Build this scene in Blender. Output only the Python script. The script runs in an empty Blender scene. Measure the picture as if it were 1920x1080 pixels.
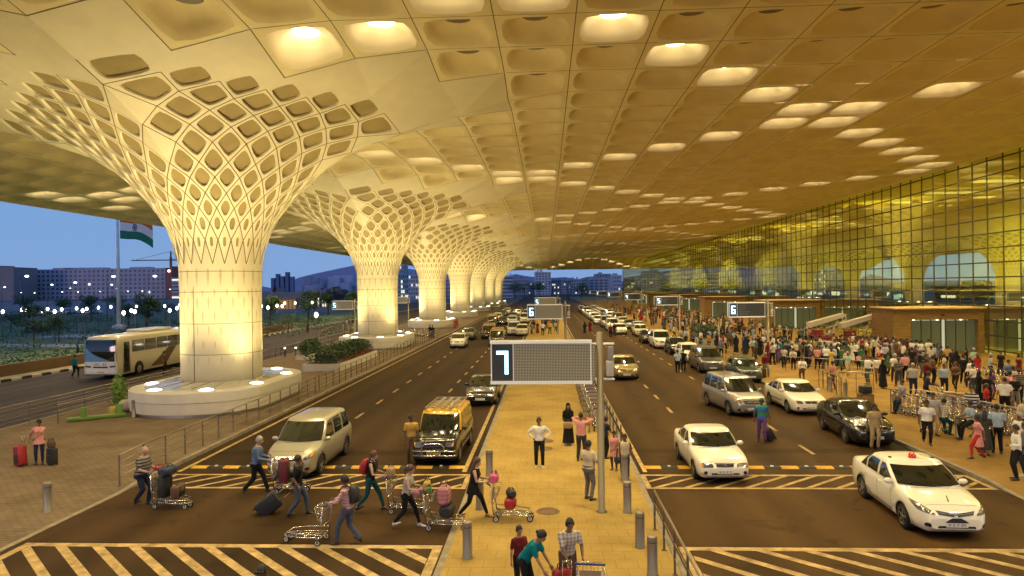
import bpy, bmesh, math, random
from mathutils import Vector, Matrix, Euler
from mathutils.bvhtree import BVHTree
rnd = random.Random(11)
sc = bpy.context.scene
COL = sc.collection
PI = math.pi
def V(*a): return Vector(a)

# ------------------------------------------------------------------ materials
MATS = {}
def mat(name, col=(.5, .5, .5), rough=.6, metal=0.0, emit=None, es=0.0, var=0.0, scale=8.0, bump=0.0, bscale=40.0,
        coat=0.0, spec=.5, detail=4.0, rvar=0.0, stretch=None, trans=0.0):
    if name in MATS: return MATS[name]
    m = bpy.data.materials.new(name); m.use_nodes = True
    nt = m.node_tree; N = nt.nodes; L = nt.links
    b = N['Principled BSDF']
    b.inputs['Base Color'].default_value = (*col, 1)
    b.inputs['Roughness'].default_value = rough
    b.inputs['Metallic'].default_value = metal
    b.inputs['Specular IOR Level'].default_value = spec
    b.inputs['Coat Weight'].default_value = coat
    b.inputs['Coat Roughness'].default_value = .05
    if trans: b.inputs['Transmission Weight'].default_value = trans
    if emit:
        b.inputs['Emission Color'].default_value = (*emit, 1); b.inputs['Emission Strength'].default_value = es
        m.cycles.emission_sampling = 'NONE'
    if var or bump or rvar:
        tc = N.new('ShaderNodeTexCoord'); src = tc.outputs['Object']
        if stretch:
            mp = N.new('ShaderNodeMapping'); mp.inputs['Scale'].default_value = stretch
            L.new(src, mp.inputs['Vector']); src = mp.outputs['Vector']
        n = N.new('ShaderNodeTexNoise'); n.inputs['Scale'].default_value = scale; n.inputs['Detail'].default_value = detail
        n.inputs['Roughness'].default_value = .6
        L.new(src, n.inputs['Vector'])
        if var:
            r = N.new('ShaderNodeValToRGB'); e = r.color_ramp.elements
            e[0].position = .3; e[1].position = .7
            e[0].color = (*[max(0, c*(1-var)) for c in col], 1); e[1].color = (*[min(1, c*(1+var)) for c in col], 1)
            L.new(n.outputs['Fac'], r.inputs['Fac']); L.new(r.outputs['Color'], b.inputs['Base Color'])
        if rvar:
            mr = N.new('ShaderNodeMapRange'); mr.inputs['To Min'].default_value = max(0, rough-rvar); mr.inputs['To Max'].default_value = min(1, rough+rvar)
            L.new(n.outputs['Fac'], mr.inputs['Value']); L.new(mr.outputs['Result'], b.inputs['Roughness'])
        if bump:
            n2 = N.new('ShaderNodeTexNoise'); n2.inputs['Scale'].default_value = bscale; n2.inputs['Detail'].default_value = 3
            L.new(src, n2.inputs['Vector'])
            bp = N.new('ShaderNodeBump'); bp.inputs['Strength'].default_value = bump; bp.inputs['Distance'].default_value = .02
            L.new(n2.outputs['Fac'], bp.inputs['Height']); L.new(bp.outputs['Normal'], b.inputs['Normal'])
    MATS[name] = m
    return m

# ------------------------------------------------------------------ mesh builder
class MB:
    def __init__(s): s.v = []; s.f = []; s.mi = []; s.sm = []; s.m = 0; s.smooth = False
    def vert(s, p): s.v.append((p[0], p[1], p[2])); return len(s.v)-1
    def face(s, idx, smooth=None):
        s.f.append(tuple(idx)); s.mi.append(s.m); s.sm.append(s.smooth if smooth is None else smooth)
    def poly(s, pts, smooth=None):
        s.face([s.vert(p) for p in pts], smooth)
    def box(s, c, d, rot=None, taper=1.0):
        hx, hy, hz = d[0]/2, d[1]/2, d[2]/2
        P = []
        for z in (-hz, hz):
            k = taper if z > 0 else 1
            for x, y in ((-hx*k, -hy*k), (hx*k, -hy*k), (hx*k, hy*k), (-hx*k, hy*k)): P.append(V(x, y, z))
        if rot is not None: P = [rot @ p for p in P]
        c = Vector(c); i = [s.vert(p+c) for p in P]
        for q in ((0, 3, 2, 1), (4, 5, 6, 7), (0, 1, 5, 4), (1, 2, 6, 5), (2, 3, 7, 6), (3, 0, 4, 7)): s.face([i[k] for k in q], False)
    def rbox(s, c, d, r, rot=None, n=3):
        # box with rounded vertical edges and softened top and bottom
        hx, hy, hz = d[0]/2, d[1]/2, d[2]/2
        rings = []
        def ring(ins, z):
            out = []
            rr = max(r-ins, .001)
            for cx, cy, a0 in ((hx-r, hy-r, 0), (-hx+r, hy-r, PI/2), (-hx+r, -hy+r, PI), (hx-r, -hy+r, 1.5*PI)):
                for k in range(n+1):
                    a = a0+PI/2*k/n
                    out.append(V(cx+rr*math.cos(a), cy+rr*math.sin(a), z))
            return out
        q = r*.7
        for ins, z in ((q, -hz), (q*.3, -hz+q*.3), (0, -hz+q), (0, hz-q), (q*.3, hz-q*.3), (q, hz)):
            R_ = ring(ins, z)
            if rot is not None: R_ = [rot @ p for p in R_]
            rings.append([p+Vector(c) for p in R_])
        s.loft(rings, True, True, True)
    def loft(s, rings, cap0=True, cap1=True, smooth=True, closed=True):
        ids = [[s.vert(p) for p in r] for r in rings]
        n = len(ids[0])
        for a, b in zip(ids[:-1], ids[1:]):
            for k in range(n if closed else n-1):
                k2 = (k+1) % n
                s.face((a[k], a[k2], b[k2], b[k]), smooth)
        if cap0: s.face(list(reversed(ids[0])), False)
        if cap1: s.face(ids[-1], False)
        return ids
    def cyl(s, p0, p1, r0, r1=None, n=12, caps=True, smooth=True):
        if r1 is None: r1 = r0
        p0 = Vector(p0); p1 = Vector(p1); d = (p1-p0)
        if d.length < 1e-6: return
        q = d.to_track_quat('Z', 'Y')
        rings = []
        for p, r in ((p0, r0), (p1, r1)):
            rings.append([p+q @ V(r*math.cos(2*PI*k/n), r*math.sin(2*PI*k/n), 0) for k in range(n)])
        s.loft(rings, caps, caps, smooth)
    def tube(s, path, r, n=8, caps=True, closed=False):
        path = [Vector(p) for p in path]
        rings = []
        m = len(path)
        prev = None
        for k, p in enumerate(path):
            if closed: t = path[(k+1) % m]-path[k-1]
            else: t = path[min(k+1, m-1)]-path[max(k-1, 0)]
            t.normalize()
            if prev is None:
                a = V(0, 0, 1) if abs(t.z) < .9 else V(1, 0, 0)
                u = t.cross(a).normalized()
            else:
                u = (prev - t*prev.dot(t)).normalized()
            prev = u; w = t.cross(u)
            rr = r[k] if isinstance(r, (list, tuple)) else r
            rings.append([p+u*(rr*math.cos(2*PI*j/n))+w*(rr*math.sin(2*PI*j/n)) for j in range(n)])
        if closed: rings.append(rings[0])
        s.loft(rings, caps and not closed, caps and not closed, True)
    def lathe(s, prof, c=(0, 0, 0), n=24, axis='Z', smooth=True, cap0=False, cap1=False):
        c = Vector(c); rings = []
        for r, z in prof:
            ring = []
            for k in range(n):
                a = 2*PI*k/n; x, y = r*math.cos(a), r*math.sin(a)
                p = V(x, y, z) if axis == 'Z' else (V(x, z, -y) if axis == 'Y' else V(z, x, y))
                ring.append(c+p)
            rings.append(ring)
        s.loft(rings, cap0, cap1, smooth)
    def ell(s, c, d, rot=None, n=14, m=8):
        c = Vector(c); rings = []
        for i in range(m+1):
            t = PI*i/m; z = -math.cos(t); q = max(math.sin(t), .02)
            ring = [V(d[0]*q*math.cos(2*PI*k/n), d[1]*q*math.sin(2*PI*k/n), d[2]*z) for k in range(n)]
            if rot is not None: ring = [rot @ p for p in ring]
            rings.append([p+c for p in ring])
        s.loft(rings, True, True, True)
    def prism(s, pts, z0, z1):
        n = len(pts)
        a = [s.vert((p[0], p[1], z0)) for p in pts]; b = [s.vert((p[0], p[1], z1)) for p in pts]
        for k in range(n): s.face((a[k], a[(k+1) % n], b[(k+1) % n], b[k]), False)
        s.face(list(reversed(a)), False); s.face(b, False)
    def slab(s, pts, t):
        # polygon of 3-D points given thickness vector t
        t = Vector(t); n = len(pts)
        a = [s.vert(p) for p in pts]; b = [s.vert(Vector(p)+t) for p in pts]
        for k in range(n): s.face((a[k], a[(k+1) % n], b[(k+1) % n], b[k]), False)
        s.face(list(reversed(a)), False); s.face(b, False)
    def add(s, o, M=None, m=None):
        b = len(s.v)
        for p in o.v:
            q = M @ Vector(p) if M is not None else p
            s.v.append((q[0], q[1], q[2]))
        for f, mi, sm in zip(o.f, o.mi, o.sm):
            s.f.append(tuple(i+b for i in f)); s.mi.append(mi if m is None else m); s.sm.append(sm)
    def mesh(s, name):
        me = bpy.data.meshes.new(name); me.from_pydata(s.v, [], s.f)
        me.polygons.foreach_set('material_index', s.mi); me.polygons.foreach_set('use_smooth', s.sm)
        me.update()
        return me
    def build(s, name, mats, parent=None, fix=False):
        me = s.mesh(name)
        if fix:
            bm = bmesh.new(); bm.from_mesh(me)
            bmesh.ops.recalc_face_normals(bm, faces=bm.faces); bm.to_mesh(me); bm.free()
        if not isinstance(mats, (list, tuple)): mats = [mats]
        for m in mats: me.materials.append(m)
        o = bpy.data.objects.new(name, me); COL.objects.link(o)
        if parent is not None: o.parent = parent
        return o

def tag(o, label=None, cat=None, group=None, kind=None):
    if label: o['label'] = label
    if cat: o['category'] = cat
    if group: o['group'] = group
    if kind: o['kind'] = kind
    return o
def thing(name, label, cat, loc=(0, 0, 0), rz=0.0, group=None):
    o = bpy.data.objects.new(name, None); COL.objects.link(o)
    o.empty_display_size = .2
    o.location = loc; o.rotation_euler = (0, 0, rz)
    return tag(o, label, cat, group)
def kids(o): return KIDS.get(o.name, [])
def copy_tree(o, parent=None):
    c = o.copy(); COL.objects.link(c)
    if parent is not None: c.parent = parent
    for ch in list(o.children): copy_tree(ch, c)
    return c
def dup(o, loc=None, rz=None, label=None, group=None):
    c = copy_tree(o)
    if loc is not None: c.location = loc
    if rz is not None: c.rotation_euler = (0, 0, rz)
    if label: c['label'] = label
    if group: c['group'] = group
    return c
def objmats(o, mats):
    for k, m in enumerate(mats):
        if m is not None and k < len(o.material_slots):
            o.material_slots[k].link = 'OBJECT'; o.material_slots[k].material = m
def lerp(a, b, t): return a+(b-a)*t
def sstep(t): t = min(1, max(0, t)); return t*t*(3-2*t)
def interp(tab, x):
    if x <= tab[0][0]: return tab[0][1]
    for (a, b), (c, d) in zip(tab[:-1], tab[1:]):
        if x <= c: return b+(d-b)*(x-a)/(c-a)
    return tab[-1][1]
def evaluated(o):
    dg = bpy.context.evaluated_depsgraph_get(); dg.update()
    return bpy.data.meshes.new_from_object(o.evaluated_get(dg))
# ------------------------------------------------------------------ lettering as mesh strokes on a 5x7 dot matrix
GLYPH = {
 '0': "01110 10001 10011 10101 11001 10001 01110", '1': "00100 01100 00100 00100 00100 00100 01110", '2': "01110 10001 00001 00110 01000 10000 11111",
 '3': "11110 00001 00001 01110 00001 00001 11110", '4': "00010 00110 01010 10010 11111 00010 00010", '5': "11111 10000 11110 00001 00001 10001 01110",
 '6': "01110 10000 10000 11110 10001 10001 01110", '7': "11111 00001 00010 00100 01000 01000 01000", '8': "01110 10001 10001 01110 10001 10001 01110",
 '9': "01110 10001 10001 01111 00001 00001 01110", 'A': "01110 10001 10001 11111 10001 10001 10001", 'H': "10001 10001 10001 11111 10001 10001 10001",
 'I': "01110 00100 00100 00100 00100 00100 01110", 'M': "10001 11011 10101 10101 10001 10001 10001", 'S': "01111 10000 10000 01110 00001 00001 11110", ' ': "00000 00000 00000 00000 00000 00000 00000",
 'P': "11110 10001 10001 11110 10000 10000 10000", 'X': "10001 01010 00100 00100 00100 01010 10001", 'R': "11110 10001 10001 11110 10100 10010 10001",
}
def text_mb(txt, w_, h_, bold=.9):
    """flat lettering in the XY plane, centred, facing +Z"""
    b = MB(); n = len(txt); cw = w_/(n*6-1); ch = h_/7
    for k, c in enumerate(txt):
        g = GLYPH.get(c, GLYPH[' ']).split()
        for r in range(7):
            q = 0
            while q < 5:
                if g[r][q] == '1':
                    e = q
                    while e < 5 and g[r][e] == '1': e += 1
                    x0 = -w_/2+(k*6+q)*cw; x1 = -w_/2+(k*6+e)*cw; y1 = h_/2-r*ch; y0 = y1-ch
                    b.poly([(x0, y0, 0), (x1, y0, 0), (x1, y1, 0), (x0, y1, 0)]); q = e
                else: q += 1
    return b
# ------------------------------------------------------------------ camera, world, sun
H_CAM = 6.3
YAW = math.atan(64/1300.0)
cam = bpy.data.cameras.new('camera'); cam.sensor_width = 36; cam.lens = 1300/1920*36; cam.clip_end = 9000; cam.clip_start = .1
co = bpy.data.objects.new('camera', cam); COL.objects.link(co)
co.matrix_world = Matrix.Translation((0, 0, H_CAM)) @ Matrix.Rotation(YAW, 4, 'Z') @ Matrix.Rotation(math.radians(90-.053), 4, 'X') @ Matrix.Rotation(-.012, 4, 'Z')
sc.camera = co
w = bpy.data.worlds.new('World'); sc.world = w; w.use_nodes = True
nt = w.node_tree; N = nt.nodes; L = nt.links
bg = N['Background']
sky = N.new('ShaderNodeTexSky'); sky.sky_type = 'NISHITA'; sky.sun_disc = False
sky.sun_elevation = math.radians(2.0); sky.sun_rotation = math.radians(204); sky.ozone_density = 4.0; sky.air_density = 1.2; sky.dust_density = .6
hs = N.new('ShaderNodeMix'); hs.data_type = 'RGBA'; hs.blend_type = 'MIX'; hs.inputs['Factor'].default_value = .88
tc = N.new('ShaderNodeTexCoord'); sx = N.new('ShaderNodeSeparateXYZ'); L.new(tc.outputs['Generated'], sx.inputs[0])
rp = N.new('ShaderNodeValToRGB'); e = rp.color_ramp.elements
e[0].position = 0.0; e[0].color = (3.0, 5.0, 9.0, 1)
e[1].position = .30; e[1].color = (1.55, 3.2, 7.8, 1)
x_ = rp.color_ramp.elements.new(.10); x_.color = (2.6, 4.9, 9.1, 1)
L.new(sx.outputs['Z'], rp.inputs['Fac'])
L.new(sky.outputs['Color'], hs.inputs['A']); L.new(rp.outputs['Color'], hs.inputs['B'])
L.new(hs.outputs['Result'], bg.inputs['Color']); bg.inputs['Strength'].default_value = .085
sun = bpy.data.lights.new('sun', 'SUN'); sun.energy = .4; sun.angle = math.radians(14); sun.color = (1, .74, .70)
so = bpy.data.objects.new('sun', sun); COL.objects.link(so)
so.rotation_euler = (math.radians(86), 0, math.radians(-24))
sc.view_settings.view_transform = 'Standard'; sc.view_settings.look = 'None'; sc.view_settings.exposure = 0; sc.view_settings.gamma = 1
cy = sc.cycles
cy.use_denoising = True; cy.use_adaptive_sampling = True; cy.adaptive_threshold = .02
cy.max_bounces = 4; cy.diffuse_bounces = 2; cy.glossy_bounces = 2; cy.transmission_bounces = 4; cy.transparent_max_bounces = 8
cy.sample_clamp_indirect = 4.0; cy.caustics_reflective = False; cy.caustics_refractive = False
cy.use_light_tree = False
# ------------------------------------------------------------------ ground, roads, pavements (heights: crossing zone almost flush)
def gz(x, y):
    h = lerp(.02, .13, sstep((y-20.9)/1.6))
    if -13.35 < x < -2.55 or 3.0 < x < 13.65: return 0.0
    if x < -24.9: return 0.0
    return h
M_asph = None
def asphalt(name, col, warm=0):
    m = bpy.data.materials.new(name); m.use_nodes = True
    nt = m.node_tree; N = nt.nodes; L = nt.links; b = N['Principled BSDF']
    tc = N.new('ShaderNodeTexCoord')
    a = N.new('ShaderNodeTexNoise'); a.inputs['Scale'].default_value = .35; a.inputs['Detail'].default_value = 6
    mp = N.new('ShaderNodeMapping'); mp.inputs['Scale'].default_value = (1.0, .16, 1); L.new(tc.outputs['Object'], mp.inputs['Vector'])
    L.new(mp.outputs['Vector'], a.inputs['Vector'])
    f = N.new('ShaderNodeTexNoise'); f.inputs['Scale'].default_value = 45; f.inputs['Detail'].default_value = 3; L.new(tc.outputs['Object'], f.inputs['Vector'])
    r = N.new('ShaderNodeValToRGB'); e = r.color_ramp.elements
    e[0].position = .32; e[1].position = .72
    e[0].color = (*[c*.60 for c in col], 1); e[1].color = (*[c*1.42 for c in col], 1)
    L.new(a.outputs['Fac'], r.inputs['Fac'])
    mx = N.new('ShaderNodeMix'); mx.data_type = 'RGBA'; mx.blend_type = 'MULTIPLY'; mx.inputs['Factor'].default_value = .5
    r2 = N.new('ShaderNodeValToRGB'); e = r2.color_ramp.elements; e[0].position = .35; e[1].position = .65; e[0].color = (.45, .45, .45, 1); e[1].color = (1, 1, 1, 1)
    L.new(f.outputs['Fac'], r2.inputs['Fac']); L.new(r.outputs['Color'], mx.inputs['A']); L.new(r2.outputs['Color'], mx.inputs['B'])
    st = N.new('ShaderNodeTexNoise'); st.inputs['Scale'].default_value = .8; st.inputs['Detail'].default_value = 4; st.inputs['Distortion'].default_value = 1.2; L.new(tc.outputs['Object'], st.inputs['Vector'])
    r3 = N.new('ShaderNodeValToRGB'); e = r3.color_ramp.elements; e[0].position = .60; e[1].position = .72; e[0].color = (1, 1, 1, 1); e[1].color = (.62, .6, .58, 1); L.new(st.outputs['Fac'], r3.inputs['Fac'])
    # wheel tracks along the lanes
    sp_ = N.new('ShaderNodeSeparateXYZ'); L.new(tc.outputs['Object'], sp_.inputs[0])
    wv = N.new('ShaderNodeMath'); wv.operation = 'MULTIPLY'; wv.inputs[1].default_value = 2*PI/1.75; L.new(sp_.outputs['X'], wv.inputs[0])
    sn = N.new('ShaderNodeMath'); sn.operation = 'SINE'; L.new(wv.outputs[0], sn.inputs[0])
    r4 = N.new('ShaderNodeMapRange'); r4.inputs['From Min'].default_value = -1; r4.inputs['To Min'].default_value = .84; r4.inputs['To Max'].default_value = 1.1; L.new(sn.outputs[0], r4.inputs['Value'])
    m2 = N.new('ShaderNodeMix'); m2.data_type = 'RGBA'; m2.blend_type = 'MULTIPLY'; m2.inputs['Factor'].default_value = 1; L.new(mx.outputs['Result'], m2.inputs['A']); L.new(r3.outputs['Color'], m2.inputs['B'])
    m3 = N.new('ShaderNodeMix'); m3.data_type = 'RGBA'; m3.blend_type = 'MULTIPLY'; m3.inputs['Factor'].default_value = 1; L.new(m2.outputs['Result'], m3.inputs['A']); L.new(r4.outputs['Result'], m3.inputs['B'])
    L.new(m3.outputs['Result'], b.inputs['Base Color'])
    b.inputs['Specular IOR Level'].default_value = .07
    mr = N.new('ShaderNodeMapRange'); mr.inputs['To Min'].default_value = .55; mr.inputs['To Max'].default_value = .85
    L.new(a.outputs['Fac'], mr.inputs['Value']); L.new(mr.outputs['Result'], b.inputs['Roughness'])
    bp = N.new('ShaderNodeBump'); bp.inputs['Strength'].default_value = .25; bp.inputs['Distance'].default_value = .01
    L.new(f.outputs['Fac'], bp.inputs['Height']); L.new(bp.outputs['Normal'], b.inputs['Normal'])
    return m
def paving(name, c1, c2, mortar, sx=.6, sy=.3, dirt=.35, rough=.6):
    m = bpy.data.materials.new(name); m.use_nodes = True
    nt = m.node_tree; N = nt.nodes; L = nt.links; b = N['Principled BSDF']
    tc = N.new('ShaderNodeTexCoord')
    br = N.new('ShaderNodeTexBrick'); br.offset = .5
    br.inputs['Color1'].default_value = (*c1, 1); br.inputs['Color2'].default_value = (*c2, 1); br.inputs['Mortar'].default_value = (*mortar, 1)
    br.inputs['Scale'].default_value = 1.0; br.inputs['Mortar Size'].default_value = .012; br.inputs['Brick Width'].default_value = sx; br.inputs['Row Height'].default_value = sy
    br.inputs['Bias'].default_value = -.2
    L.new(tc.outputs['Object'], br.inputs['Vector'])
    n = N.new('ShaderNodeTexNoise'); n.inputs['Scale'].default_value = .55; n.inputs['Detail'].default_value = 7; n.inputs['Roughness'].default_value = .65
    L.new(tc.outputs['Object'], n.inputs['Vector'])
    r = N.new('ShaderNodeValToRGB'); e = r.color_ramp.elements; e[0].position = .3; e[1].position = .65
    e[0].color = (1-dirt, 1-dirt*1.05, 1-dirt*1.1, 1); e[1].color = (1, 1, 1, 1)
    L.new(n.outputs['Fac'], r.inputs['Fac'])
    mx = N.new('ShaderNodeMix'); mx.data_type = 'RGBA'; mx.blend_type = 'MULTIPLY'; mx.inputs['Factor'].default_value = 1
    L.new(br.outputs['Color'], mx.inputs['A']); L.new(r.outputs['Color'], mx.inputs['B']); L.new(mx.outputs['Result'], b.inputs['Base Color'])
    b.inputs['Roughness'].default_value = .85; b.inputs['Specular IOR Level'].default_value = .08
    bp = N.new('ShaderNodeBump'); bp.inputs['Strength'].default_value = .3; bp.inputs['Distance'].default_value = .01; bp.invert = True
    L.new(br.outputs['Fac'], bp.inputs['Height']); L.new(bp.outputs['Normal'], b.inputs['Normal'])
    return m
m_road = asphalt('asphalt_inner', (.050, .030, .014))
m_roadr = asphalt('asphalt_terminal', (.080, .046, .017))  # lighter copy of the asphalt: stronger light on this side put into the colour
m_road2 = asphalt('asphalt_outer', (.075, .06, .055))
m_cross = asphalt('crossing_asphalt', (.062, .035, .014))
m_crossr = asphalt('crossing_asphalt_terminal', (.090, .049, .017))  # crossing tone raised too, for the brighter light painted into this road
m_ground = mat('ground_soil', (.05, .05, .04), .95, var=.4, scale=.05)
m_pav = paving('median_paving', (.40, .275, .085), (.375, .258, .08), (.32, .215, .065), .5, .5, .34)
m_plaza = paving('plaza_paving', (.22, .165, .11), (.19, .14, .09), (.12, .09, .06), .3, .15, .4)
m_side = paving('sidewalk_paving', (.32, .195, .06), (.29, .175, .054), (.24, .145, .044), .6, .6, .35)
m_kerb = mat('kerb_concrete', (.23, .19, .13), .8, var=.3, scale=3)
m_paint = mat('road_paint', (.40, .28, .125), .8, spec=.15, var=.5, scale=3.2, detail=8)
m_yel = mat('yellow_paint', (.55, .30, .02), .6, var=.35, scale=5)
m_blk = mat('black_rubber', (.02, .018, .015), .7)
YEND = 420
def sheet(name, x0, x1, y0, y1, z, m, nx=1, ny=1):
    b = MB()
    for i in range(nx):
        for j in range(ny):
            xa, xb = lerp(x0, x1, i/nx), lerp(x0, x1, (i+1)/nx); ya, yb = lerp(y0, y1, j/ny), lerp(y0, y1, (j+1)/ny)
            b.poly([(xa, ya, z), (xb, ya, z), (xb, yb, z), (xa, yb, z)])
    return tag(b.build(name, m), kind='structure')
sheet('ground', -6000, 6000, -1500, 9000, -.06, m_ground)
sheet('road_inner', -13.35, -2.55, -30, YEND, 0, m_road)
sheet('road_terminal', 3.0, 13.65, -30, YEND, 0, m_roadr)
sheet('road_outer', -38.5, -24.9, -60, YEND, 0, m_road2)
sheet('road_crossing', -13.3, -2.55, 16.95, 21.5, .004, m_cross)
sheet('road_crossing', 3.0, 13.6, 16.95, 21.5, .004, m_crossr)
sheet('road_end', -13.35, 40, YEND, YEND+160, 0.0, m_road)
def pavement(name, x0, x1, y0, y1, m, kl=True, kr=True):
    ys = [y0, 20.9, 21.4, 22.0, 22.5, y1]
    b = MB(); kw = .16
    for ya, yb in zip(ys[:-1], ys[1:]):
        za, zb = lerp(.02, .13, sstep((ya-20.9)/1.6)), lerp(.02, .13, sstep((yb-20.9)/1.6))
        xa = x0+(kw if kl else 0); xb = x1-(kw if kr else 0)
        b.m = 0
        b.poly([(xa, ya, za), (xb, ya, za), (xb, yb, zb), (xa, yb, zb)])
        b.m = 1
        for on, xo, xi in ((kl, x0, xa), (kr, x1, xb)):
            if not on: continue
            lo = [(xo, ya, -.05), (xo, yb, -.05), (xo, yb, zb), (xo, ya, za)]
            hi = [(xo, ya, za), (xo, yb, zb), (xi, yb, zb), (xi, ya, za)]
            if xo > xi: lo.reverse(); hi.reverse()
            b.poly(hi if False else hi); b.poly(lo)
    return tag(b.build(name, [m, m_kerb], fix=False), kind='structure')
pavement('median_pavement', -2.55, 3.0, -30, YEND, m_pav)
pavement('plaza_pavement', -24.9, -13.35, -60, YEND, m_plaza)
pavement('terminal_pavement', 13.65, 60, -30, YEND, m_side, True, False)
sheet('road_patch', -13.2, -2.6, 26.0, 26.7, .004, asphalt('asphalt_patch', (.035, .021, .01)))
sheet('road_patch', 3.05, 13.6, 26.3, 27.0, .004, asphalt('asphalt_patch_terminal', (.060, .034, .012)))  # patch kept paler to follow the light painted into the terminal road
# painted lines
pl = MB(); z = .008
def strip(b, x0, y0, x1, y1, wd, z):
    d = V(x1-x0, y1-y0, 0).normalized(); n = V(-d.y, d.x, 0)*wd/2
    b.poly([(x0-n.x, y0-n.y, z), (x0+n.x, y0+n.y, z), (x1+n.x, y1+n.y, z), (x1-n.x, y1-n.y, z)][::-1])
def rect(b, x0, x1, y0, y1, z): b.poly([(x0, y0, z), (x1, y0, z), (x1, y1, z), (x0, y1, z)])
for X in (-9.35, -5.95, 6.15, 9.8):
    y = 26.1 if X > 0 else 29.2
    if X == 6.15: y = 34.6
    while y < 330:
        rect(pl, X-.07, X+.07, y, y+1.5, z); y += 4.15
for X0, X1 in ((-12.95, -12.80), (-2.95, -2.80), (3.2, 3.34)):
    rect(pl, X0, X1, 23.6, 330, z)
tag(pl.build('lane_markings', m_paint), kind='structure')
zb = MB()
def hatch(b, x0, x1, y0, y1, step, lean, wd, x_first, bw=.22, right_end=True, left_end=True):
    rect(b, x0, x1, y1-bw, y1, z); 
    rect(b, x0, x1, y0, y0+bw, z)
    if left_end: rect(b, x0, x0+bw, y0+bw, y1-bw, z)
    if right_end: rect(b, x1-bw, x1, y0+bw, y1-bw, z)
    xx = x_first
    ya, yb = y0+bw, y1-bw
    xl, xr = x0+bw+.02, x1-bw-.02
    while xx < x1+8:
        # parallelogram from (xx, yb) to (xx+lean, ya), clipped in x
        pts = [(xx, yb), (xx+wd, yb), (xx+wd+lean, ya), (xx+lean, ya)]
        for lim, sg in ((xl, 1), (xr, -1)):
            out = []
            for k in range(len(pts)):
                p, q = pts[k], pts[(k+1) % len(pts)]
                ip, iq = (p[0]-lim)*sg >= 0, (q[0]-lim)*sg >= 0
                if ip: out.append(p)
                if ip != iq:
                    t = (lim-p[0])/(q[0]-p[0]); out.append((lim, p[1]+(q[1]-p[1])*t))
            pts = out
            if not pts: break
        if len(pts) >= 3: b.poly([(p[0], p[1], z) for p in reversed(pts)])
        xx += step
hatch(zb, -13.15, -2.6, 11.6, 16.85, .94, 5.0, .31, -22.6, .22)
hatch(zb, 3.1, 13.6, 11.6, 16.85, 1.09, 5.2, .30, -8.2, .22)
hatch(zb, -12.85, -2.6, 21.6, 23.3, .92, -1.3, .20, -12.0, .15)
hatch(zb, 3.05, 13.6, 21.65, 23.3, .93, -1.6, .21, 3.0, .16)
tag(zb.build('hatch_markings', m_paint), kind='structure')
# speed humps of yellow and black blocks
for nm, xa, xb in (('inner road', -12.7, -2.9), ('terminal road', 3.3, 13.2)):
    root = thing('speed_hump', 'low yellow and black block speed hump across the %s' % nm, 'speed hump', ((xa+xb)/2, 24.2, 0))
    n = int((xb-xa)/.56); w2 = (xb-xa)/n/2*.97
    b = MB(); b.loft([[V(q*w2, -.17, .004), V(q*w2, -.1, .045), V(q*w2, .1, .045), V(q*w2, .17, .004)] for q in (-1, 1)], True, True, False)
    c = MB(); c.add(b); c.m = 1; c.box((0, 0, .06), (.09, .1, .03))
    yb_ = b.build('yellow_block', m_yel, root, True); kb_ = c.build('black_block', [m_blk, mat('stud_white', (.7, .68, .6), .4)], root, True)
    for k in range(n):
        src = yb_ if k % 2 == 0 else kb_
        o = src if k < 2 else src.copy()
        if k >= 2: COL.objects.link(o)
        o.location = (xa+(k+.5)*(xb-xa)/n-(xa+xb)/2, 0, 0)

for k, (x, y) in enumerate(((-.02, 19.4), (-.1, 27.8), (-.15, 26.5))):
    b = MB(); b.lathe([(.33, 0), (.33, .006), (.30, .006), (.30, .002), (.01, .002)], n=24, cap1=True)
    o = b.build('manhole_cover', mat('cast_iron', (.14, .085, .03), .7, var=.3, scale=20)); o.location = (x, y, gz(x, y)+.004)
    tag(o, ['round manhole cover in the median left of the sign pole', 'round manhole cover at the feet of the woman in black', 'round manhole cover just behind the white shirted man'][k], 'manhole cover')
# ------------------------------------------------------------------ coffered roof and flared columns
CX, CY0, SP = -18.2, 38.05, 36.1
LX, LY, ZC = 3.25, 3.61, 17.0
NCOL = 7
GLX = 38.0
m_ceil = mat('ceiling_panel', (.88, .76, .43), .75, var=.06, scale=.4)
m_ceil_in = mat('coffer_inside', (.84, .71, .39), .8, var=.08, scale=.5)
m_seam = mat('panel_joint', (.16, .12, .06), .9)
m_disc = mat('unlit_lens', (.16, .13, .09), .5)
m_rim = mat('lens_rim', (.05, .04, .03), .6)
m_lit = mat('lit_lens', (1, .9, .7), .5, emit=(1, .83, .5), es=30.0)
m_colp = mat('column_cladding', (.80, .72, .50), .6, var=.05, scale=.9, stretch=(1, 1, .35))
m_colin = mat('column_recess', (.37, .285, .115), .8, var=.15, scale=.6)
m_notch_shade = mat('column_notch_shade', (.60, .51, .31), .8)  # flat inlays; the recess shade of the notches is put into this colour
PROF = [(2.15, 7.0), (2.2, 7.6), (2.3, 8.5), (2.45, 9.1), (2.65, 9.7), (2.9, 10.2), (3.35, 10.8), (3.95, 11.45), (4.75, 12.2), (5.8, 13.0), (7.2, 13.8), (9.0, 14.5), (11.2, 15.2), (13.5, 15.85), (16.0, 16.5), (18.1, 16.92), (20.5, 17.0)]
def xy_z(x, y):
    # height of the flare: round near the shaft, following the square grid farther out
    r = math.hypot(x, y); t = sstep((r-3.5)/6.0)
    return interp(PROF, lerp(r, abs(x)+abs(y), t))
def edge_drop(X, Y):
    d = 0
    if X < -30: d += 2.0*sstep((-30-X)/20.7)
    if Y > 262: d += 3.7*sstep((Y-262)/23)
    return d
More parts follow.
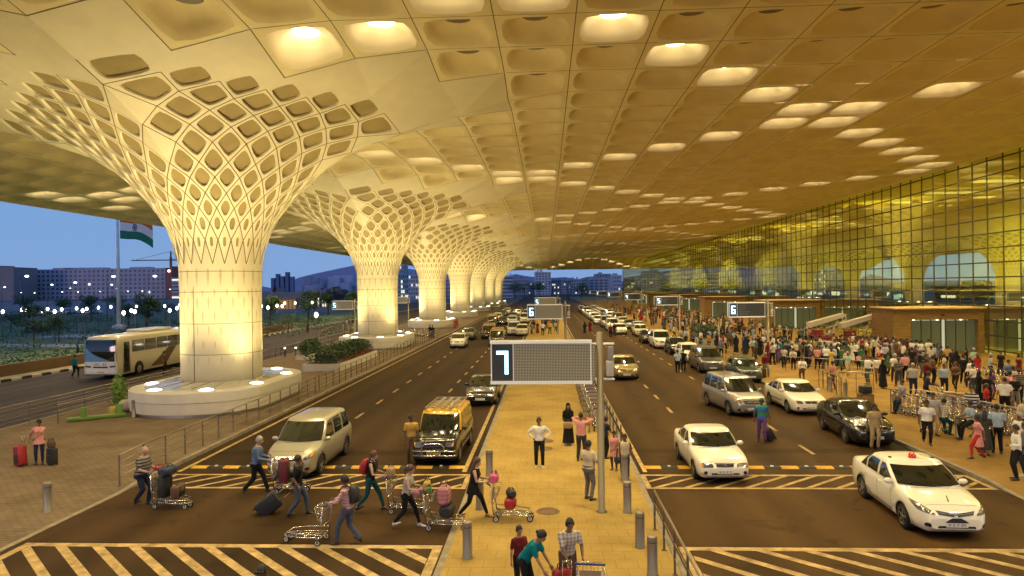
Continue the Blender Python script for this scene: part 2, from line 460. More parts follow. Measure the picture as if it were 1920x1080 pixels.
def opening(n, a, b, e):
    out = []
    for k in range(n):
        t = 2*PI*(k+.5)/n-PI*.75 - PI/n*0
        c, s_ = math.cos(t), math.sin(t)
        out.append((a*math.copysign(abs(c)**(2/e), c), b*math.copysign(abs(s_)**(2/e), s_)))
    return out
def boundary(n):
    # n points on the unit square's rim matching opening() order (start at corner -,-)
    out = []; q = n//4
    for side in range(4):
        for k in range(q):
            t = -1+2*k/q
            out.append([(t, -1), (1, t), (-t, 1), (-1, -t)][side])
    return out
def bil(c, u, v):
    u = (u+1)/2; v = (v+1)/2
    return c[0]*((1-u)*(1-v))+c[1]*(u*(1-v))+c[2]*(u*v)+c[3]*((1-u)*v)
def coffer(b, c, n=16, a=.86, e=5.0, depth=.66, disc=.52, lit=False, ins=False, lens=True):
    """one ceiling cell: frame, rounded opening, sloping sides, round lens"""
    ring0 = [bil(c, u, v) for u, v in boundary(n)]
    op = [(u, v) for u, v in opening_pts(n, a, e)]
    ring1 = [bil(c, u, v) for u, v in op]
    cen = bil(c, 0, 0); up = V(0, 0, 1)
    ring2 = [bil(c, u*.80, v*.80)+up*depth*.45 for u, v in op]
    ring3 = [cen+up*depth+V(disc*1.12*math.cos(t), disc*1.12*math.sin(t), 0) for t in [-PI*.75+2*PI*k/n for k in range(n)]]
    ids0 = [b.vert(p) for p in ring0]; ids1 = [b.vert(p) for p in ring1]; ids2 = [b.vert(p) for p in ring2]; ids3 = [b.vert(p) for p in ring3]
    for A, B, mm, smo in ((ids0, ids1, 0, False), (ids1, ids2, 1, True), (ids2, ids3, 1, True)):
        b.m = mm
        for k in range(n): b.face((A[k], B[k], B[(k+1) % n], A[(k+1) % n]), smo)
    if lens:
        b.m = 3
        r4 = [cen+up*(depth-.02)+V(disc*math.cos(t), disc*math.sin(t), 0) for t in [-PI*.75+2*PI*k/n for k in range(n)]]
        ids4 = [b.vert(p) for p in r4]
        for k in range(n): b.face((ids3[k], ids4[k], ids4[(k+1) % n], ids3[(k+1) % n]))
        b.m = 2
        b.face(list(reversed(ids4)))
def opening_pts(n, a, e):
    out = []
    for k in range(n):
        t = -PI*.75+2*PI*k/n
        c, s_ = math.cos(t), math.sin(t)
        r = (abs(c)**e+abs(s_)**e)**(-1/e)
        out.append((a*r*c, a*r*s_))
    return out
def is_lit(i, j):
    if (i, j) in ((-9, 7), (-8, 8), (-7, 8), (2, -3)): return True
    return (i-j) % 12 == 9 or (i+j) % 12 == 0
R1 = 13.62
NT = 6      # diamonds per quadrant on the shaft
UTOP = 8
def _rem(i, jj):
    return min(abs(a*LX)+abs(c*LY) for a in (i, i+1) for c in (jj, jj+1)) < R1+.06
def in_funnel(i, j):
    # cells that the round lattice of a column replaces (i, j: lower-left grid node)
    k = math.floor((j+5)/10)
    if not 0 <= k < NCOL: return False
    return -6 <= i <= 5 and _rem(i, j-10*k)
I0, I1, J0, J1 = -10, 17, -12, 68
def node(i, j):
    X = CX+LX*i; Y = CY0+LY*j
    zz = ZC
    if -7 <= i <= 7 and J0 <= j:
        k = min(NCOL-1, max(0, round(j/10)))
        zz = min(zz, xy_z(X-CX, Y-CY0-SP*k))
    return V(X, Y, zz-edge_drop(X, Y))
roof = MB()
lit_cells = []
for i in range(I0, I1):
    for j in range(J0, J1):
        if in_funnel(i, j): continue
        c = [node(i, j), node(i+1, j), node(i+1, j+1), node(i, j+1)]
        # lines where panels meet: leave a slim dark joint by shrinking the cell a little
        g = .012
        c = [bil(c, -1+g, -1+g), bil(c, 1-g, -1+g), bil(c, 1-g, 1-g), bil(c, -1+g, 1-g)]
        if is_lit(i, j) and i >= -9 and i < 17:
            lit_cells.append((i, j, c)); continue
        far = j > 26
        coffer(roof, c, 8 if far else 16)
Xl, Xr, Yl, Yr = CX+LX*I0, GLX, CY0+LY*J0, CY0+LY*J1
# backing sheet above the panels seen through the joints, and the roof deck
canopy = thing('terminal_roof', 'vast golden coffered canopy roof over the drop off roads', 'roof', (0, 0, 0))
roof.build('coffered_ceiling', [m_ceil, m_ceil_in, m_disc, m_rim], canopy)
rb = MB()
for i in range(I0, I1):
    rb.m = 0
    js = list(range(J0, J1, 4))+[J1]
    for ja, jb in zip(js[:-1], js[1:]):
        pass
nx = 14
for a in range(nx):
    for q in range(20):
        x0, x1 = lerp(Xl, Xr, a/nx), lerp(Xl, Xr, (a+1)/nx); y0, y1 = lerp(Yl, Yr, q/20), lerp(Yl, Yr, (q+1)/20)
        rb.poly([(x, y, 18.4-edge_drop(x, y)*.85) for x, y in ((x0, y0), (x1, y0), (x1, y1), (x0, y1))])
# joints: thin dark strips hung just above the panel plane
rb.m = 1
for i in range(I0, I1+1):
    for j in range(J0, J1):
        if in_funnel(i, j) or in_funnel(i-1, j): continue
        p, q = node(i, j), node(i, j+1)
        rb.poly([p+V(-.06, 0, .015), q+V(-.06, 0, .015), q+V(.06, 0, .015), p+V(.06, 0, .015)])
for j in range(J0, J1+1):
    for i in range(I0, I1):
        if in_funnel(i, j) or in_funnel(i, j-1): continue
        p, q = node(i, j), node(i+1, j)
        rb.poly([p+V(0, -.05, .02), q+V(0, -.05, .02), q+V(0, .05, .02), p+V(0, .05, .02)])
# fascia all round
rb.m = 2
def fas(pts):
    for p, q in zip(pts[:-1], pts[1:]):
        rb.poly([p+V(0, 0, -.12), q+V(0, 0, -.12), q+V(0, 0, 1.3), p+V(0, 0, 1.3)])
fas([node(I0, j) for j in range(J0, J1+1)])
fas([node(i, J1) for i in range(I0, I1+1)]+[V(GLX+.4, Yr, ZC-3.7)])
# plain border between last row of cells and glass
for j in range(J0, J1):
    p, q = node(I1, j), node(I1, j+1)
    rb.m = 2; rb.poly([p, V(GLX, p.y, p.z), V(GLX, q.y, q.z), q][::-1])
rb.build('roof_deck', [mat('roof_deck_grey', (.2, .17, .12), .9), m_seam, m_ceil], canopy)
# lit coffers, each a fixture of its own
lamp = bpy.data.lights.new('coffer_lamp', 'SPOT'); lamp.energy = 1700; lamp.spot_size = math.radians(150); lamp.spot_blend = .9; lamp.shadow_soft_size = .4; lamp.color = (1, .79, .40)
m_litin = mat('lit_coffer_inside_glow', (.78, .66, .40), .7, emit=(1, .74, .33), es=.16)  # lens light on the coffer sides put in as a faint emission
def lit_mesh(n):
    b = MB(); hx, hy = LX/2*.988, LY/2*.988
    coffer(b, [V(-hx, -hy, 0), V(hx, -hy, 0), V(hx, hy, 0), V(-hx, hy, 0)], n, lens=False)
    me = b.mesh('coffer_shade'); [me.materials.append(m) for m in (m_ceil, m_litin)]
    d = MB(); d.lathe([(.58, .655), (.54, .63), (.02, .61)], n=n, cap1=True); md = d.mesh('lamp_lens'); md.materials.append(m_lit)
    return me, md
lm_hi, lm_lo = lit_mesh(16), lit_mesh(8)
ROWN = lambda j: 'row %d' % j
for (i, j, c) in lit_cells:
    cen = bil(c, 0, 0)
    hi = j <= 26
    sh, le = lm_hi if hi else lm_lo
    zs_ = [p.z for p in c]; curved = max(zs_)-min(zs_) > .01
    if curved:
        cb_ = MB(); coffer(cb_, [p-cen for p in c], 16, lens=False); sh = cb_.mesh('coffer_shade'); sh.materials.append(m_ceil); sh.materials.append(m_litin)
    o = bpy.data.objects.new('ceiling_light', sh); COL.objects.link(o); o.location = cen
    # follow the slope near the roof's edges
    sxl = (c[1].z-c[0].z)/LX; syl = (c[3].z-c[0].z)/LY
    if not curved: o.rotation_euler = (math.atan(syl), -math.atan(sxl), 0)
    near = 'glowing rounded coffer '
    zone = 'over the outer road' if cen.x < -20 else 'by the column flares' if cen.x < -3 else 'over the median' if cen.x < 4 else 'over the terminal road' if cen.x < 15 else 'over the terminal pavement' if cen.x < 31 else 'beside the glass wall'
    dist = 'over the crossing' if cen.y < 36 else 'near the first column' if cen.y < 56 else 'near the second column' if cen.y < 92 else 'near the third column' if cen.y < 128 else 'deep under the roof' if cen.y < 200 else 'at the far end of the roof'
    tag(o, near+zone+' '+dist, 'ceiling light', 'lit ceiling coffers '+zone+' '+dist)
    l = bpy.data.objects.new('lamp_lens', le); COL.objects.link(l); l.parent = o
    if j <= 34 and -9 <= i:
        s_ = bpy.data.objects.new('coffer_lamp', lamp); COL.objects.link(s_); s_.location = cen+V(0, 0, .50)
# ---- one flared column
def prof_z(r): return interp(PROF, r)
def tube_pt(r, th):
    return V(r*math.cos(th), r*math.sin(th), prof_z(r))
RC = {8: R1, 7: 11.9, 6: 10.25, 5: 8.75, 4: 7.45, 3: 6.3, 2: 5.2, 1: 4.45, 0: 3.8, -1: 3.25, -2: 2.8, -3: 2.45, -4: 2.22}
TB = {8: 1.0, 7: .9, 6: .76, 5: .58, 4: .40, 3: .24, 2: .10}
ZT = {-1: 10.6, -2: 9.85, -3: 9.0, -4: 7.75}
def lnode(q, u, v):
    """lattice node: quadrant q, level u (outwards), offset v from the quadrant's diagonal"""
    th = PI/4+q*PI/2+PI/4*v/max(u, NT)
    r = RC[u]; z_ = ZT.get(u)
    r = lerp(r, r/(abs(math.cos(th))+abs(math.sin(th))), TB.get(u, 0))
    x, y = r*math.cos(th), r*math.sin(th)
    return V(x, y, xy_z(x, y) if z_ is None else z_)
def cell_panel(b, c, a, e, depth, n=16, shrink=.96):
    nrm = (c[1]-c[3]).cross(c[2]-c[0])
    cen = bil(c, 0, 0)
    nrm.normalize()
    out = V(cen.x, cen.y, 0)
    # inward = towards axis / upward
    if nrm.dot(V(-cen.x, -cen.y, 0).normalized()*.6+V(0, 0, 1)) < 0: nrm = -nrm
    ring0 = [bil(c, u, v) for u, v in boundary(n)]
    op = opening_pts(n, a, e)
    ring1 = [bil(c, u, v) for u, v in op]
    ring2 = [bil(c, u*shrink, v*shrink)+nrm*depth for u, v in op]
    I = [[b.vert(p) for p in r] for r in (ring0, ring1, ring2)]
    for A, B, mm, smo in ((I[0], I[1], 0, False), (I[1], I[2], 0, True)):
        b.m = mm
        for k in range(n): b.face((A[k], A[(k+1) % n], B[(k+1) % n], B[k]), smo)
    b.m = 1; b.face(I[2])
    b.m = 2
    # joint lines along the two lower edges, slightly proud
    for p, q in ((c[0], c[1]), (c[0], c[3])):
        t = (q-p).normalized(); sd = t.cross(nrm).normalized()*.022
        b.poly([p-sd-nrm*.006, q-sd-nrm*.006, q+sd-nrm*.006, p+sd-nrm*.006])
def column_mesh():
    b = MB()
    for q in range(4):
        for u in range(-3, UTOP):
            vs = range(-(u-1), u, 2) if u > NT else [v for v in range(-NT+1, NT+1) if (v-u-1) % 2 == 0]
            for v in vs:
                if u <= NT and u == NT and abs(v) > NT-1: continue
                lo, r_, hi, l_ = lnode(q, u-1, v), lnode(q, u, v+1), lnode(q, u+1, v), lnode(q, u, v-1)
                c = [lo, r_, hi, l_]
                a = interp([(-3, .40), (-2, .58), (-1, .68), (0, .73), (1, .76), (5, .80), (9, .84)], u)
                e = interp([(-3, 1.4), (-2, 1.9), (-1, 2.6), (1, 4), (4, 6)], u)
                dpt = interp([(-3, .04), (-2, .06), (0, .09), (3, .11), (8, .12)], u)
                plain = (u > NT and v == u-1) or (u <= NT and u > 1 and v == NT)
                if plain:
                    b.m = 0; b.poly([lo, r_, hi, l_])
                    n_ = V(0, 0, -.008); b.m = 2
                    for p, w_ in ((lo, r_), (lo, l_)):
                        t = (w_-p).normalized(); sd = t.cross(V(0, 0, 1)).normalized()*.02
                        b.poly([p-sd+n_, w_-sd+n_, w_+sd+n_, p+sd+n_])
                else: cell_panel(b, c, a, e, dpt)
    # closing triangles at the lattice's outer rim
    b.m = 0
    A = []
    for q in range(4):
        for v in range(-UTOP, UTOP, 2):
            b.poly([lnode(q, UTOP-1, v+1), lnode(q, UTOP, v+2), lnode(q, UTOP, v)]); A.append(lnode(q, UTOP, v))
    # smooth skirt from the rim to the square ceiling grid
    from collections import defaultdict
    cnt = defaultdict(int); nxt = {}
    cells = [(i, jj) for i in range(-6, 6) for jj in range(-5, 5) if _rem(i, jj)]
    ed = {}
    for i, jj in cells:
        q = [(i, jj), (i+1, jj), (i+1, jj+1), (i, jj+1)]
        for a, c in zip(q, q[1:]+q[:1]): ed[a, c] = 1
    loop = {a: c for (a, c) in ed if (c, a) not in ed}
    st = max(loop, key=lambda p: p[0]*100-abs(p[1])); B = [st]
    while loop[B[-1]] != st: B.append(loop[B[-1]])
    def bn(p):
        x, y = p[0]*LX, p[1]*LY; return V(x, y, xy_z(x, y))
    Bp = []
    for a, c in zip(B, B[1:]+B[:1]):
        Bp += [bn(a)]
    from mathutils.geometry import delaunay_2d_cdt
    pts = Bp+A; nb = len(Bp); na = len(A)
    eds = [(k, (k+1) % nb) for k in range(nb)]+[(nb+k, nb+(k+1) % na) for k in range(na)]
    vo, eo, fo, _, _, _ = delaunay_2d_cdt([Vector((p.x, p.y)) for p in pts], eds, [], 1, 1e-4)
    inside = set(cells)
    for f in fo:
        cx = sum(vo[k].x for k in f)/len(f); cy_ = sum(vo[k].y for k in f)/len(f)
        if abs(cx)+abs(cy_) < R1*.9995 or (math.floor(cx/LX), math.floor(cy_/LY)) not in inside: continue
        b.poly([V(vo[k].x, vo[k].y, xy_z(vo[k].x, vo[k].y)) for k in f])
    b.m = 2
    Bc = [bn(p) for p in B]
    for p, q in zip(Bc, Bc[1:]+Bc[:1]):
        t = (q-p).normalized(); sd = t.cross(V(0, 0, 1)).normalized()*.022; d_ = V(0, 0, -.012)
        b.poly([p-sd+d_, q-sd+d_, q+sd+d_, p+sd+d_])
    # a lap behind the square edge so that no slit shows between skirt and ceiling panels
    b.m = 0
    for p, q in zip(Bc, Bc[1:]+Bc[:1]):
        o_ = (q-p).cross(V(0, 0, 1)).normalized()*.12; u_ = V(0, 0, .05)
        b.poly([p-o_+u_, q-o_+u_, q+o_+u_, p+o_+u_])
    return b
cb = column_mesh()
SH_TOP = 7.35
shaft = MB(); NS = 60
shaft.loft([[V(r*math.cos(2*PI*k/NS), r*math.sin(2*PI*k/NS), zz) for k in range(NS)] for r, zz in ((2.13, 1.30), (2.13, 3.0), (2.13, 4.6), (2.14, 6.2), (2.165, SH_TOP), (2.185, 7.75), (2.25, 8.4), (2.36, 9.0))], True, False, True)
shaft.m = 1
for zj in (2.9, 4.55, 6.25, 7.35):
    r = 2.145 if zj < 7 else 2.18
    shaft.loft([[V(r*math.cos(2*PI*k/NS), r*math.sin(2*PI*k/NS), zj+d) for k in range(NS)] for d in (-.013, .013)], False, False, True)
for a in (PI*1.42, PI*.4, PI*1.9):
    shaft.box((2.13*math.cos(a), 2.13*math.sin(a), 4.3), (.03, .03, 6.0), Matrix.Rotation(a, 3, 'Z'))
shaft.m = 2
NL = 22
for row, (z0, hh) in enumerate(((7.0, 1.0), (6.3, .9), (5.6, .75), (4.9, .7), (4.15, .6), (3.4, .5), (2.6, .4))):
    for k in range(NL):
        a = 2*PI*(k+.5*(row % 2))/NL
        hw = .05*(hh/.7)
        P = []
        for (da, dz) in ((0, -hh/2), (hw, hh*.15), (hw*.4, hh*.5), (-hw*.4, hh*.5), (-hw, hh*.15)):
            aa = a+da/2.15
            rr = 2.142 if z0 < 6.8 else 2.17
            P.append(V(rr*math.cos(aa), rr*math.sin(aa), z0+dz))
        shaft.poly(P)
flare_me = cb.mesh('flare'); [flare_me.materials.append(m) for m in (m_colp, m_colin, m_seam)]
shaft_me = shaft.mesh('shaft'); [shaft_me.materials.append(m) for m in (m_colp, m_seam, m_notch_shade)]
# plinth: rounded long drum with sloping glass ring on top and uplights
m_pl = mat('plinth_stone', (.62, .57, .47), .7, var=.06, scale=1.5)
m_steel = mat('brushed_steel', (.42, .38, .32), .38, .9, var=.1, scale=30)
m_glass_top = mat('plinth_glass', (.55, .52, .42), .15, var=.1, scale=1)
def stad(hw, hl, r, n=14):
    out = []
    for cx, cy, a0 in ((hw-r, hl-r, 0), (-hw+r, hl-r, PI/2), (-hw+r, -hl+r, PI), (hw-r, -hl+r, 1.5*PI)):
        for k in range(n+1):
            a = a0+PI/2*k/n; out.append((cx+r*math.cos(a), cy+r*math.sin(a)))
    return out
pb = MB()
def ringz(hw, hl, r, z): return [V(x, y, z) for x, y in stad(hw, hl, r)]
pb.m = 2; pb.loft([ringz(3.35, 5.3, 3.1, .05), ringz(3.35, 5.3, 3.1, .30)], False, False, False)
pb.m = 0; pb.loft([ringz(3.45, 5.42, 3.2, .30), ringz(3.5, 5.48, 3.25, .85)], True, False, False)
pb.loft([ringz(3.5, 5.48, 3.25, .87), ringz(3.5, 5.48, 3.25, 1.33)], True, False, False)
pb.loft([ringz(3.5, 5.48, 3.25, 1.33), ringz(3.44, 5.42, 3.2, 1.37), ringz(2.8, 4.75, 2.6, 1.40)], False, False, False)
pb.m = 1; pb.loft([ringz(2.8, 4.75, 2.6, 1.405), ringz(2.3, 2.3, 2.28, 1.48)], False, True, False)
pb.m = 3
for k in range(18):
    a = 2*PI*k/18
    p = V(2.3*math.cos(a), 2.3*math.sin(a), 1.49); q = V(2.75*math.cos(a), 4.4*math.sin(a), 1.42)
    pb.tube([p, q], .018, 4)
plinth_me = pb.mesh('plinth'); [plinth_me.materials.append(m) for m in (m_pl, m_glass_top, m_steel, m_seam)]
m_up = mat('uplight_lens', (1, .95, .8), .3, emit=(1, .92, .68), es=7.0)
ub = MB(); ub.lathe([(.34, 0), (.33, .03), (.2, .07), (.02, .085)], n=20, cap1=True); up_me = ub.mesh('uplight'); up_me.materials.append(m_up)
upl = bpy.data.lights.new('column_uplight', 'SPOT'); upl.energy = 2650; upl.spot_size = math.radians(150); upl.spot_blend = 1.0; upl.shadow_soft_size = .5; upl.color = (1, .79, .36)
UPS = []
upl2 = upl.copy(); upl2.energy = upl.energy*2
for a in (25, 65, 115, 155, 205, 245, 295, 335):
    a = math.radians(a)
    sx_ = stad(4.1, 6.3, 3.9)
    d = V(math.cos(a)*3.12, math.sin(a)*4.95, 0); UPS.append(d)
ORD = ['first and nearest', 'second', 'third', 'fourth', 'fifth', 'sixth', 'last and farthest']
for k in range(NCOL):
    Y = CY0+SP*k
    root = thing('flared_column', '%s cream lattice column flaring into the roof, lit from its plinth' % ORD[k], 'column', (CX, Y, 0))
    tag(root, group='row of flared columns')
    for nm, me in (('flare', flare_me), ('shaft', shaft_me), ('plinth', plinth_me)):
        o = bpy.data.objects.new(nm, me); COL.objects.link(o); o.parent = root
    for d in UPS:
        o = bpy.data.objects.new('uplight', up_me); COL.objects.link(o); o.parent = root; o.location = (d.x, d.y, 1.395)
        if k > 1 and UPS.index(d) % 2: continue
        l = bpy.data.objects.new('column_uplight', upl if k < 2 else upl2); COL.objects.link(l)
        l.location = (CX+d.x, Y+d.y, 1.55)
        aim = V(d.x*.55, d.y*.36, 7.0)
        l.rotation_euler = aim.to_track_quat('-Z', 'Y').to_euler()
# ------------------------------------------------------------------ terminal: glass wall, hall behind it, entrance porches
GY0, GY1 = 20.0, 346.0
m_mull = mat('mullion_dark', (.075, .06, .028), .45, .3)
mg = bpy.data.materials.new('curtain_glass'); mg.use_nodes = True
nt = mg.node_tree; N = nt.nodes; L = nt.links; N.remove(N['Principled BSDF'])
out = N['Material Output']
gl = N.new('ShaderNodeBsdfGlossy'); gl.inputs['Roughness'].default_value = .015; gl.inputs['Color'].default_value = (.84, .86, .52, 1)
tr = N.new('ShaderNodeBsdfTransparent'); tr.inputs['Color'].default_value = (.90, .92, .42, 1)
fr = N.new('ShaderNodeLayerWeight'); fr.inputs['Blend'].default_value = .35
mr = N.new('ShaderNodeMapRange'); mr.inputs['From Min'].default_value = 0; mr.inputs['From Max'].default_value = .8; mr.inputs['To Min'].default_value = .72; mr.inputs['To Max'].default_value = .9
mx = N.new('ShaderNodeMixShader')
tcg = N.new('ShaderNodeTexCoord'); ng = N.new('ShaderNodeTexNoise'); ng.inputs['Scale'].default_value = .35; ng.inputs['Detail'].default_value = 1
bpn = N.new('ShaderNodeBump'); bpn.inputs['Strength'].default_value = .02; bpn.inputs['Distance'].default_value = .05
L.new(tcg.outputs['Object'], ng.inputs['Vector']); L.new(ng.outputs['Fac'], bpn.inputs['Height']); L.new(bpn.outputs['Normal'], gl.inputs['Normal'])
L.new(fr.outputs['Facing'], mr.inputs['Value']); L.new(mr.outputs['Result'], mx.inputs['Fac'])
L.new(tr.outputs['BSDF'], mx.inputs[1]); L.new(gl.outputs['BSDF'], mx.inputs[2]); L.new(mx.outputs['Shader'], out.inputs['Surface'])
wall = thing('glass_wall', 'tall gridded greenish glass curtain wall of the terminal', 'glass wall', (GLX, 0, 0))
b = MB(); b.poly([(0, GY0, .1), (0, GY1, .1), (0, GY1, ZC+.6), (0, GY0, ZC+.6)]); b.build('glazing', mg, wall)
b = MB()
y = GY0
k = 0
while y <= GY1+.01:
    b.box((-.03, y, 8.7), (.05, .072, 17.3)); y += 2.08; k += 1
zz = ZC-.35
while zz > .3:
    b.box((-.025, (GY0+GY1)/2, zz), (.045, GY1-GY0, .105)); zz -= 1.245
b.build('mullion_grid', m_mull, wall)
b = MB(); b.box((.2, GY1+.1, 8.7), (.6, .3, 17.4)); b.build('end_post', m_mull, wall)
# hall behind the glass
hall = thing('terminal_hall', 'bright yellow departure hall seen through the glass wall', 'hall', (0, 0, 0))
m_hwall = mat('hall_wall', (.72, .66, .16), .7, var=.12, scale=.12)
m_hfloor = mat('hall_floor', (.45, .38, .18), .35)
m_hceil = mat('hall_ceiling', (.66, .58, .22), .8, var=.15, scale=.25)
b = MB(); b.poly([(58, GY0-10, 0), (58, GY1, 0), (58, GY1, 18), (58, GY0-10, 18)]); b.box((57.8, 180, 6.0), (.4, 330, .5)); b.build('back_wall', m_hwall, hall)
b = MB(); b.poly([(GLX+.05, GY0-10, .14), (60, GY0-10, .14), (60, GY1, .14), (GLX+.05, GY1, .14)]); b.box((50, 180, 5.1), (14, 320, .4)); b.build('hall_floor', m_hfloor, hall)
b = MB(); b.poly([(GLX+.05, GY0-10, ZC+.3), (60, GY0-10, ZC+.3), (60, GY1, ZC+.3), (GLX+.05, GY1, ZC+.3)][::-1])
b.poly([(GLX, GY0-10, .1), (60, GY0-10, .1), (60, GY0-10, 18), (GLX, GY0-10, 18)])
b.poly([(GLX, GY1, .1), (60, GY1, .1), (60, GY1, 18), (GLX, GY1, 18)]); b.build('hall_ceiling', m_hceil, hall)
m_panel = mat('hall_light_panel', (1, .95, .7), .5, emit=(1, .88, .35), es=2.6)
b = MB()
y = 30
while y < 340:
    b.box((48, y, ZC-.2), (6.0, 1.2, .12)); b.box((54.5, y+5, ZC-.2), (2.0, 1.2, .12)); y += 9
b.build('light_panels', m_panel, hall)
hl = bpy.data.lights.new('hall_lamp', 'AREA'); hl.energy = 22000; hl.size = 6; hl.size_y = 30; hl.shape = 'RECTANGLE'; hl.color = (1, .90, .28)
for y in range(45, 340, 45):
    o = bpy.data.objects.new('hall_lamp', hl); COL.objects.link(o); o.location = (46, y, ZC-.6)
# lattice columns of the hall, standing behind the glass
for k in range(6):
    root = thing('hall_column', ('%s lattice column standing inside the glass hall' % ORD[k].replace(' and nearest', '')), 'column', (49.0, CY0+SP*(k+.7), 0), group='lattice columns inside the hall')
    for nm, me in (('flare', flare_me), ('shaft', shaft_me)):
        o = bpy.data.objects.new(nm, me); COL.objects.link(o); o.parent = root; o.scale = (.6, .6, 1)
# bright screens over the check-in counters
m_scr = [mat('screen_blue', (.1, .2, .3), .4, emit=(.45, .75, 1), es=3.0), mat('screen_white', (.5, .5, .5), .4, emit=(1, .97, .85), es=4.0)]
for k in range(26):
    y = 48+k*6.2+rnd.uniform(-1, 1); wv = rnd.choice((1.2, 1.8, 2.6))
    b = MB(); b.box((0, 0, 0), (.12, wv, .55)); b.m = 1; b.box((.10, 0, .42), (.06, .06, .6)); b.box((.10, 0, 0), (.05, wv*.9, .4))
    o = b.build('counter_screen', [m_scr[k % 2], m_mull]); o.location = (42+rnd.uniform(0, 4), y, 4.55+rnd.uniform(-.1, .5))
    tag(o, '%s glowing counter screen behind the glass wall' % ('pale blue' if k % 2 == 0 else 'warm white'), 'screen', '%s counter screens behind the glass' % ('pale blue' if k % 2 == 0 else 'warm white'))
# entrance porches
m_wood = mat('porch_wood_panel', (.27, .155, .04), .45, var=.25, scale=1.2, stretch=(1, 1, 6))
m_woodd = mat('porch_fascia', (.15, .08, .025), .5, var=.2, scale=1)
m_top = mat('porch_top_edge', (.62, .38, .14), .5)
m_dglass = mat('door_glass', (.07, .08, .035), .08, emit=(.8, .82, .38), es=.06, spec=.8)  # opaque panes; light of the porch inside put in as a greenish glow
m_inlit = mat('porch_inside', (.6, .6, .45), .6, emit=(.9, .92, .62), es=.5)
porches = []
for k in range(7):
    Y = 62+36.1*k; X0, X1 = 30.2, GLX-.12; Dp = 4.0; Ht = 4.05
    root = thing('entrance_porch', '%s wood clad entrance porch with glass doors on the pavement' % ORD[k], 'porch', ((X0+X1)/2, Y, 0), group='entrance porches along the glass wall')
    Wd = X1-X0; b = MB()
    # near face with a recess for the doors: pier, wide opening, pier, lintel
    def bx(b, x0, x1, y0, y1, z0, z1): b.box(((x0+x1)/2, (y0+y1)/2, (z0+z1)/2), (x1-x0, y1-y0, z1-z0))
    bx(b, -Wd/2, -Wd/2+1.5, 0, .5, .1, Ht-.22); bx(b, Wd/2-.5, Wd/2, 0, .5, .1, Ht-.22); bx(b, -Wd/2+1.5, Wd/2-.5, 0, .5, 3.05, Ht-.22)
    bx(b, -Wd/2, -Wd/2+.3, .5, Dp, .1, Ht-.22); bx(b, -Wd/2+.3, Wd/2, Dp-.4, Dp, .1, Ht-.22)
    b.build('wall_panels', m_wood, root)
    b = MB(); bx(b, -Wd/2-.12, Wd/2, -.35, Dp+.1, Ht-.22, Ht-.06); b.m = 1; bx(b, -Wd/2-.16, Wd/2, -.4, Dp+.15, Ht-.06, Ht+.05); b.build('canopy_slab', [m_woodd, m_top], root)
    b = MB(); bx(b, -Wd/2+1.5, Wd/2-.5, 1.5, 1.56, .15, 3.05); b.build('inner_screen', m_inlit, root)
    for q in range(2):
        x0 = -Wd/2+1.75+q*2.95
        d = MB()
        for s2 in range(3): bx(d, x0+.1+s2*.85, x0+.9+s2*.85, .62, .66, .2, 2.95)
        d.m = 1
        for s2 in range(4): bx(d, x0+.02+s2*.85, x0+.1+s2*.85, .58, .7, .15, 3.0)
        bx(d, x0, x0+2.7, .58, .7, 3.0, 3.06)
        d.build('glass_door', [m_dglass, m_mull], root)
    b = MB(); b.lathe([(.02, 0), (.16, .02), (.17, .1), (.06, .14)], c=(.3, -.2, 3.35), n=12); b.build('camera_dome', m_mull, root)
    for px_ in (-2.0, .0, 2.0):
        lb = MB(); lb.cyl((px_, .25, 3.0), (px_, .25, 3.045), .09, n=10); lb.build('downlight', m_up, root)
    porches.append(root)
# ------------------------------------------------------------------ vehicles
m_tyre = mat('tyre_rubber', (.012, .011, .010), .8)
m_rimm = mat('alloy_rim', (.45, .43, .40), .3, .85)
m_wheelcap = mat('steel_wheel', (.25, .24, .22), .4, .7)
m_win = mat('car_glass', (.010, .014, .010), .05, spec=.9, coat=.6)
m_trim = mat('black_trim', (.012, .012, .012), .45)
m_chrome = mat('chrome', (.62, .60, .55), .14, 1.0)
m_head = mat('headlight_glass', (.20, .19, .165), .10, .5, coat=1.0, var=.55, scale=22)
m_indic = mat('amber_lens', (.75, .30, .03), .2, coat=1)
m_plate = mat('number_plate', (.72, .70, .62), .45)
m_plateY = mat('yellow_plate', (.70, .42, .03), .45)
m_ink = mat('plate_ink', (.02, .02, .02), .6)
m_red = mat('red_lens', (.5, .015, .01), .15, coat=1, emit=(.9, .02, .01), es=.15)
m_seamc = mat('panel_gap', (.03, .027, .022), .8)
def paint(name, col, rough=.28, metal=0.0, var=0.0):
    return mat('paint_'+name, col, rough, metal, coat=.7, var=.03, scale=2)
P_WHITE = paint('white', (.78, .73, .58)); P_SILVER = paint('silver', (.40, .38, .34), .3, .55); P_CHAMP = paint('champagne', (.46, .43, .33), .3, .45)
P_BLACK = paint('black', (.012, .012, .011), .2); P_GREY = paint('grey', (.14, .13, .115), .3, .5); P_GOLD = paint('gold', (.34, .26, .10), .28, .6)
P_TAXI = paint('taxi_yellow', (.60, .34, .02), .4); P_GREEN = paint('pale_green', (.36, .45, .36), .35); P_DKGREEN = paint('dark_green', (.03, .05, .03), .3)
P_CREAM = paint('cream', (.66, .58, .40), .4); P_RED = paint('red', (.40, .02, .015), .3)

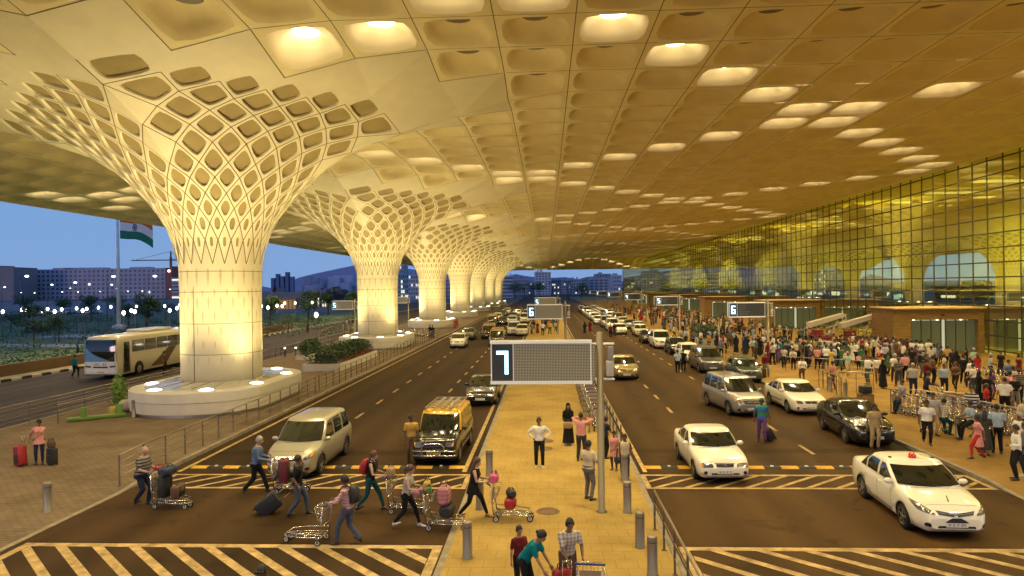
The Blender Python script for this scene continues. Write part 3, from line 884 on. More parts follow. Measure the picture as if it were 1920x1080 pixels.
def ev(fn, x): return interp(fn, x)
def smoothtab(tab, x):
    # Catmull-Rom through the table for soft body lines
    if x <= tab[0][0]: return tab[0][1]
    if x >= tab[-1][0]: return tab[-1][1]
    for k in range(len(tab)-1):
        if tab[k][0] <= x <= tab[k+1][0]:
            p1, p2 = tab[k], tab[k+1]
            p0 = tab[k-1] if k else p1; p3 = tab[k+2] if k+2 < len(tab) else p2
            t = (x-p1[0])/(p2[0]-p1[0]); h = p2[0]-p1[0]
            m1 = (p2[1]-p0[1])/(p2[0]-p0[0])*h if p2[0] != p0[0] else 0
            m2 = (p3[1]-p1[1])/(p3[0]-p1[0])*h if p3[0] != p1[0] else 0
            return (2*t**3-3*t*t+1)*p1[1]+(t**3-2*t*t+t)*m1+(-2*t**3+3*t*t)*p2[1]+(t**3-t*t)*m2

SPECS = {
 # deck: upper body line without the cabin; fractions in metres from the front (x=0 at the nose, going backwards)
 'sedan': dict(L=4.54, W=1.76, H=1.48, wb=2.6, fo=.93, r=.315, deck=[(0, .70), (.18, .79), (.5, .87), (1.05, .97), (1.4, 1.0), (3.4, 1.03), (3.75, 1.06), (4.3, 1.05), (4.54, .98)],
     ws=1.12, rf=2.02, rr=3.15, rw=3.86, belt=.99, tumble=.155, nose=.25, tail=.16, bpil=2.42, cpil=3.20, grille='v'),
 'saloon': dict(L=4.27, W=1.69, H=1.40, wb=2.5, fo=.83, r=.285, deck=[(0, .66), (.15, .73), (.5, .82), (1.0, .91), (1.3, .94), (3.2, .97), (3.5, .99), (4.1, .98), (4.27, .90)],
     ws=1.12, rf=1.86, rr=2.86, rw=3.55, belt=.93, tumble=.15, nose=.14, tail=.12, bpil=2.22, cpil=2.95, grille='slim'),
 'liftback': dict(L=4.51, W=1.74, H=1.43, wb=2.51, fo=.92, r=.305, deck=[(0, .68), (.15, .76), (.55, .85), (1.05, .93), (1.35, .96), (3.4, 1.0), (3.9, 1.02), (4.35, 1.0), (4.51, .92)],
     ws=1.12, rf=1.92, rr=3.0, rw=4.0, belt=.95, tumble=.16, nose=.17, tail=.14, bpil=2.32, cpil=3.1, grille='slim'),
 'mpv': dict(L=4.58, W=1.77, H=1.76, wb=2.75, fo=.86, r=.33, deck=[(0, .76), (.14, .86), (.45, .97), (.95, 1.08), (1.2, 1.1), (4.2, 1.14), (4.45, 1.12), (4.58, 1.0)],
     ws=.86, rf=1.72, rr=4.05, rw=4.42, belt=1.07, tumble=.17, nose=.24, tail=.10, bpil=2.28, cpil=3.22, dpil=3.35, grille='wide'),
 'hatch': dict(L=3.65, W=1.62, H=1.50, wb=2.4, fo=.72, r=.285, deck=[(0, .68), (.14, .80), (.4, .89), (.8, .97), (1.0, 1.0), (3.2, 1.04), (3.5, 1.0), (3.65, .85)],
     ws=.74, rf=1.45, rr=3.0, rw=3.50, belt=.98, tumble=.15, nose=.18, tail=.10, bpil=1.95, cpil=2.72, grille='slim'),
 'taxi': dict(L=4.43, W=1.68, H=1.72, wb=2.685, fo=.80, r=.33, deck=[(0, .86), (.10, .95), (.4, 1.02), (.95, 1.07), (1.2, 1.09), (4.2, 1.1), (4.36, 1.08), (4.43, 1.0)],
     ws=.98, rf=1.45, rr=4.18, rw=4.38, belt=1.05, tumble=.11, nose=.09, tail=.05, bpil=2.2, cpil=3.15, dpil=3.3, grille='none'),
}
def make_body(S):
    L_, W_ = S['L'], S['W']; cl = .20
    b = MB()
    xs = [0, .03, .08, .16, .28, .42, .6, .8, 1.0, 1.25, 1.6, 2.0, 2.4, 2.8, 3.2]
    xs = [x for x in xs if x < L_-1.1]+[L_-1.0, L_-.8, L_-.6, L_-.42, L_-.28, L_-.16, L_-.08, L_-.03, L_]
    rings = []
    for x in xs:
        # plan outline: rounded towards nose and tail
        f = max(0, (1.05-x)/1.05); r_ = max(0, (x-(L_-.85))/.85)
        hw = W_/2*(1-S['nose']*f**2.6-S['tail']*r_**2.6)
        zt = smoothtab(S['deck'], x)
        e0 = max(0, 1-x/.16); e1 = max(0, 1-(L_-x)/.16)
        e = max(e0, e1)
        zb = cl+.06*e+(.05 if e else 0)
        ztt = zt-.16*e*e if e0 else zt-.20*e*e
        hw -= .05*e*e
        H_ = ztt-zb
        half = [(0, zb), (hw*.80, zb), (hw*.95, zb+.05), (hw*.985, zb+H_*.28), (hw, zb+H_*.50), (hw*.992, zb+H_*.72), (hw*.965, zb+H_*.90), (hw*.90, zb+H_*.985), (hw*.55, zb+H_*1.012), (0, zb+H_*1.022)]
        ring = [V(L_/2-x, y, z) for y, z in half]+[V(L_/2-x, -y, z) for y, z in reversed(half[1:-1])]
        rings.append(ring)
    b.loft(rings, True, True, True)
    o = b.build('body', P_WHITE, None, True)
    # wheel arches
    cb_ = MB()
    for x in (S['fo'], S['fo']+S['wb']):
        for sd in (-1, 1):
            cb_.cyl((L_/2-x, sd*(W_/2-.30), S['r']), (L_/2-x, sd*(W_/2+.2), S['r']), S['r']+.055, n=28, smooth=True)
    c = cb_.build('cutter', m_trim, None, True)
    md = o.modifiers.new('cut', 'BOOLEAN'); md.operation = 'DIFFERENCE'; md.solver = 'EXACT'; md.object = c
    try: md.material_mode = 'TRANSFER'
    except Exception: pass
    me = evaluated(o)
    bpy.data.objects.remove(o); bpy.data.objects.remove(c)
    return me
def cabin_rings(S):
    L_, W_ = S['L'], S['W']; yb = W_/2*.935; yt = W_/2-S['tumble']-.02
    H_ = S['H']; zb = S['belt']
    rows = []
    segs = ['f']
    for t, z in ((0, zb-.06), (.0, zb+.03), (.5, lerp(zb, H_, .5)), (.86, H_-.11), (1.0, H_-.035)):
        tt = 0 if z <= zb+.03 else t
        bulge = .03*math.sin(PI*tt)
        y = lerp(yb, yt, tt**1.15)+bulge*.5
        xf = lerp(S['ws'], S['rf'], tt**.95)-bulge; xr = lerp(S['rw'], S['rr'], tt**1.0)+bulge
        cf = .16+.10*(1-tt)      # windshield curvature in plan
        cr = .10+.05*(1-tt)
        bp, cp = S['bpil'], S['cpil']; dp = S.get('dpil')
        pts = [(xf-.0, 0), (xf+cf*.28, y*.5), (xf+cf, y*.93), (xf+cf+.09, y)]
        pts += [(bp-.05, y*1.005), (bp+.05, y*1.005)]
        cx_ = min(cp, xr-cr-.12)
        pts += [(cx_-.03, y)]
        if dp:
            pts += [(cx_+.06, y), (min(dp+.72, xr-cr-.09), y*.995)]
        else:
            pts += [(cx_+.03, y), (xr-cr-.05, y*.99)]
        pts += [(xr-cr, y*.93), (xr-cr*.28, y*.5), (xr, 0)]
        rows.append([V(L_/2-x, yy, z) for x, yy in pts])
    return rows
def full(row): return row+[V(p.x, -p.y, p.z) for p in reversed(row[1:-1])]
def make_car(kind, name, label, cat, paint_m, roof_m=None, lower_m=None, plate='white', rim='alloy', extras=(), cap=False, group=None, text=None, detail=True):
    S = SPECS[kind]; L_, W_, H_ = S['L'], S['W'], S['H']
    root = thing(name, label, cat, (0, 0, 0), 0, group)
    me = make_body(S)
    # ---- lower body + cabin shell in one mesh
    rows = cabin_rings(S)
    b = MB()
    top = rows[-1]
    cr = [V(p.x*.93+(rows[-1][0].x+rows[-1][-1].x)/2*.07, p.y*.82, H_) for p in top]
    cr2 = [V(p.x*.5+(rows[-1][0].x+rows[-1][-1].x)/2*.5, p.y*.35, H_+.018) for p in top]
    b.loft([full(r) for r in rows]+[full(cr), full(cr2)], False, True, True)
    bm = bmesh.new(); bm.from_mesh(me)
    m2 = b.mesh('t')
    n0 = len(bm.faces)
    bm.from_mesh(m2); bm.faces.ensure_lookup_table()
    for f in bm.faces[n0:]: f.material_index = 2
    me2 = bpy.data.meshes.new('body'); bm.to_mesh(me2); bm.free()
    bm = bmesh.new(); bm.from_mesh(me2); bmesh.ops.recalc_face_normals(bm, faces=bm.faces); bm.to_mesh(me2)
    bvh = BVHTree.FromBMesh(bm); bm.free()
    for m in (lower_m or paint_m, m_trim, roof_m or paint_m): me2.materials.append(m)
    body = bpy.data.objects.new('body', me2); COL.objects.link(body); body.parent = root
    # ---- projected trim pieces
    def cast(o, d):
        hit = bvh.ray_cast(Vector(o), Vector(d))
        return hit[0], hit[1]
    def patch(bb, corners, axis, n=6, m_=3, off=.008, sgn=1, rnd_=0.0):
        """quad given by 4 corners on the projection plane, laid on the body"""
        ids = {}
        for i in range(n+1):
            for j in range(m_+1):
                u, v = i/n, j/m_
                if rnd_:
                    # pull the corners in for a softer outline
                    uu, vv = 2*u-1, 2*v-1
                    q = 1-rnd_*(uu*uu*vv*vv)
                    u, v = (uu*q+1)/2, (vv*q+1)/2
                a = [lerp(lerp(corners[0][k], corners[1][k], u), lerp(corners[3][k], corners[2][k], u), v) for k in (0, 1)]
                if axis == 'x': p, nn = cast((sgn*3.2, a[0], a[1]), (-sgn, 0, 0))
                elif axis == 'y': p, nn = cast((a[0], sgn*2, a[1]), (0, -sgn, 0))
                else: p, nn = cast((a[0], a[1], 3), (0, 0, -1))
                if p is None: return False
                p = p+(V(sgn, 0, 0) if axis == 'x' else V(0, sgn, 0) if axis == 'y' else V(0, 0, 1))*off*.6+nn*off*.4
                ids[i, j] = bb.vert(p)
        for i in range(n):
            for j in range(m_):
                f = [ids[i, j], ids[i+1, j], ids[i+1, j+1], ids[i, j+1]]
                if (axis == 'x') == (sgn > 0): pass
                bb.face(f, True)
        return True
    W2 = W_/2
    # windows from the cabin rings
    def win(name, a, c, r0, r1, both=True, ins=.0):
        bb = MB()
        sides = (1, -1) if both else (1,)
        for sd in sides:
            grid = []
            for rr in range(r0, r1+1):
                grid.append([V(p.x, p.y*sd, p.z) for p in rows[rr][a:c+1]])
            cen = sum((p for g in grid for p in g), V(0, 0, 0))/(len(grid)*len(grid[0]))
            ids = []
            for g in grid:
                row = []
                for p in g:
                    # push outwards and pull in a touch
                    q = p+(cen-p)*ins
                    o_ = V(q.x*.0, math.copysign(1, q.y) if abs(q.y) > .3 and 3 <= a < len(rows[0])-3 else 0, .25)
                    if a < 3: o_ = V(1, 0, .6)
                    elif c > len(rows[0])-3 and a >= len(rows[0])-4: o_ = V(-1, 0, .6)
                    row.append(bb.vert(q+o_.normalized()*.009))
                ids.append(row)
            for r_ in range(len(ids)-1):
                for k in range(len(ids[0])-1):
                    bb.face((ids[r_][k], ids[r_][k+1], ids[r_+1][k+1], ids[r_+1][k]), True)
        return bb
    nP = len(rows[0])
    for nm, a, c, ins in (('windscreen', 0, 2, .03), ('side_window', 3, 4, .05), ('side_window', 5, 6, .05), ('side_window', 7, 8, .10), ('rear_window', nP-3, nP-1, .04)):
        if nm == 'side_window' and a == 7 and kind in ('hatch',): continue
        if nm in ('windscreen', 'rear_window'):
            bb = win(nm, a, c, 1, 3, True, 0.0); bb.build(nm, m_win, root)
        else:
            for sd in (1, -1):
                bb = MB()
                g = [[V(p.x, p.y*sd, p.z) for p in rows[rr][a:c+1]] for rr in (1, 2, 3)]
                cx = sum(p.x for r_ in g for p in r_)/6
                ids = [[bb.vert(V(cx+(p.x-cx)*(1-ins), p.y+sd*.010, p.z)) for p in r_] for r_ in g]
                for r_ in range(2): bb.face((ids[r_][0], ids[r_][1], ids[r_+1][1], ids[r_+1][0]), True)
                bb.build('side_window', m_win, root)
    # lights, grille, intake, fog lamps, plate
    zn = smoothtab(S['deck'], .12)
    zh = zn-.10
    if kind == 'sedan': HL = [(.44, zn-.14), (.79, zn-.07), (.83, zn+.12), (.58, zn+.0)]
    elif kind == 'mpv': HL = [(.47, zn-.20), (.77, zn-.10), (.81, zn+.09), (.56, zn-.04)]
    elif kind == 'taxi': HL = [(.44, zn-.24), (.74, zn-.24), (.74, zn-.08), (.44, zn-.08)]
    elif kind == 'saloon': HL = [(.36, zn-.17), (.76, zn-.17), (.74, zn-.03), (.40, zn-.05)]
    else: HL = [(.38, zn-.17), (.72, zn-.15), (.70, zn-.0), (.42, zn-.04)]
    for sd in (1, -1):
        bb = MB(); ok = patch(bb, [(y*sd*W_/1.76, z) for y, z in HL], 'x', 8, 4, .012, 1, .12)
        if ok: bb.build('headlight', m_head, root, True)
        bb = MB()
        y0 = HL[1][0]*W_/1.76
        if kind != 'sedan' and patch(bb, [(sd*(y0-.07), HL[1][1]+.01), (sd*(y0-.005), HL[1][1]+.03), (sd*(y0-.0), HL[2][1]-.01), (sd*(y0-.05), HL[2][1]-.03)], 'x', 3, 3, .018, 1, .1): bb.build('indicator', m_indic, root, True)
    if S['grille'] == 'v':
        for sd in (1, -1):
            bb = MB(); patch(bb, [(sd*.03, zn-.17), (sd*.40, zn-.12), (sd*.45, zn-.03), (sd*.06, zn-.085)], 'x', 6, 3, .01, 1); bb.build('grille', m_trim, root, True)
            bb = MB(); patch(bb, [(sd*.05, zn-.12), (sd*.42, zn-.075), (sd*.42, zn-.068), (sd*.05, zn-.112)], 'x', 6, 1, .018, 1); bb.build('grille_bar', m_wheelcap, root, True)
    elif S['grille'] == 'slim':
        bb = MB(); patch(bb, [(-.27, zn-.16), (.27, zn-.16), (.29, zn-.06), (-.29, zn-.06)], 'x', 8, 3, .01, 1, .1); bb.build('grille', m_trim, root, True)
        bb = MB(); patch(bb, [(-.30, zn-.06), (.30, zn-.06), (.30, zn-.04), (-.30, zn-.04)], 'x', 8, 1, .016, 1); bb.build('grille_bar', m_chrome, root, True)
    elif S['grille'] == 'wide':
        bb = MB(); patch(bb, [(-.36, zn-.20), (.36, zn-.20), (.44, zn-.05), (-.44, zn-.05)], 'x', 8, 3, .01, 1, .06); bb.build('grille', m_trim, root, True)
        bb = MB()
        for zz in (-.075, -.125): patch(bb, [(-.42, zn+zz-.012), (.42, zn+zz-.012), (.42, zn+zz+.012), (-.42, zn+zz+.012)], 'x', 8, 1, .02, 1)
        bb.build('grille_bar', m_chrome, root, True)
    if kind != 'taxi':
        bb = MB(); patch(bb, [(-.42, .29), (.42, .29), (.46, .39), (-.46, .39)], 'x', 8, 2, .01, 1, .08); bb.build('intake', m_trim, root, True)
        for sd in (1, -1):
            bb = MB()
            if patch(bb, [(sd*.58*W_/1.76, .34), (sd*.70*W_/1.76, .36), (sd*.69*W_/1.76, .45), (sd*.58*W_/1.76, .45)], 'x', 3, 3, .01, 1, .2): bb.build('fog_lamp_recess', m_trim, root, True)
        # emblem
        p, _ = cast((3.2, .0, zn-.10), (-1, 0, 0))
        if p is not None:
            bb = MB()
            R_ = Matrix.Rotation(PI/2, 3, 'Y')
            for rx_, ry_ in ((.055, .038), (.022, .036), (.045, .016)):
                bb.tube([p+V(.022, rx_*math.cos(t), ry_*math.sin(t)) for t in [2*PI*k/16 for k in range(16)]], .006, 5, closed=True)
            bb.build('emblem', m_chrome, root)
    # plate
    zp = .42 if kind != 'taxi' else .50
    p, _ = cast((3.2, 0, zp), (-1, 0, 0))
    bb = MB(); bb.box((p.x+.022, 0, zp), (.014, .50, .11)); bb.m = 1
    if detail:
        txt = text or 'MH 02'
        bb.add(text_mb(txt, .40, .07), Matrix.Translation((p.x+.031, 0, zp)) @ Matrix.Rotation(PI/2, 4, 'Z') @ Matrix.Rotation(PI/2, 4, 'X'), 1)
    bb.build('number_plate', [m_plateY if plate == 'yellow' else m_plate, m_ink], root)
    # rear: lamps, plate
    zr = smoothtab(S['deck'], L_-.12)
    for sd in (1, -1):
        bb = MB()
        if patch(bb, [(sd*.46*W_/1.76, zr-.28), (sd*.74*W_/1.76, zr-.26), (sd*.74*W_/1.76, zr-.06), (sd*.52*W_/1.76, zr-.06)], 'x', 5, 4, .012, -1, .1): bb.build('tail_lamp', m_red, root, True)
    # door seams, mouldings, handles
    bb = MB(); zs, zt_ = .32, S['belt']-.02
    for sd in (1, -1):
        for x in (S['ws']+.42, S['bpil'], S['cpil']+.02):
            patch(bb, [(L_/2-x-.006, zs), (L_/2-x+.006, zs), (L_/2-x+.006, zt_), (L_/2-x-.006, zt_)], 'y', 1, 6, .004, sd)
        xa, xb_ = S['ws']+.42, S['cpil']+.02
        patch(bb, [(L_/2-xb_, zs-.006), (L_/2-xa, zs-.006), (L_/2-xa, zs+.006), (L_/2-xb_, zs+.006)], 'y', 8, 1, .004, sd)
    # bonnet shut line
    patch(bb, [(L_/2-S['ws']-.0, -.62), (L_/2-S['ws']+.0-.012, -.62), (L_/2-S['ws']-.012, .62), (L_/2-S['ws'], .62)], 'z', 1, 6, .004)
    patch(bb, [(L_/2-.25, -.6), (L_/2-.262, -.6), (L_/2-.262, .6), (L_/2-.25, .6)], 'z', 1, 8, .004)
    bb.build('panel_gaps', m_seamc, root)
    for sd in (1, -1):
        for x in (S['bpil']-.16, S['cpil']-.12):
            p, _ = cast((L_/2-x, sd*2, S['belt']-.13), (0, -sd, 0))
            if p is not None:
                hb = MB(); hb.rbox((p.x, p.y+sd*.018, p.z), (.19, .03, .032), .012); hb.build('door_handle', lower_m or paint_m, root)
        bb = MB()
        if patch(bb, [(L_/2-S['cpil'], .50), (L_/2-S['ws']-.45, .50), (L_/2-S['ws']-.45, .545), (L_/2-S['cpil'], .545)], 'y', 8, 1, .012, sd):
            bb.build('side_moulding', m_trim if kind in ('liftback', 'taxi') else (lower_m or paint_m), root, True)
        # door mirror
        mb_ = MB(); xm = L_/2-S['ws']-.42; ym = sd*(W2*.93+.12); zm = S['belt']+.07
        mb_.ell((xm, ym, zm), (.075, .115, .075), n=14, m=8); mb_.cyl((xm, sd*W2*.88, zm-.05), (xm, ym, zm-.03), .03, n=8)
        mb_.m = 1; mb_.box((xm-.06, ym, zm), (.03, .17, .10)); mb_.build('door_mirror', [m_trim if cap else (roof_m if roof_m and kind != 'taxi' else lower_m or paint_m), m_win], root)
    # wipers
    bb = MB()
    for y0, y1 in ((.45, -.15), (-.1, -.60)):
        x0 = L_/2-S['ws']-.02
        bb.tube([V(x0, y0*W_/1.76, S['belt']+.045), V(x0-.16, (y0+y1)/2, S['belt']+.12), V(x0-.14, y1, S['belt']+.105)], .009, 4)
    bb.build('wiper', m_trim, root)
    # under tray
    bb = MB(); bb.box((0, 0, .22), (L_-.5, W_-.5, .10)); bb.build('underbody', m_trim, root)
    # wheels
    for x in (S['fo'], S['fo']+S['wb']):
        for sd in (1, -1):
            r = S['r']; wv = .20
            tb = MB(); tb.lathe([(r*.62, -wv/2), (r*.88, -wv/2), (r*.97, -wv/2+.02), (r, -wv/2+.05), (r, wv/2-.05), (r*.97, wv/2-.02), (r*.88, wv/2), (r*.62, wv/2), (r*.6, 0)], n=28, axis='Y')
            t_ = tb.build('wheel', m_tyre, root, True); t_.location = (L_/2-x, sd*(W2-.115), r)
            rb_ = MB()
            yo = sd*wv/2
            rb_.lathe([(r*.66, yo), (r*.64, yo-sd*.012), (r*.58, yo-sd*.035), (.0, yo-sd*.06)][:3]+[(r*.05, yo-sd*.07)], n=28, axis='Y', cap1=True)
            rb_.m = 1
            ns = 5 if rim == 'alloy' else 9
            for k in range(ns):
                a = 2*PI*k/ns+.2
                dv = V(math.cos(a), 0, math.sin(a)); sv = V(-math.sin(a), 0, math.cos(a))
                w0, w1 = r*.10, r*.13
                rb_.poly([dv*r*.12+sv*w0+V(0, yo-sd*.014, 0), dv*r*.62+sv*w1+V(0, yo-sd*.008, 0), dv*r*.62-sv*w1+V(0, yo-sd*.008, 0), dv*r*.12-sv*w0+V(0, yo-sd*.014, 0)])
            rb_.lathe([(r*.17, yo-sd*.016), (r*.14, yo-sd*.004), (.01, yo-sd*.002)], n=14, axis='Y', cap1=True)
            rb_.lathe([(r*.66, yo-sd*.008), (r*.68, yo+sd*.004), (r*.60, yo-sd*.01)], n=28, axis='Y')
            rm = rb_.build('rim', [m_trim, m_rimm if rim == 'alloy' else m_wheelcap], t_, False)
    if kind == 'mpv' or 'rack' in extras:
        bb = MB()
        if 'rack' in extras:
            xa, xb_ = L_/2-S['rf']-.1, L_/2-S['rr']+.2
            for sd in (1, -1): bb.tube([V(xa, sd*.60, H_+.12), V(xb_, sd*.60, H_+.12)], .016, 6)
            nx_ = 7
            for k in range(nx_):
                x = lerp(xa, xb_, k/(nx_-1)); bb.tube([V(x, -.60, H_-.03), V(x, -.60, H_+.12), V(x, .60, H_+.12), V(x, .60, H_-.03)], .013, 6)
            for y in (-.3, 0, .3): bb.box(((xa+xb_)/2, y, H_+.105), (abs(xb_-xa), .12, .014))
            bb.build('roof_rack', mat('rack_steel', (.36, .33, .28), .4, .7), root)
    if 'bullbar' in extras:
        bb = MB(); xf = L_/2+.10
        for zz in (.42, .58): bb.tube([V(xf-.12, -.78, zz), V(xf, -.70, zz), V(xf+.02, 0, zz), V(xf, .70, zz), V(xf-.12, .78, zz)], .032, 8)
        bb.tube([V(xf, -.40, .42), V(xf+.03, -.38, .74), V(xf+.03, -.28, .84), V(xf+.03, .28, .84), V(xf+.03, .38, .74), V(xf, .40, .42)], .028, 8)
        bb.build('bull_bar', m_chrome, root)
    if 'beacon' in extras:
        bb = MB(); bb.lathe([(.10, 0), (.10, .03), (.085, .10), (.05, .135), (.01, .145)], c=(L_/2-S['rf']-.25, 0, H_+.018), n=18, cap1=True)
        bb.build('beacon', m_red, root)
        bb = MB()
        for sd in (1, -1): bb.rbox((L_/2-S['rf']-.32, sd*.55, H_-.005), (.10, .08, .06), .02)
        bb.build('roof_mount', m_trim, root)
    if 'flagmast' in extras:
        p, _ = cast((L_/2-.38, 0, 3), (0, 0, -1)); bb = MB(); bb.tube([p, p+V(-.10, 0, .13)], .014, 6); bb.build('flag_mast', m_trim, root)
        p, _ = cast((3.2, 0, .5), (-1, 0, 0)); bb = MB(); bb.slab([V(p.x+.03, -.27, .475), V(p.x+.03, .27, .475), V(p.x+.02, .20, .53), V(p.x+.01, .10, .58), V(p.x+.01, -.10, .58), V(p.x+.02, -.20, .53)], (.012, 0, 0)); bb.build('plate_hood', m_trim, root)
    return root
# place the vehicles; every car faces the camera end of the road (-Y)
def put(root, x, y, deg=0.0):
    # x, y: centre of the car; deg: nose turned towards +X
    root.location = (x, y, 0); root.rotation_euler = (0, 0, -PI/2+math.radians(deg)); return root
c_cor = put(make_car('sedan', 'parked_sedan', 'large white sedan with a red roof beacon and black badge hood, nearest the camera', 'car', P_WHITE, extras=('beacon', 'flagmast'), text='MH 02 XP 0066'), 9.98, 19.55, -3)
c_city = put(make_car('saloon', 'driving_saloon', 'older white saloon with slim grille crossing the hump beside the median', 'car', P_WHITE, rim='steel', text='MH 01 AX 52'), 5.52, 24.2, 1)
c_inL = put(make_car('mpv', 'driving_mpv', 'champagne people carrier stopped at the hatched crossing on the inner road', 'car', P_CHAMP, rim='alloy', text='MH 03 AM 211'), -8.55, 24.75, -1)
c_inR = put(make_car('mpv', 'driving_mpv', 'silver people carrier turned out beside a white liftback on the terminal road', 'car', P_SILVER, text='MH 04 AS 36'), 9.35, 35.5, 8)
c_sko = put(make_car('liftback', 'parked_liftback', 'white liftback with dark side moulding parked by the terminal kerb', 'car', P_WHITE, text='MH 02 AM 1'), 12.5, 35.85, 1)
c_blk = put(make_car('sedan', 'parked_sedan', 'glossy black sedan parked at the terminal kerb behind the policeman', 'car', P_BLACK, text='MH 01 AH 9'), 12.6, 29.25, -3)
c_tax = put(make_car('taxi', 'taxi_van', 'black taxi van with yellow top, roof rack and chrome bull bar', 'taxi', P_BLACK, roof_m=P_TAXI, lower_m=P_BLACK, plate='yellow', rim='steel', extras=('rack', 'bullbar'), cap=True, text='MH 01 X 28'), -3.95, 26.45, -2)
c_dks = put(make_car('saloon', 'driving_saloon', 'dark grey sedan waiting behind the black and yellow taxi van', 'car', paint('charcoal', (.035, .032, .028), .25, .3), text='MH 43 A 11'), -3.55, 38.6, 0)
c_gold = put(make_car('sedan', 'driving_sedan', 'gold sedan driving alone in the lane beside the median', 'car', P_GOLD, text='MH 04 X 8'), 5.3, 48.6, 0)
def rep(src, x, y, label, paint_m, roof_m=None, deg=0, group=None, cat=None):
    r = copy_tree(src); put(r, x, y, deg); r['label'] = label
    if cat: r['category'] = cat
    if group: r['group'] = group
    for o in r.children:
        nm = o.name.split('.')[0]
        if nm == 'body': objmats(o, [paint_m, m_trim, roof_m or paint_m])
        elif nm in ('door_mirror', 'door_handle'): objmats(o, [paint_m])
        elif nm == 'side_moulding' and src is not c_sko and src is not c_tax: objmats(o, [paint_m])
    return r
hat = put(make_car('hatch', 'parked_hatchback', 'white hatchback third in the kerb queue past the grey people carrier', 'car', P_WHITE, rim='steel', text='MH 02 A 7'), 11.75, 58.3, 2)
rep(c_inL, 11.75, 52.0, 'dark grey people carrier behind the silver one in the kerb queue', P_GREY)
rep(hat, 13.0, 46.6, 'dark hatchback squeezed between the kerb and the grey people carrier', P_DKGREEN)
rep(hat, 11.9, 64.8, 'dark hatchback behind the white hatchback in the kerb queue', P_BLACK)
rep(c_inR, 11.55, 71.5, 'white tall people carrier midway along the kerb queue', P_WHITE)
rep(c_dks, 11.2, 77.6, 'black saloon behind the white people carrier in the kerb queue', P_BLACK)
Q = [('hatch', 11.7, 88, 'cream hatchback beyond the second porch in the kerb queue', P_CREAM), ('saloon', 9.6, 92, 'white saloon double parked beside the cream hatchback', P_WHITE), ('mpv', 9.3, 99.5, 'white people carrier double parked beyond the white saloon', P_WHITE),
     ('hatch', 12.4, 95, 'green hatchback at the kerb beyond the cream hatchback', P_GREEN), ('saloon', 12.3, 103, 'grey saloon at the kerb near the third sign', P_GREY), ('mpv', 9.2, 108, 'silver people carrier double parked near the third sign', P_SILVER),
     ('hatch', 8.6, 116, 'white hatchback leaving the far queue in the middle lane', P_WHITE), ('saloon', 12.2, 112, 'cream saloon at the kerb past the third sign', P_CREAM), ('mpv', 12.2, 121, 'grey people carrier at the kerb in the far queue', P_GREY)]
SRC = {'hatch': hat, 'saloon': c_dks, 'mpv': c_inR, 'taxi': c_tax, 'sedan': c_gold}
for k_, x, y, lb, pm in Q: rep(SRC[k_], x, y, lb, pm)
for q in range(16):
    k_ = rnd.choice(('hatch', 'saloon', 'mpv', 'sedan')); cn, pm = rnd.choice((('white', P_WHITE), ('white', P_WHITE), ('silver', P_SILVER), ('cream', P_CREAM), ('grey', P_GREY)))
    x = (8.9, 12.2)[q % 2]; y = 128+(q//2)*7.0+(3 if q % 2 else 0)
    rep(SRC[k_], x, y, 'small %s car in the crowded far end of the terminal road' % cn, pm, group='%s cars far along the terminal road' % cn)
# inner road
rep(hat, -9.35, 73.6, 'white hatchback coming alone past the second column', P_WHITE)
rep(c_dks, -9.6, 85.0, 'dark green saloon behind the lone white hatchback', P_DKGREEN)
rep(c_tax, -7.2, 86.5, 'black and yellow taxi van without riders in the middle lane', P_BLACK, P_TAXI, cat='taxi')
rep(c_tax, -5.4, 76.0, 'black and yellow taxi van seen half behind the large sign board', P_BLACK, P_TAXI, cat='taxi')
rep(c_inR, -4.3, 92.4, 'white people carrier behind the large sign board', P_WHITE)
rep(hat, -3.2, 90.5, 'cream hatchback next to the median behind the large sign board', P_CREAM)
rep(c_tax, -9.0, 115.5, 'black and yellow taxi van far back by the third column', P_BLACK, P_TAXI, cat='taxi')
rep(c_dks, -7.3, 118, 'black saloon far back beside a pale green hatchback', P_BLACK)
rep(hat, -5.8, 117.4, 'pale green hatchback far back on the inner road', P_GREEN)
rep(c_inR, -3.8, 123, 'white people carrier far back near the median', P_WHITE)
for q in range(8):
    cn, pm = (('white', P_WHITE), ('grey', P_GREY), ('cream', P_CREAM), ('black', P_BLACK))[q % 4]
    rep(SRC[('hatch', 'saloon', 'mpv')[q % 3]], (-9.3, -6.5, -3.9)[q % 3], 132+q*5.5, 'small %s car at the far end of the inner road' % cn, pm, group='%s cars far along the inner road' % cn)
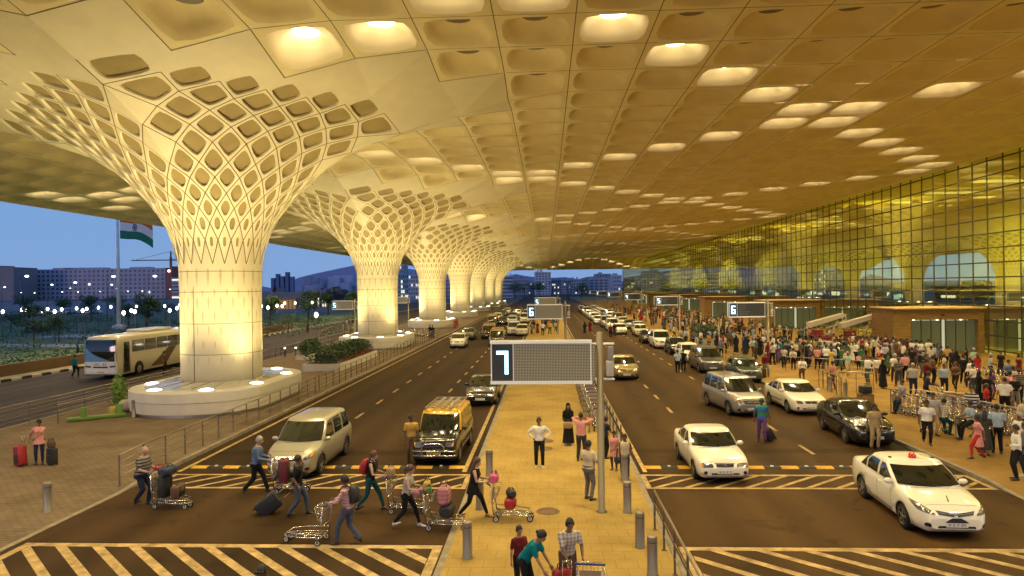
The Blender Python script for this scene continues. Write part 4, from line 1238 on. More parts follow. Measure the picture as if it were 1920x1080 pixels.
# ------------------------------------------------------------------ people
def skin_mat(n, c): return mat('skin_'+n, c, .55, var=.08, scale=12)
SK = [skin_mat('tan', (.30, .165, .09)), skin_mat('brown', (.20, .105, .055)), skin_mat('deep', (.13, .068, .036)), skin_mat('fair', (.46, .28, .19))]
def cloth(n, c, var=.12): return mat('cloth_'+n, c, .85, var=var, scale=9, bump=.55, bscale=13, spec=.2)
CL = {
 'white': cloth('white', (.70, .67, .58)), 'cream': cloth('cream', (.56, .47, .31)), 'black': cloth('black', (.013, .012, .012)), 'navy': cloth('navy', (.02, .025, .05)),
 'blue': cloth('blue', (.10, .14, .24)), 'pale blue': cloth('pale_blue', (.34, .42, .50)), 'red': cloth('red', (.42, .02, .02)), 'maroon': cloth('maroon', (.13, .015, .018)),
 'pink': cloth('pink', (.58, .25, .22)), 'green': cloth('green', (.05, .15, .06)), 'teal': cloth('teal', (.0, .16, .18)), 'khaki': cloth('khaki', (.36, .26, .13)),
 'brown': cloth('brown', (.13, .075, .04)), 'grey': cloth('grey', (.15, .14, .13)), 'dark grey': cloth('dark_grey', (.05, .047, .045)), 'jeans': cloth('jeans', (.07, .085, .12)),
 'orange': cloth('orange', (.50, .22, .05)), 'yellow': cloth('yellow', (.56, .40, .06)), 'mint': cloth('mint', (.35, .50, .40)), 'purple': cloth('purple', (.12, .05, .16)), 'light grey': cloth('light_grey', (.36, .35, .32)),
 'dark teal': cloth('dark_teal', (.01, .07, .075)), 'ochre': cloth('ochre', (.42, .26, .06)),
}
def striped(name, c1, c2, freq, axis='Z', c3=None):
    if name in MATS: return MATS[name]
    m = bpy.data.materials.new(name); m.use_nodes = True; nt = m.node_tree; N = nt.nodes; L = nt.links; b = N['Principled BSDF']
    tc = N.new('ShaderNodeTexCoord'); s = N.new('ShaderNodeSeparateXYZ'); L.new(tc.outputs['Object'], s.inputs[0])
    def band(ax, f, w_):
        a = N.new('ShaderNodeMath'); a.operation = 'MULTIPLY'; a.inputs[1].default_value = f; L.new(s.outputs[ax], a.inputs[0])
        fr = N.new('ShaderNodeMath'); fr.operation = 'FRACT'; L.new(a.outputs[0], fr.inputs[0])
        g = N.new('ShaderNodeMath'); g.operation = 'GREATER_THAN'; g.inputs[1].default_value = w_; L.new(fr.outputs[0], g.inputs[0]); return g
    mx = N.new('ShaderNodeMix'); mx.data_type = 'RGBA'
    mx.inputs['A'].default_value = (*c1, 1); mx.inputs['B'].default_value = (*c2, 1)
    if axis == 'check':
        g1, g2 = band('Z', freq, .55), band('X', freq, .55)
        ad = N.new('ShaderNodeMath'); ad.operation = 'ADD'; L.new(g1.outputs[0], ad.inputs[0]); L.new(g2.outputs[0], ad.inputs[1])
        hf = N.new('ShaderNodeMath'); hf.operation = 'MULTIPLY'; hf.inputs[1].default_value = .5; L.new(ad.outputs[0], hf.inputs[0]); L.new(hf.outputs[0], mx.inputs['Factor'])
    else: L.new(band(axis, freq, .5).outputs[0], mx.inputs['Factor'])
    L.new(mx.outputs['Result'], b.inputs['Base Color']); b.inputs['Roughness'].default_value = .85
    MATS[name] = m; return m
CL['striped'] = striped('cloth_dark_stripes', (.03, .03, .04), (.22, .19, .15), 11)
CL['bold stripes'] = striped('cloth_bold_stripes', (.015, .015, .018), (.62, .58, .5), 8)
CL['pink check'] = striped('cloth_pink_check', (.62, .46, .44), (.40, .13, .12), 14, 'check')
CL['grey check'] = striped('cloth_grey_check', (.60, .54, .44), (.26, .23, .20), 13, 'check')
CL['rainbow'] = striped('cloth_colour_blocks', (.03, .10, .30), (.02, .20, .10), 3.3)
m_hairb = mat('hair_black', (.010, .008, .007), .5, var=.3, scale=30); m_hairbr = mat('hair_brown', (.07, .028, .016), .5, var=.3, scale=30); m_hairg = mat('hair_grey', (.30, .28, .25), .6)
m_shoe = mat('shoe_dark', (.018, .014, .012), .5); m_shoew = mat('shoe_white', (.6, .57, .5), .6); m_sandal = mat('sandal_tan', (.22, .11, .05), .6)
m_eye = mat('eye_dark', (.01, .008, .007), .3)

def ik(a, t, l1, l2, pole):
    a = Vector(a); t = Vector(t); d = t-a; D = d.length
    if D > (l1+l2)*.995: d = d*((l1+l2)*.995/D); t = a+d; D = d.length
    D = max(D, abs(l1-l2)+.01)
    u = d.normalized(); ca = (l1*l1+D*D-l2*l2)/(2*l1*D); h = l1*math.sqrt(max(0, 1-ca*ca))
    p = Vector(pole); p = (p-u*p.dot(u))
    if p.length < 1e-4: p = V(0, 1, 0)
    p.normalize()
    return a+u*(l1*ca)+p*h, t
def limb(b, pts, n=10):
    """tapering limb: pts = [(point, radius[, flatten])]"""
    P = [Vector(p[0]) for p in pts]; rings = []
    m = len(P); prev = None
    for k, p in enumerate(P):
        t = (P[min(k+1, m-1)]-P[max(k-1, 0)]).normalized()
        if prev is None:
            a = V(1, 0, 0) if abs(t.x) < .8 else V(0, 1, 0); u = (a-t*a.dot(t)).normalized()
        else: u = (prev-t*prev.dot(t)).normalized()
        prev = u; w_ = t.cross(u); r = pts[k][1]; fl = pts[k][2] if len(pts[k]) > 2 else 1
        rings.append([p+u*(r*math.cos(2*PI*j/n))+w_*(r*fl*math.sin(2*PI*j/n)) for j in range(n)])
    # round ends
    t0 = (P[0]-P[1]).normalized(); t1 = (P[-1]-P[-2]).normalized()
    def cap(ring, p, t, r): return [p+t*r*.6+(q-p)*.55 for q in ring]
    rings = [cap(rings[0], P[0], t0, pts[0][1])]+rings+[cap(rings[-1], P[-1], t1, pts[-1][1])]
    b.loft(rings, True, True, True)
def remesh(b, vox, sm=3, name='m'):
    me = b.mesh(name); bm = bmesh.new(); bm.from_mesh(me); bmesh.ops.recalc_face_normals(bm, faces=bm.faces); bm.to_mesh(me); bm.free()
    o = bpy.data.objects.new(name, me); COL.objects.link(o)
    m = o.modifiers.new('r', 'REMESH'); m.mode = 'VOXEL'; m.voxel_size = vox; m.use_smooth_shade = True
    s = o.modifiers.new('s', 'SMOOTH'); s.iterations = sm; s.factor = .5
    r = evaluated(o); bpy.data.objects.remove(o)
    bpy.data.meshes.remove(me)
    return r
def mesh_to_mb(me):
    b = MB(); b.v = [tuple(v.co) for v in me.vertices]
    for p in me.polygons: b.f.append(tuple(p.vertices)); b.mi.append(0); b.sm.append(True)
    return b
def figure(h=1.70, fat=1.0, female=False, lean=0.0, pelvis=None, feet=((-.10, .02, 0), (.10, -.02, 0)), hands=((-.27, .06, .78), (.27, .06, .78)), turn=0, nod=0, sleeve='short', lower='trousers',
           hairstyle='short', hi=True, elbow_out=.35, hip_turn=0, toe=(0, 0), knee_out=.08, hem=None, grip=.55, tuck=True):
    """returns dict of meshes for one posed person facing +Y (metres); x = own right"""
    k = h/1.70; out = {}
    vox = .017 if hi else (.062 if hi is None else .034)
    shw = (.175 if female else .195)*(.9+.1*fat)*k; hpw = .092*k
    pz = (pelvis if pelvis is not None else .942)*k
    R_ = Matrix.Rotation(-lean, 3, 'X')
    pel = V(0, 0, pz)
    def up(x, y, z): return pel+R_ @ V(x*k, y*k, z*k)
    chest = up(0, 0, .33); neck = up(0, 0, .52); 
    shl, shr = up(-shw/k+.012, 0, .438), up(shw/k-.012, 0, .438)
    hips = (V(-hpw, 0, pz-.02*k), V(hpw, 0, pz-.02*k))
    headc = up(0, .02, .655)
    HR = Matrix.Rotation(-lean*.4-nod, 3, 'X'); HR = Matrix.Rotation(turn, 3, 'Z') @ HR
    def hd(x, y, z): return headc+HR @ V(x*k, y*k, z*k)
    l1, l2, a1, a2 = .43*k, .43*k, .285*k, .255*k
    knees, ankles = [], []
    for s_, (hp, ft) in enumerate(zip(hips, feet)):
        sg = -1 if s_ == 0 else 1
        an = V(ft[0]*k, ft[1]*k, ft[2]*k+.085*k)
        kn, an = ik(hp, an, l1, l2, (sg*knee_out, 1, 0)); knees.append(kn); ankles.append(an)
    elb, wri = [], []
    for s_, (sh, hn) in enumerate(zip((shl, shr), hands)):
        sg = -1 if s_ == 0 else 1
        e, w_ = ik(sh, V(hn[0]*k, hn[1]*k, hn[2]*k), a1, a2, (sg*elbow_out, -1, -.25)); elb.append(e); wri.append(w_)
    fe = .93 if female else 1.0
    # ---- body (one continuous surface)
    b = MB()
    b.ell(hd(0, 0, .012), (.077*k, .095*k, .104*k), HR, 16, 12)            # skull
    b.ell(hd(0, -.008, .05), (.070*k, .082*k, .070*k), HR, 16, 10)
    b.ell(hd(0, .028, -.045), (.056*k, .062*k, .070*k), HR, 14, 8)       # jaw
    b.ell(hd(0, .068, -.088), (.026*k, .022*k, .022*k), HR, 10, 6)       # chin
    b.ell(hd(0, .100, -.028), (.012*k, .016*k, .022*k), HR, 8, 6)        # nose
    b.ell(hd(0, .080, .022), (.052*k, .020*k, .014*k), HR, 10, 6)        # brow
    b.ell(hd(0, .082, -.062), (.026*k, .016*k, .010*k), HR, 8, 6)        # lips
    for s_ in (-1, 1): b.ell(hd(s_*.077, -.004, -.015), (.012*k, .024*k, .034*k), HR, 8, 6)
    limb(b, [(neck-R_ @ V(0, 0, .07*k), .066*k), (neck, .054*k), (hd(0, -.012, -.07), .052*k)], 12)
    def torso(bb, o=0.0, bot=-.06, top=.50, nk=True):
        prof = [(-.10, .145, .105), (-.02, .165, .118), (.08, .150*(.92 if female else 1), .108), (.18, .146*(.88 if female else 1), .104), (.30, .168, .116), (.39, .176, .108), (.445, .150, .09), (.485, .10, .072), (.51, .07, .06)]
        rings = []
        for z, rx, ry in prof:
            if z < bot or z > top: continue
            rx = rx*fat*fe+o; ry = ry*(fat*1.12-.12)+o
            yy = 0.012 if .25 < z < .45 else 0.0
            if fat > 1.1 and .0 < z < .25: yy += (fat-1)*.16
            rings.append([up(rx*math.cos(2*PI*j/16)*abs(math.cos(2*PI*j/16))**-.15 if abs(math.cos(2*PI*j/16)) > 1e-6 else 0, yy+ry*math.sin(2*PI*j/16), z) for j in range(16)])
        bb.loft(rings, True, True, True)
        if female:
            for s_ in (-1, 1): bb.ell(up(s_*.075, .10+o*.5, .31), (.062*k, .055*k, .060*k), R_, 10, 6)
    torso(b)
    for s_ in (0, 1):
        sh = (shl, shr)[s_]
        limb(b, [(sh+R_ @ V((.06 if s_ == 0 else -.06)*k, 0, -.015*k), .052*k*fe), (sh-R_ @ V(0, 0, .014*k), .053*k*fe), (sh.lerp(elb[s_], .5), .047*k*fe), (elb[s_], .039*k*fe), (elb[s_].lerp(wri[s_], .35), .039*k*fe), (wri[s_], .025*k*fe, .8)], 10)
        lg = .6 if hem is not None and hem < -.5 else 1
        limb(b, [(hips[s_], .088*k*fe*lg), (hips[s_].lerp(knees[s_], .5), .074*k*fe*lg), (knees[s_], .055*k*lg), (knees[s_].lerp(ankles[s_], .35), .054*k*lg), (ankles[s_], .036*k)], 10)
    me = remesh(b, vox, 2)
    bd = mesh_to_mb(me); bpy.data.meshes.remove(me)
    # hands with fingers
    for s_ in (0, 1):
        sg = -1 if s_ == 0 else 1
        d = (wri[s_]-elb[s_]).normalized()
        side = V(-sg, .0, 0); side = (side-d*side.dot(d)).normalized()      # palm faces the thigh
        acr = d.cross(side).normalized()
        if acr.y < 0: acr = -acr
        w0 = wri[s_]
        bd.smooth = True
        pr = []
        for t, a_, c_ in ((-.02, .024, .019), (.02, .034, .017), (.055, .040, .016), (.085, .041, .014)):
            cc = w0+d*t*k; pr.append([cc+acr*(a_*k*math.cos(2*PI*j/10))+side*(c_*k*math.sin(2*PI*j/10)) for j in range(10)])
        bd.loft(pr, True, True, True)
        for f, (off, ln) in enumerate(((.030, .070), (.010, .080), (-.010, .074), (-.029, .058))):
            p0 = w0+d*.08*k+acr*off*k; g = grip*(1+.06*f)
            d1 = (d*math.cos(g)+side*math.sin(g)); d2 = (d*math.cos(g*2.1)+side*math.sin(g*2.1))
            p1 = p0+d1*ln*.5*k; p2 = p1+d2*ln*.5*k
            bd.tube([p0-d*.01*k, p0, p1, p2], [.0085*k, .009*k, .0082*k, .0062*k], 6)
        p0 = w0+d*.03*k+acr*.030*k; p1 = p0+(acr*.7+d*.55+side*.35).normalized()*.036*k; p2 = p1+(d*.85+side*.5+acr*.1).normalized()*.03*k
        bd.tube([p0, p1, p2], [.012*k, .0105*k, .008*k], 6)
    out['body'] = bd
    e_ = MB()
    for s_ in (-1, 1): e_.ell(hd(s_*.030, .086, .0), (.012*k, .008*k, .007*k), HR, 8, 5)
    e_.m = 0
    out['eyes'] = e_
    # ---- top
    b = MB(); o = .014
    low = -.10 if not tuck else -.03
    if hem is not None: low = -.10
    torso(b, o, low, .50)
    for s_ in (0, 1):
        sh = (shl, shr)[s_]; ins = R_ @ V((.07 if s_ == 0 else -.07)*k, 0, -.012*k)
        r0 = .058*k*fe
        if sleeve == 'none': continue
        seg = [(sh+ins, r0), (sh-R_ @ V(0, 0, .012*k), .066*k*fe), (sh.lerp(elb[s_], .5), .062*k*fe)]
        if sleeve == 'long': seg += [(elb[s_], .052*k*fe), (elb[s_].lerp(wri[s_], .5), .048*k), (elb[s_].lerp(wri[s_], .93), .039*k)]
        else: seg += [(sh.lerp(elb[s_], .78), .060*k*fe)]
        limb(b, seg, 12)
    if hem is not None:
        # tunic, gown or sari skirt below the waist
        n = 20; rings = []
        for t in (0, .25, .5, .75, 1):
            z = lerp(.06, hem, t); rx = lerp(.170, .23 if hem > -.6 else .27, t)*fe*fat; ry = lerp(.125, .19 if hem > -.6 else .24, t)
            mid = (ankles[0]+ankles[1])*.5*(t*.8 if hem < -.5 else .3*t); mid.z = 0
            rings.append([V(mid.x*1, mid.y*1, 0)+V((rx+.012*math.sin(5*2*PI*j/n)*t)*k*math.cos(2*PI*j/n), (ry+.012*math.cos(4*2*PI*j/n)*t)*k*math.sin(2*PI*j/n), pz+z*k) for j in range(n)])
        b.loft(rings, True, True, True)
    me = remesh(b, vox*1.05, 2); out['shirt'] = mesh_to_mb(me); bpy.data.meshes.remove(me)
    # ---- trousers
    if lower != 'none':
        b = MB(); tr = 1.0 if lower == 'trousers' else .86
        rings = []
        for z, rx, ry in ((-.12, .160, .112), (-.04, .172, .122), (.03, .160, .112), (.07, .152, .108)):
            rings.append([up((rx*fat*fe+.006)*math.cos(2*PI*j/16), (ry*(fat*1.1-.1)+.006)*math.sin(2*PI*j/16), z) for j in range(16)])
        b.loft(rings, True, True, True)
        for s_ in (0, 1):
            q = knees[s_].lerp(ankles[s_], .95) if lower != 'shorts' else knees[s_].lerp(ankles[s_], .15)
            seg = [(hips[s_]+V(0, 0, .03*k), .098*k*fe*(.85+.15*fat)), (hips[s_].lerp(knees[s_], .5), .088*k*fe), (knees[s_], .068*k*tr+.006)]
            if lower != 'shorts': seg += [(knees[s_].lerp(ankles[s_], .4), .066*k*tr)]
            seg += [(q, .058*k*(tr if lower == 'trousers' else .72) if lower != 'shorts' else .08*k)]
            limb(b, seg, 12)
        me = remesh(b, vox*1.05, 2); out['trousers'] = mesh_to_mb(me); bpy.data.meshes.remove(me)
    # ---- shoes
    b = MB()
    for s_ in (0, 1):
        an = ankles[s_]; sg = -1 if s_ == 0 else 1
        lift = feet[s_][2]*k; pt = toe[s_]
        F_ = Matrix.Rotation(-sg*.16, 3, 'Z') @ Matrix.Rotation(-pt, 3, 'X')
        def fp(x, y, z): return an+F_ @ V(x*k, y*k, z*k)
        rings = []
        for y, wd, z0, z1 in ((-.065, .024, -.080, -.035), (-.05, .034, -.085, .005), (.0, .038, -.085, .02), (.06, .042, -.085, -.02), (.12, .047, -.085, -.04), (.165, .040, -.083, -.048), (.188, .02, -.076, -.056)):
            rings.append([fp(wd*math.cos(2*PI*j/10), y, (z0+z1)/2+(z1-z0)/2*math.sin(2*PI*j/10)) for j in range(10)])
        b.loft(rings, True, True, True)
    out['shoes'] = b
    # ---- hair
    b = MB()
    if hairstyle != 'bald':
        n = 18; rings = []
        for t in range(0, 9):
            ph = PI*.5*(t/8)*1.25 if hairstyle != 'cap' else PI*.5*(t/8)
            ring = []
            for j in range(n):
                a = 2*PI*j/n
                # hairline: higher at the forehead, lower at the nape
                fr_ = max(0, math.sin(a)); lim = lerp(1.28, .78, fr_**1.2)
                p_ = PI*.5*(t/8)*lim
                ring.append(hd(.086*math.sin(p_)*math.cos(a), -.006+.104*math.sin(p_)*math.sin(a), .012+.122*math.cos(p_)))
            if t == 0: ring = [hd(.012*math.cos(2*PI*j/n), -.006+.012*math.sin(2*PI*j/n), .134) for j in range(n)]
            rings.append(ring)
        rr_ = random.Random(int(h*1000)+len(hairstyle))
        rings = [[headc+(p-headc)*(1.035+rr_.uniform(-.02, .035)) for p in r] for r in rings]
        inner = [headc+(p-headc)*.84 for p in rings[-1]]
        b.loft(rings+[inner], True, True, True)
        if hairstyle == 'long':
            rr = []
            for z, rx, ry, yo in ((.05, .080, .06, -.05), (-.05, .088, .055, -.065), (-.14, .095, .05, -.085), (-.22, .09, .042, -.10), (-.29, .06, .028, -.105)):
                rr.append([hd(rx*math.cos(2*PI*j/14), yo+ry*math.sin(2*PI*j/14), z) for j in range(14)])
            b.loft(rr, True, True, True)
        elif hairstyle == 'bun':
            b.ell(hd(0, -.115, .03), (.042*k, .04*k, .042*k), HR, 10, 6)
        elif hairstyle == 'pony':
            limb(b, [(hd(0, -.09, .04), .03*k), (hd(0, -.14, .0), .035*k), (hd(0, -.15, -.1), .03*k), (hd(0, -.13, -.2), .012*k)], 8)
        elif hairstyle == 'veil':
            rr = []
            for z, rx, ry, yo in ((.06, .088, .095, -.02), (-.04, .096, .09, -.035), (-.13, .11, .085, -.03), (-.19, .17, .12, -.02), (-.27, .20, .14, -.01)):
                rr.append([hd(rx*math.cos(2*PI*j/16), yo+ry*math.sin(2*PI*j/16)*(1 if math.sin(2*PI*j/16) < 0 else (.35 if z > -.1 else 1)), z) for j in range(16)])
            b.loft(rr, True, True, True)
        elif hairstyle == 'cap':
            b.rbox(hd(0, .10, .055), (.13*k, .10*k, .012*k), .03*k, HR)
    else:
        rr = []
        for z, f_ in ((-.06, .98), (-.02, 1.02), (.02, 1.0)):
            rr.append([hd(.079*f_*math.cos(PI+PI*j/10), -.002+.098*f_*math.sin(PI+PI*j/10), z) for j in range(11)])
        b.loft(rr, False, False, True, closed=False)
    out['hair'] = b
    out['joints'] = dict(wri=wri, elb=elb, head=headc, neck=neck, shl=shl, shr=shr, pel=pel, up=up, k=k, ank=ankles)
    return out
PEOPLE = []
def person(label, x, y, face, shirt='white', trousers='black', skin=1, hair=None, shoe=None, group=None, z=None, **kw):
    """face: compass of the gaze in degrees, 0 = +Y (away from camera), 90 = +X, 180 = towards camera, -90 = -X"""
    fg = figure(**kw)
    z = gz(x, y) if z is None else z
    root = thing('person', label, 'person', (x, y, z), -math.radians(face), group)
    sk = SK[skin]
    o = fg['body'].build('body', sk, root)
    fg['eyes'].build('eyes', m_eye, root)
    fg['shirt'].build('shirt' if kw.get('hem') is None else 'tunic', CL[shirt], root)
    if 'trousers' in fg: fg['trousers'].build('trousers' if kw.get('lower') != 'shorts' else 'shorts', CL[trousers], root)
    fg['shoes'].build('shoes', shoe or m_shoe, root, True)
    if kw.get('hairstyle') == 'veil': hm = CL[shirt]
    else: hm = hair or m_hairb
    fg['hair'].build('hair' if kw.get('hairstyle') not in ('veil', 'cap') else ('headscarf' if kw.get('hairstyle') == 'veil' else 'cap'), hm, root, True)
    root['_k'] = 0; del root['_k']
    PEOPLE.append(root)
    return root, fg['joints']
def w2(root, p):
    """person-frame point to world"""
    return Matrix.Translation(root.location) @ Matrix.Rotation(root.rotation_euler.z, 4, 'Z') @ Vector(p)
# pose presets ------------------------------------------------
def walk(s=.30, ph=1, arm=.16, lift=.05):
    return dict(feet=((-.085, s*ph, 0 if ph > 0 else lift), (.085, -s*ph, lift if ph > 0 else 0)), toe=((.1 if ph > 0 else -.5), (-.5 if ph > 0 else .1)), pelvis=.90,
                hands=((-.25, -arm*ph, .84), (.25, arm*ph, .84)))
def push(s=.30, ph=1, hx=.22, hy=.50, hz=1.02, lean=.16):
    d = walk(s, ph); d.update(hands=((-hx, hy, hz), (hx, hy, hz)), lean=lean, grip=1.1); return d
STAND = dict(feet=((-.11, .03, 0), (.11, -.02, 0)))
# ------------------------------------------------------------------ trolleys, luggage and the people near the crossing
m_tsteel = mat('trolley_steel', (.55, .52, .46), .25, .9)
m_tblue = mat('trolley_blue_grip', (.02, .03, .20), .45)
m_tboard = mat('trolley_board', (.34, .24, .15), .6)
def build_trolley(label, x, y, face, group=None):
    """luggage trolley; handle at local -Y end, nose towards +Y"""
    t = thing('luggage_trolley', label, 'trolley', (x, y, gz(x, y)), -math.radians(face), group)
    b = MB()
    b.tube([V(-.26, -.42, .20), V(-.24, .1, .19), V(-.17, .52, .17), V(-.08, .62, .17), V(.08, .62, .17), V(.17, .52, .17), V(.24, .1, .19), V(.26, -.42, .20)], .018, 8)
    b.tube([V(-.30, -.30, .30), V(-.28, .15, .29), V(-.18, .50, .27), V(.18, .50, .27), V(.28, .15, .29), V(.30, -.30, .30)], .016, 8)
    for yy in (-.25, 0, .25): b.tube([V(-.25, yy, .20), V(.25, yy, .20)], .012, 6)
    for xx in (-.09, .09): b.tube([V(xx, -.42, .205), V(xx, .56, .18)], .011, 6)
    for sx_ in (-1, 1):
        b.tube([V(sx_*.26, -.42, .20), V(sx_*.26, -.46, .5), V(sx_*.25, -.50, .98)], .018, 8)
        b.tube([V(sx_*.30, -.30, .30), V(sx_*.26, -.44, .34)], .014, 6)
    b.tube([V(-.26, -.45, .48), V(.26, -.45, .48)], .014, 6); b.tube([V(-.26, -.42, .20), V(.26, -.42, .20)], .016, 6)
    b.build('frame', m_tsteel, t)
    b = MB(); b.tube([V(-.25, -.50, .98), V(-.27, -.56, 1.02), V(-.24, -.60, 1.03), V(.24, -.60, 1.03), V(.27, -.56, 1.02), V(.25, -.50, .98)], .022, 8); b.build('handle', m_tblue, t)
    b = MB()
    for zz, dd in ((.62, .10), (.78, .17), (.94, .20)):
        b.tube([V(-.22, -.47, zz), V(-.22, -.47+dd, zz), V(.22, -.47+dd, zz), V(.22, -.47, zz)], .007, 5)
    for k in range(7):
        xx = -.22+.44*k/6; b.tube([V(xx, -.47, .62), V(xx, -.37, .62), V(xx, -.27, .94)], .005, 4)
    b.build('basket', m_tsteel, t)
    b = MB(); b.slab([V(-.21, -.445, .56), V(.21, -.445, .56), V(.21, -.47, .86), V(-.21, -.47, .86)], (0, -.01, 0)); b.build('back_board', m_tboard, t)
    for px_, py_ in ((-.25, -.36), (.25, -.36), (-.12, .54), (.12, .54)):
        b = MB(); b.cyl((px_-.02, py_, .085), (px_+.02, py_, .085), .085, n=16); b.m = 2
        b.cyl((px_-.024, py_, .085), (px_+.024, py_, .085), .058, n=12); b.m = 1
        for s_ in (-1, 1): b.box((px_+s_*.03, py_, .13), (.008, .04, .13))
        b.build('wheel', [m_tyre, m_tsteel, mat('wheel_hub_pale', (.5, .47, .4), .5)], t)
    return t
def lug_mat(n, c): return mat('luggage_'+n, c, .6, var=.15, scale=10, bump=.2)
LG = {n: lug_mat(n, c) for n, c in dict(red=(.32, .015, .02), black=(.016, .016, .018), brown=(.10, .05, .025), maroon=(.12, .015, .02), navy=(.02, .03, .07), pink=(.60, .10, .22), tan=(.34, .22, .09), grey=(.12, .12, .12), green=(.08, .22, .08), yellow=(.5, .35, .04)).items()}
LG['plaid'] = striped('luggage_plaid', (.50, .20, .20), (.24, .10, .14), 9, 'check')
def suitcase(label, col, dims=(.42, .26, .62), loc=(0, 0, 0), rot=(0, 0, 0), handle=True, wheels=True, group=None):
    t = thing('suitcase', label, 'suitcase', loc, 0, group); t.rotation_euler = rot
    w_, d, h = dims; base = .05 if wheels else 0
    b = MB(); b.rbox((0, 0, base+h/2), (w_, d, h), min(.06, d*.3)); b.build('shell', LG[col], t)
    b = MB()
    for xx in (-.25, .25): b.rbox((xx*w_, d/2+.004, base+h/2), (.025, .02, h*.86), .008)
    b.rbox((0, d/2+.008, base+h*.36), (w_*.7, .025, h*.42), .01)
    b.tube([V(-.07, 0, base+h), V(-.06, 0, base+h+.03), V(.06, 0, base+h+.03), V(.07, 0, base+h)], .012, 6)
    b.build('trim', m_trim, t)
    if wheels:
        for xx in (-1, 1):
            b = MB(); b.cyl((xx*w_*.36-.015, -d*.34, .035), (xx*w_*.36+.015, -d*.34, .035), .035, n=12); b.build('wheel', m_tyre, t)
        b = MB(); b.box((0, d*.3, .03), (w_*.6, .03, .06)); b.build('foot', m_trim, t)
    if handle:
        b = MB()
        for xx in (-.1, .1): b.tube([V(xx, -d*.42, base+h-.02), V(xx, -d*.42, base+h+.38)], .008, 6)
        b.tube([V(-.11, -d*.42, base+h+.38), V(.11, -d*.42, base+h+.38)], .014, 6); b.build('pull_handle', m_tsteel, t)
    return t
def softbag(label, col, dims=(.5, .28, .28), loc=(0, 0, 0), rz=0, name='holdall', group=None, tilt=0):
    t = thing(name, label, 'bag', loc, rz, group); t.rotation_euler = (tilt, 0, rz)
    w_, d, h = dims; b = MB(); rings = []
    for k in range(9):
        x = -1+2*k/8; q = (1-abs(x)**4*.35); n = 18
        rings.append([V(x*w_/2, q*d/2*math.copysign(abs(math.cos(2*PI*j/n))**.7, math.cos(2*PI*j/n)), h/2+q*h/2*math.copysign(abs(math.sin(2*PI*j/n))**.7, math.sin(2*PI*j/n))+.008*math.sin(j*2.7+k*1.9)) for j in range(n)])
    b.loft(rings, True, True, True); b.build('bag_body', LG[col], t)
    b = MB()
    for s_ in (-1, 1): b.tube([V(-w_*.22, s_*d*.3, h*.8), V(-w_*.18, s_*d*.2, h*1.18), V(0, s_*d*.12, h*1.28), V(w_*.18, s_*d*.2, h*1.18), V(w_*.22, s_*d*.3, h*.8)], .012, 6)
    b.build('carry_strap', m_trim, t)
    b = MB(); b.box((0, 0, h*1.0), (w_*.8, .012, .012)); b.build('zip', m_tsteel, t)
    return t
def backpack(label, col, root, J, h=.46, group=None):
    """worn on the back of a person"""
    up = J['up']; k = J['k']
    b = MB(); rings = []
    for z, w_, d in ((.10, .10, .05), (.13, .145, .09), (.25, .16, .11), (.40, .155, .105), (.50, .12, .07), (.535, .06, .03)):
        rings.append([w2(root, up(w_*math.copysign(abs(math.cos(2*PI*j/16))**.75, math.cos(2*PI*j/16)), -.135-d*.75+d*math.copysign(abs(math.sin(2*PI*j/16))**.75, math.sin(2*PI*j/16)), z)) for j in range(16)])
    o = thing('backpack', label, 'backpack', root.location, 0, group); inv = Matrix.Translation(-root.location)
    b.loft([[inv @ p for p in r] for r in rings], True, True, True); b.build('pack', LG[col], o, True)
    b = MB(); r_ = []
    for z, w_, d in ((.14, .08, .03), (.16, .11, .045), (.28, .11, .045), (.30, .08, .03)):
        r_.append([inv @ w2(root, up(w_*math.cos(2*PI*j/12), -.30+d*math.sin(2*PI*j/12), z)) for j in range(12)])
    b.loft(r_, True, True, True); b.build('front_pocket', LG[col], o, True)
    for s_ in (-1, 1):
        b = MB(); b.tube([inv @ w2(root, up(s_*.10, yy, zz)) for yy, zz in ((-.12, .50), (-.06, .545), (.04, .535), (.125, .44), (.135, .32), (.10, .20), (-.02, .14), (-.13, .14))], .016, 6); b.build('shoulder_strap', m_trim, o)
    return o
TR = lambda x, y, face, f, s=0: (x+math.sin(math.radians(face))*f+math.cos(math.radians(face))*s, y+math.cos(math.radians(face))*f-math.sin(math.radians(face))*s)
def pusher(label, x, y, face, tl, dist=1.02, group=None, **kw):
    """a person with both hands on a trolley's blue handle"""
    kw2 = push(kw.pop('s', .30), kw.pop('ph', 1)); kk = kw.get('h', 1.7)/1.7
    hy = (dist-.60)/kk; kw2['hands'] = ((-.17, hy-.03, 1.04/kk), (.17, hy-.03, 1.04/kk))
    kw2.update(kw)
    p, J = person(label, x, y, face, **kw2)
    tx, ty = TR(x, y, face, dist)
    t = build_trolley(tl, tx, ty, face)
    return p, J, t
def on(t, x, y, z):
    v = w2(t, (x, y, z)); return (v.x, v.y, v.z)
# --- man in the striped polo with the laden trolley (left)
p, J, t = pusher('bald stout man in dark striped polo pushing a laden trolley off the plaza', -12.0, 19.9, 100, 'trolley laden with bags pushed by the bald man', shirt='striped', trousers='navy', skin=3, hair=m_hairg, h=1.78, fat=1.28, hairstyle='bald', s=.14)
suitcase('upright black suitcase on the bald man\'s trolley', 'black', (.40, .26, .60), on(t, 0, -.22, .30), (0, 0, t.rotation_euler.z), False, False)
suitcase('brown suitcase lying at the nose of the bald man\'s trolley', 'brown', (.5, .24, .36), on(t, 0, .22, .31), (0, 0, t.rotation_euler.z+.2), False, False)
softbag('navy soft holdall on top of the bald man\'s cases', 'navy', (.55, .34, .26), on(t, 0, -.12, .94), t.rotation_euler.z)
softbag('small red bag held in front of the bald man', 'red', (.30, .16, .14), on(t, 0, -.42, 1.06), t.rotation_euler.z, 'handbag')
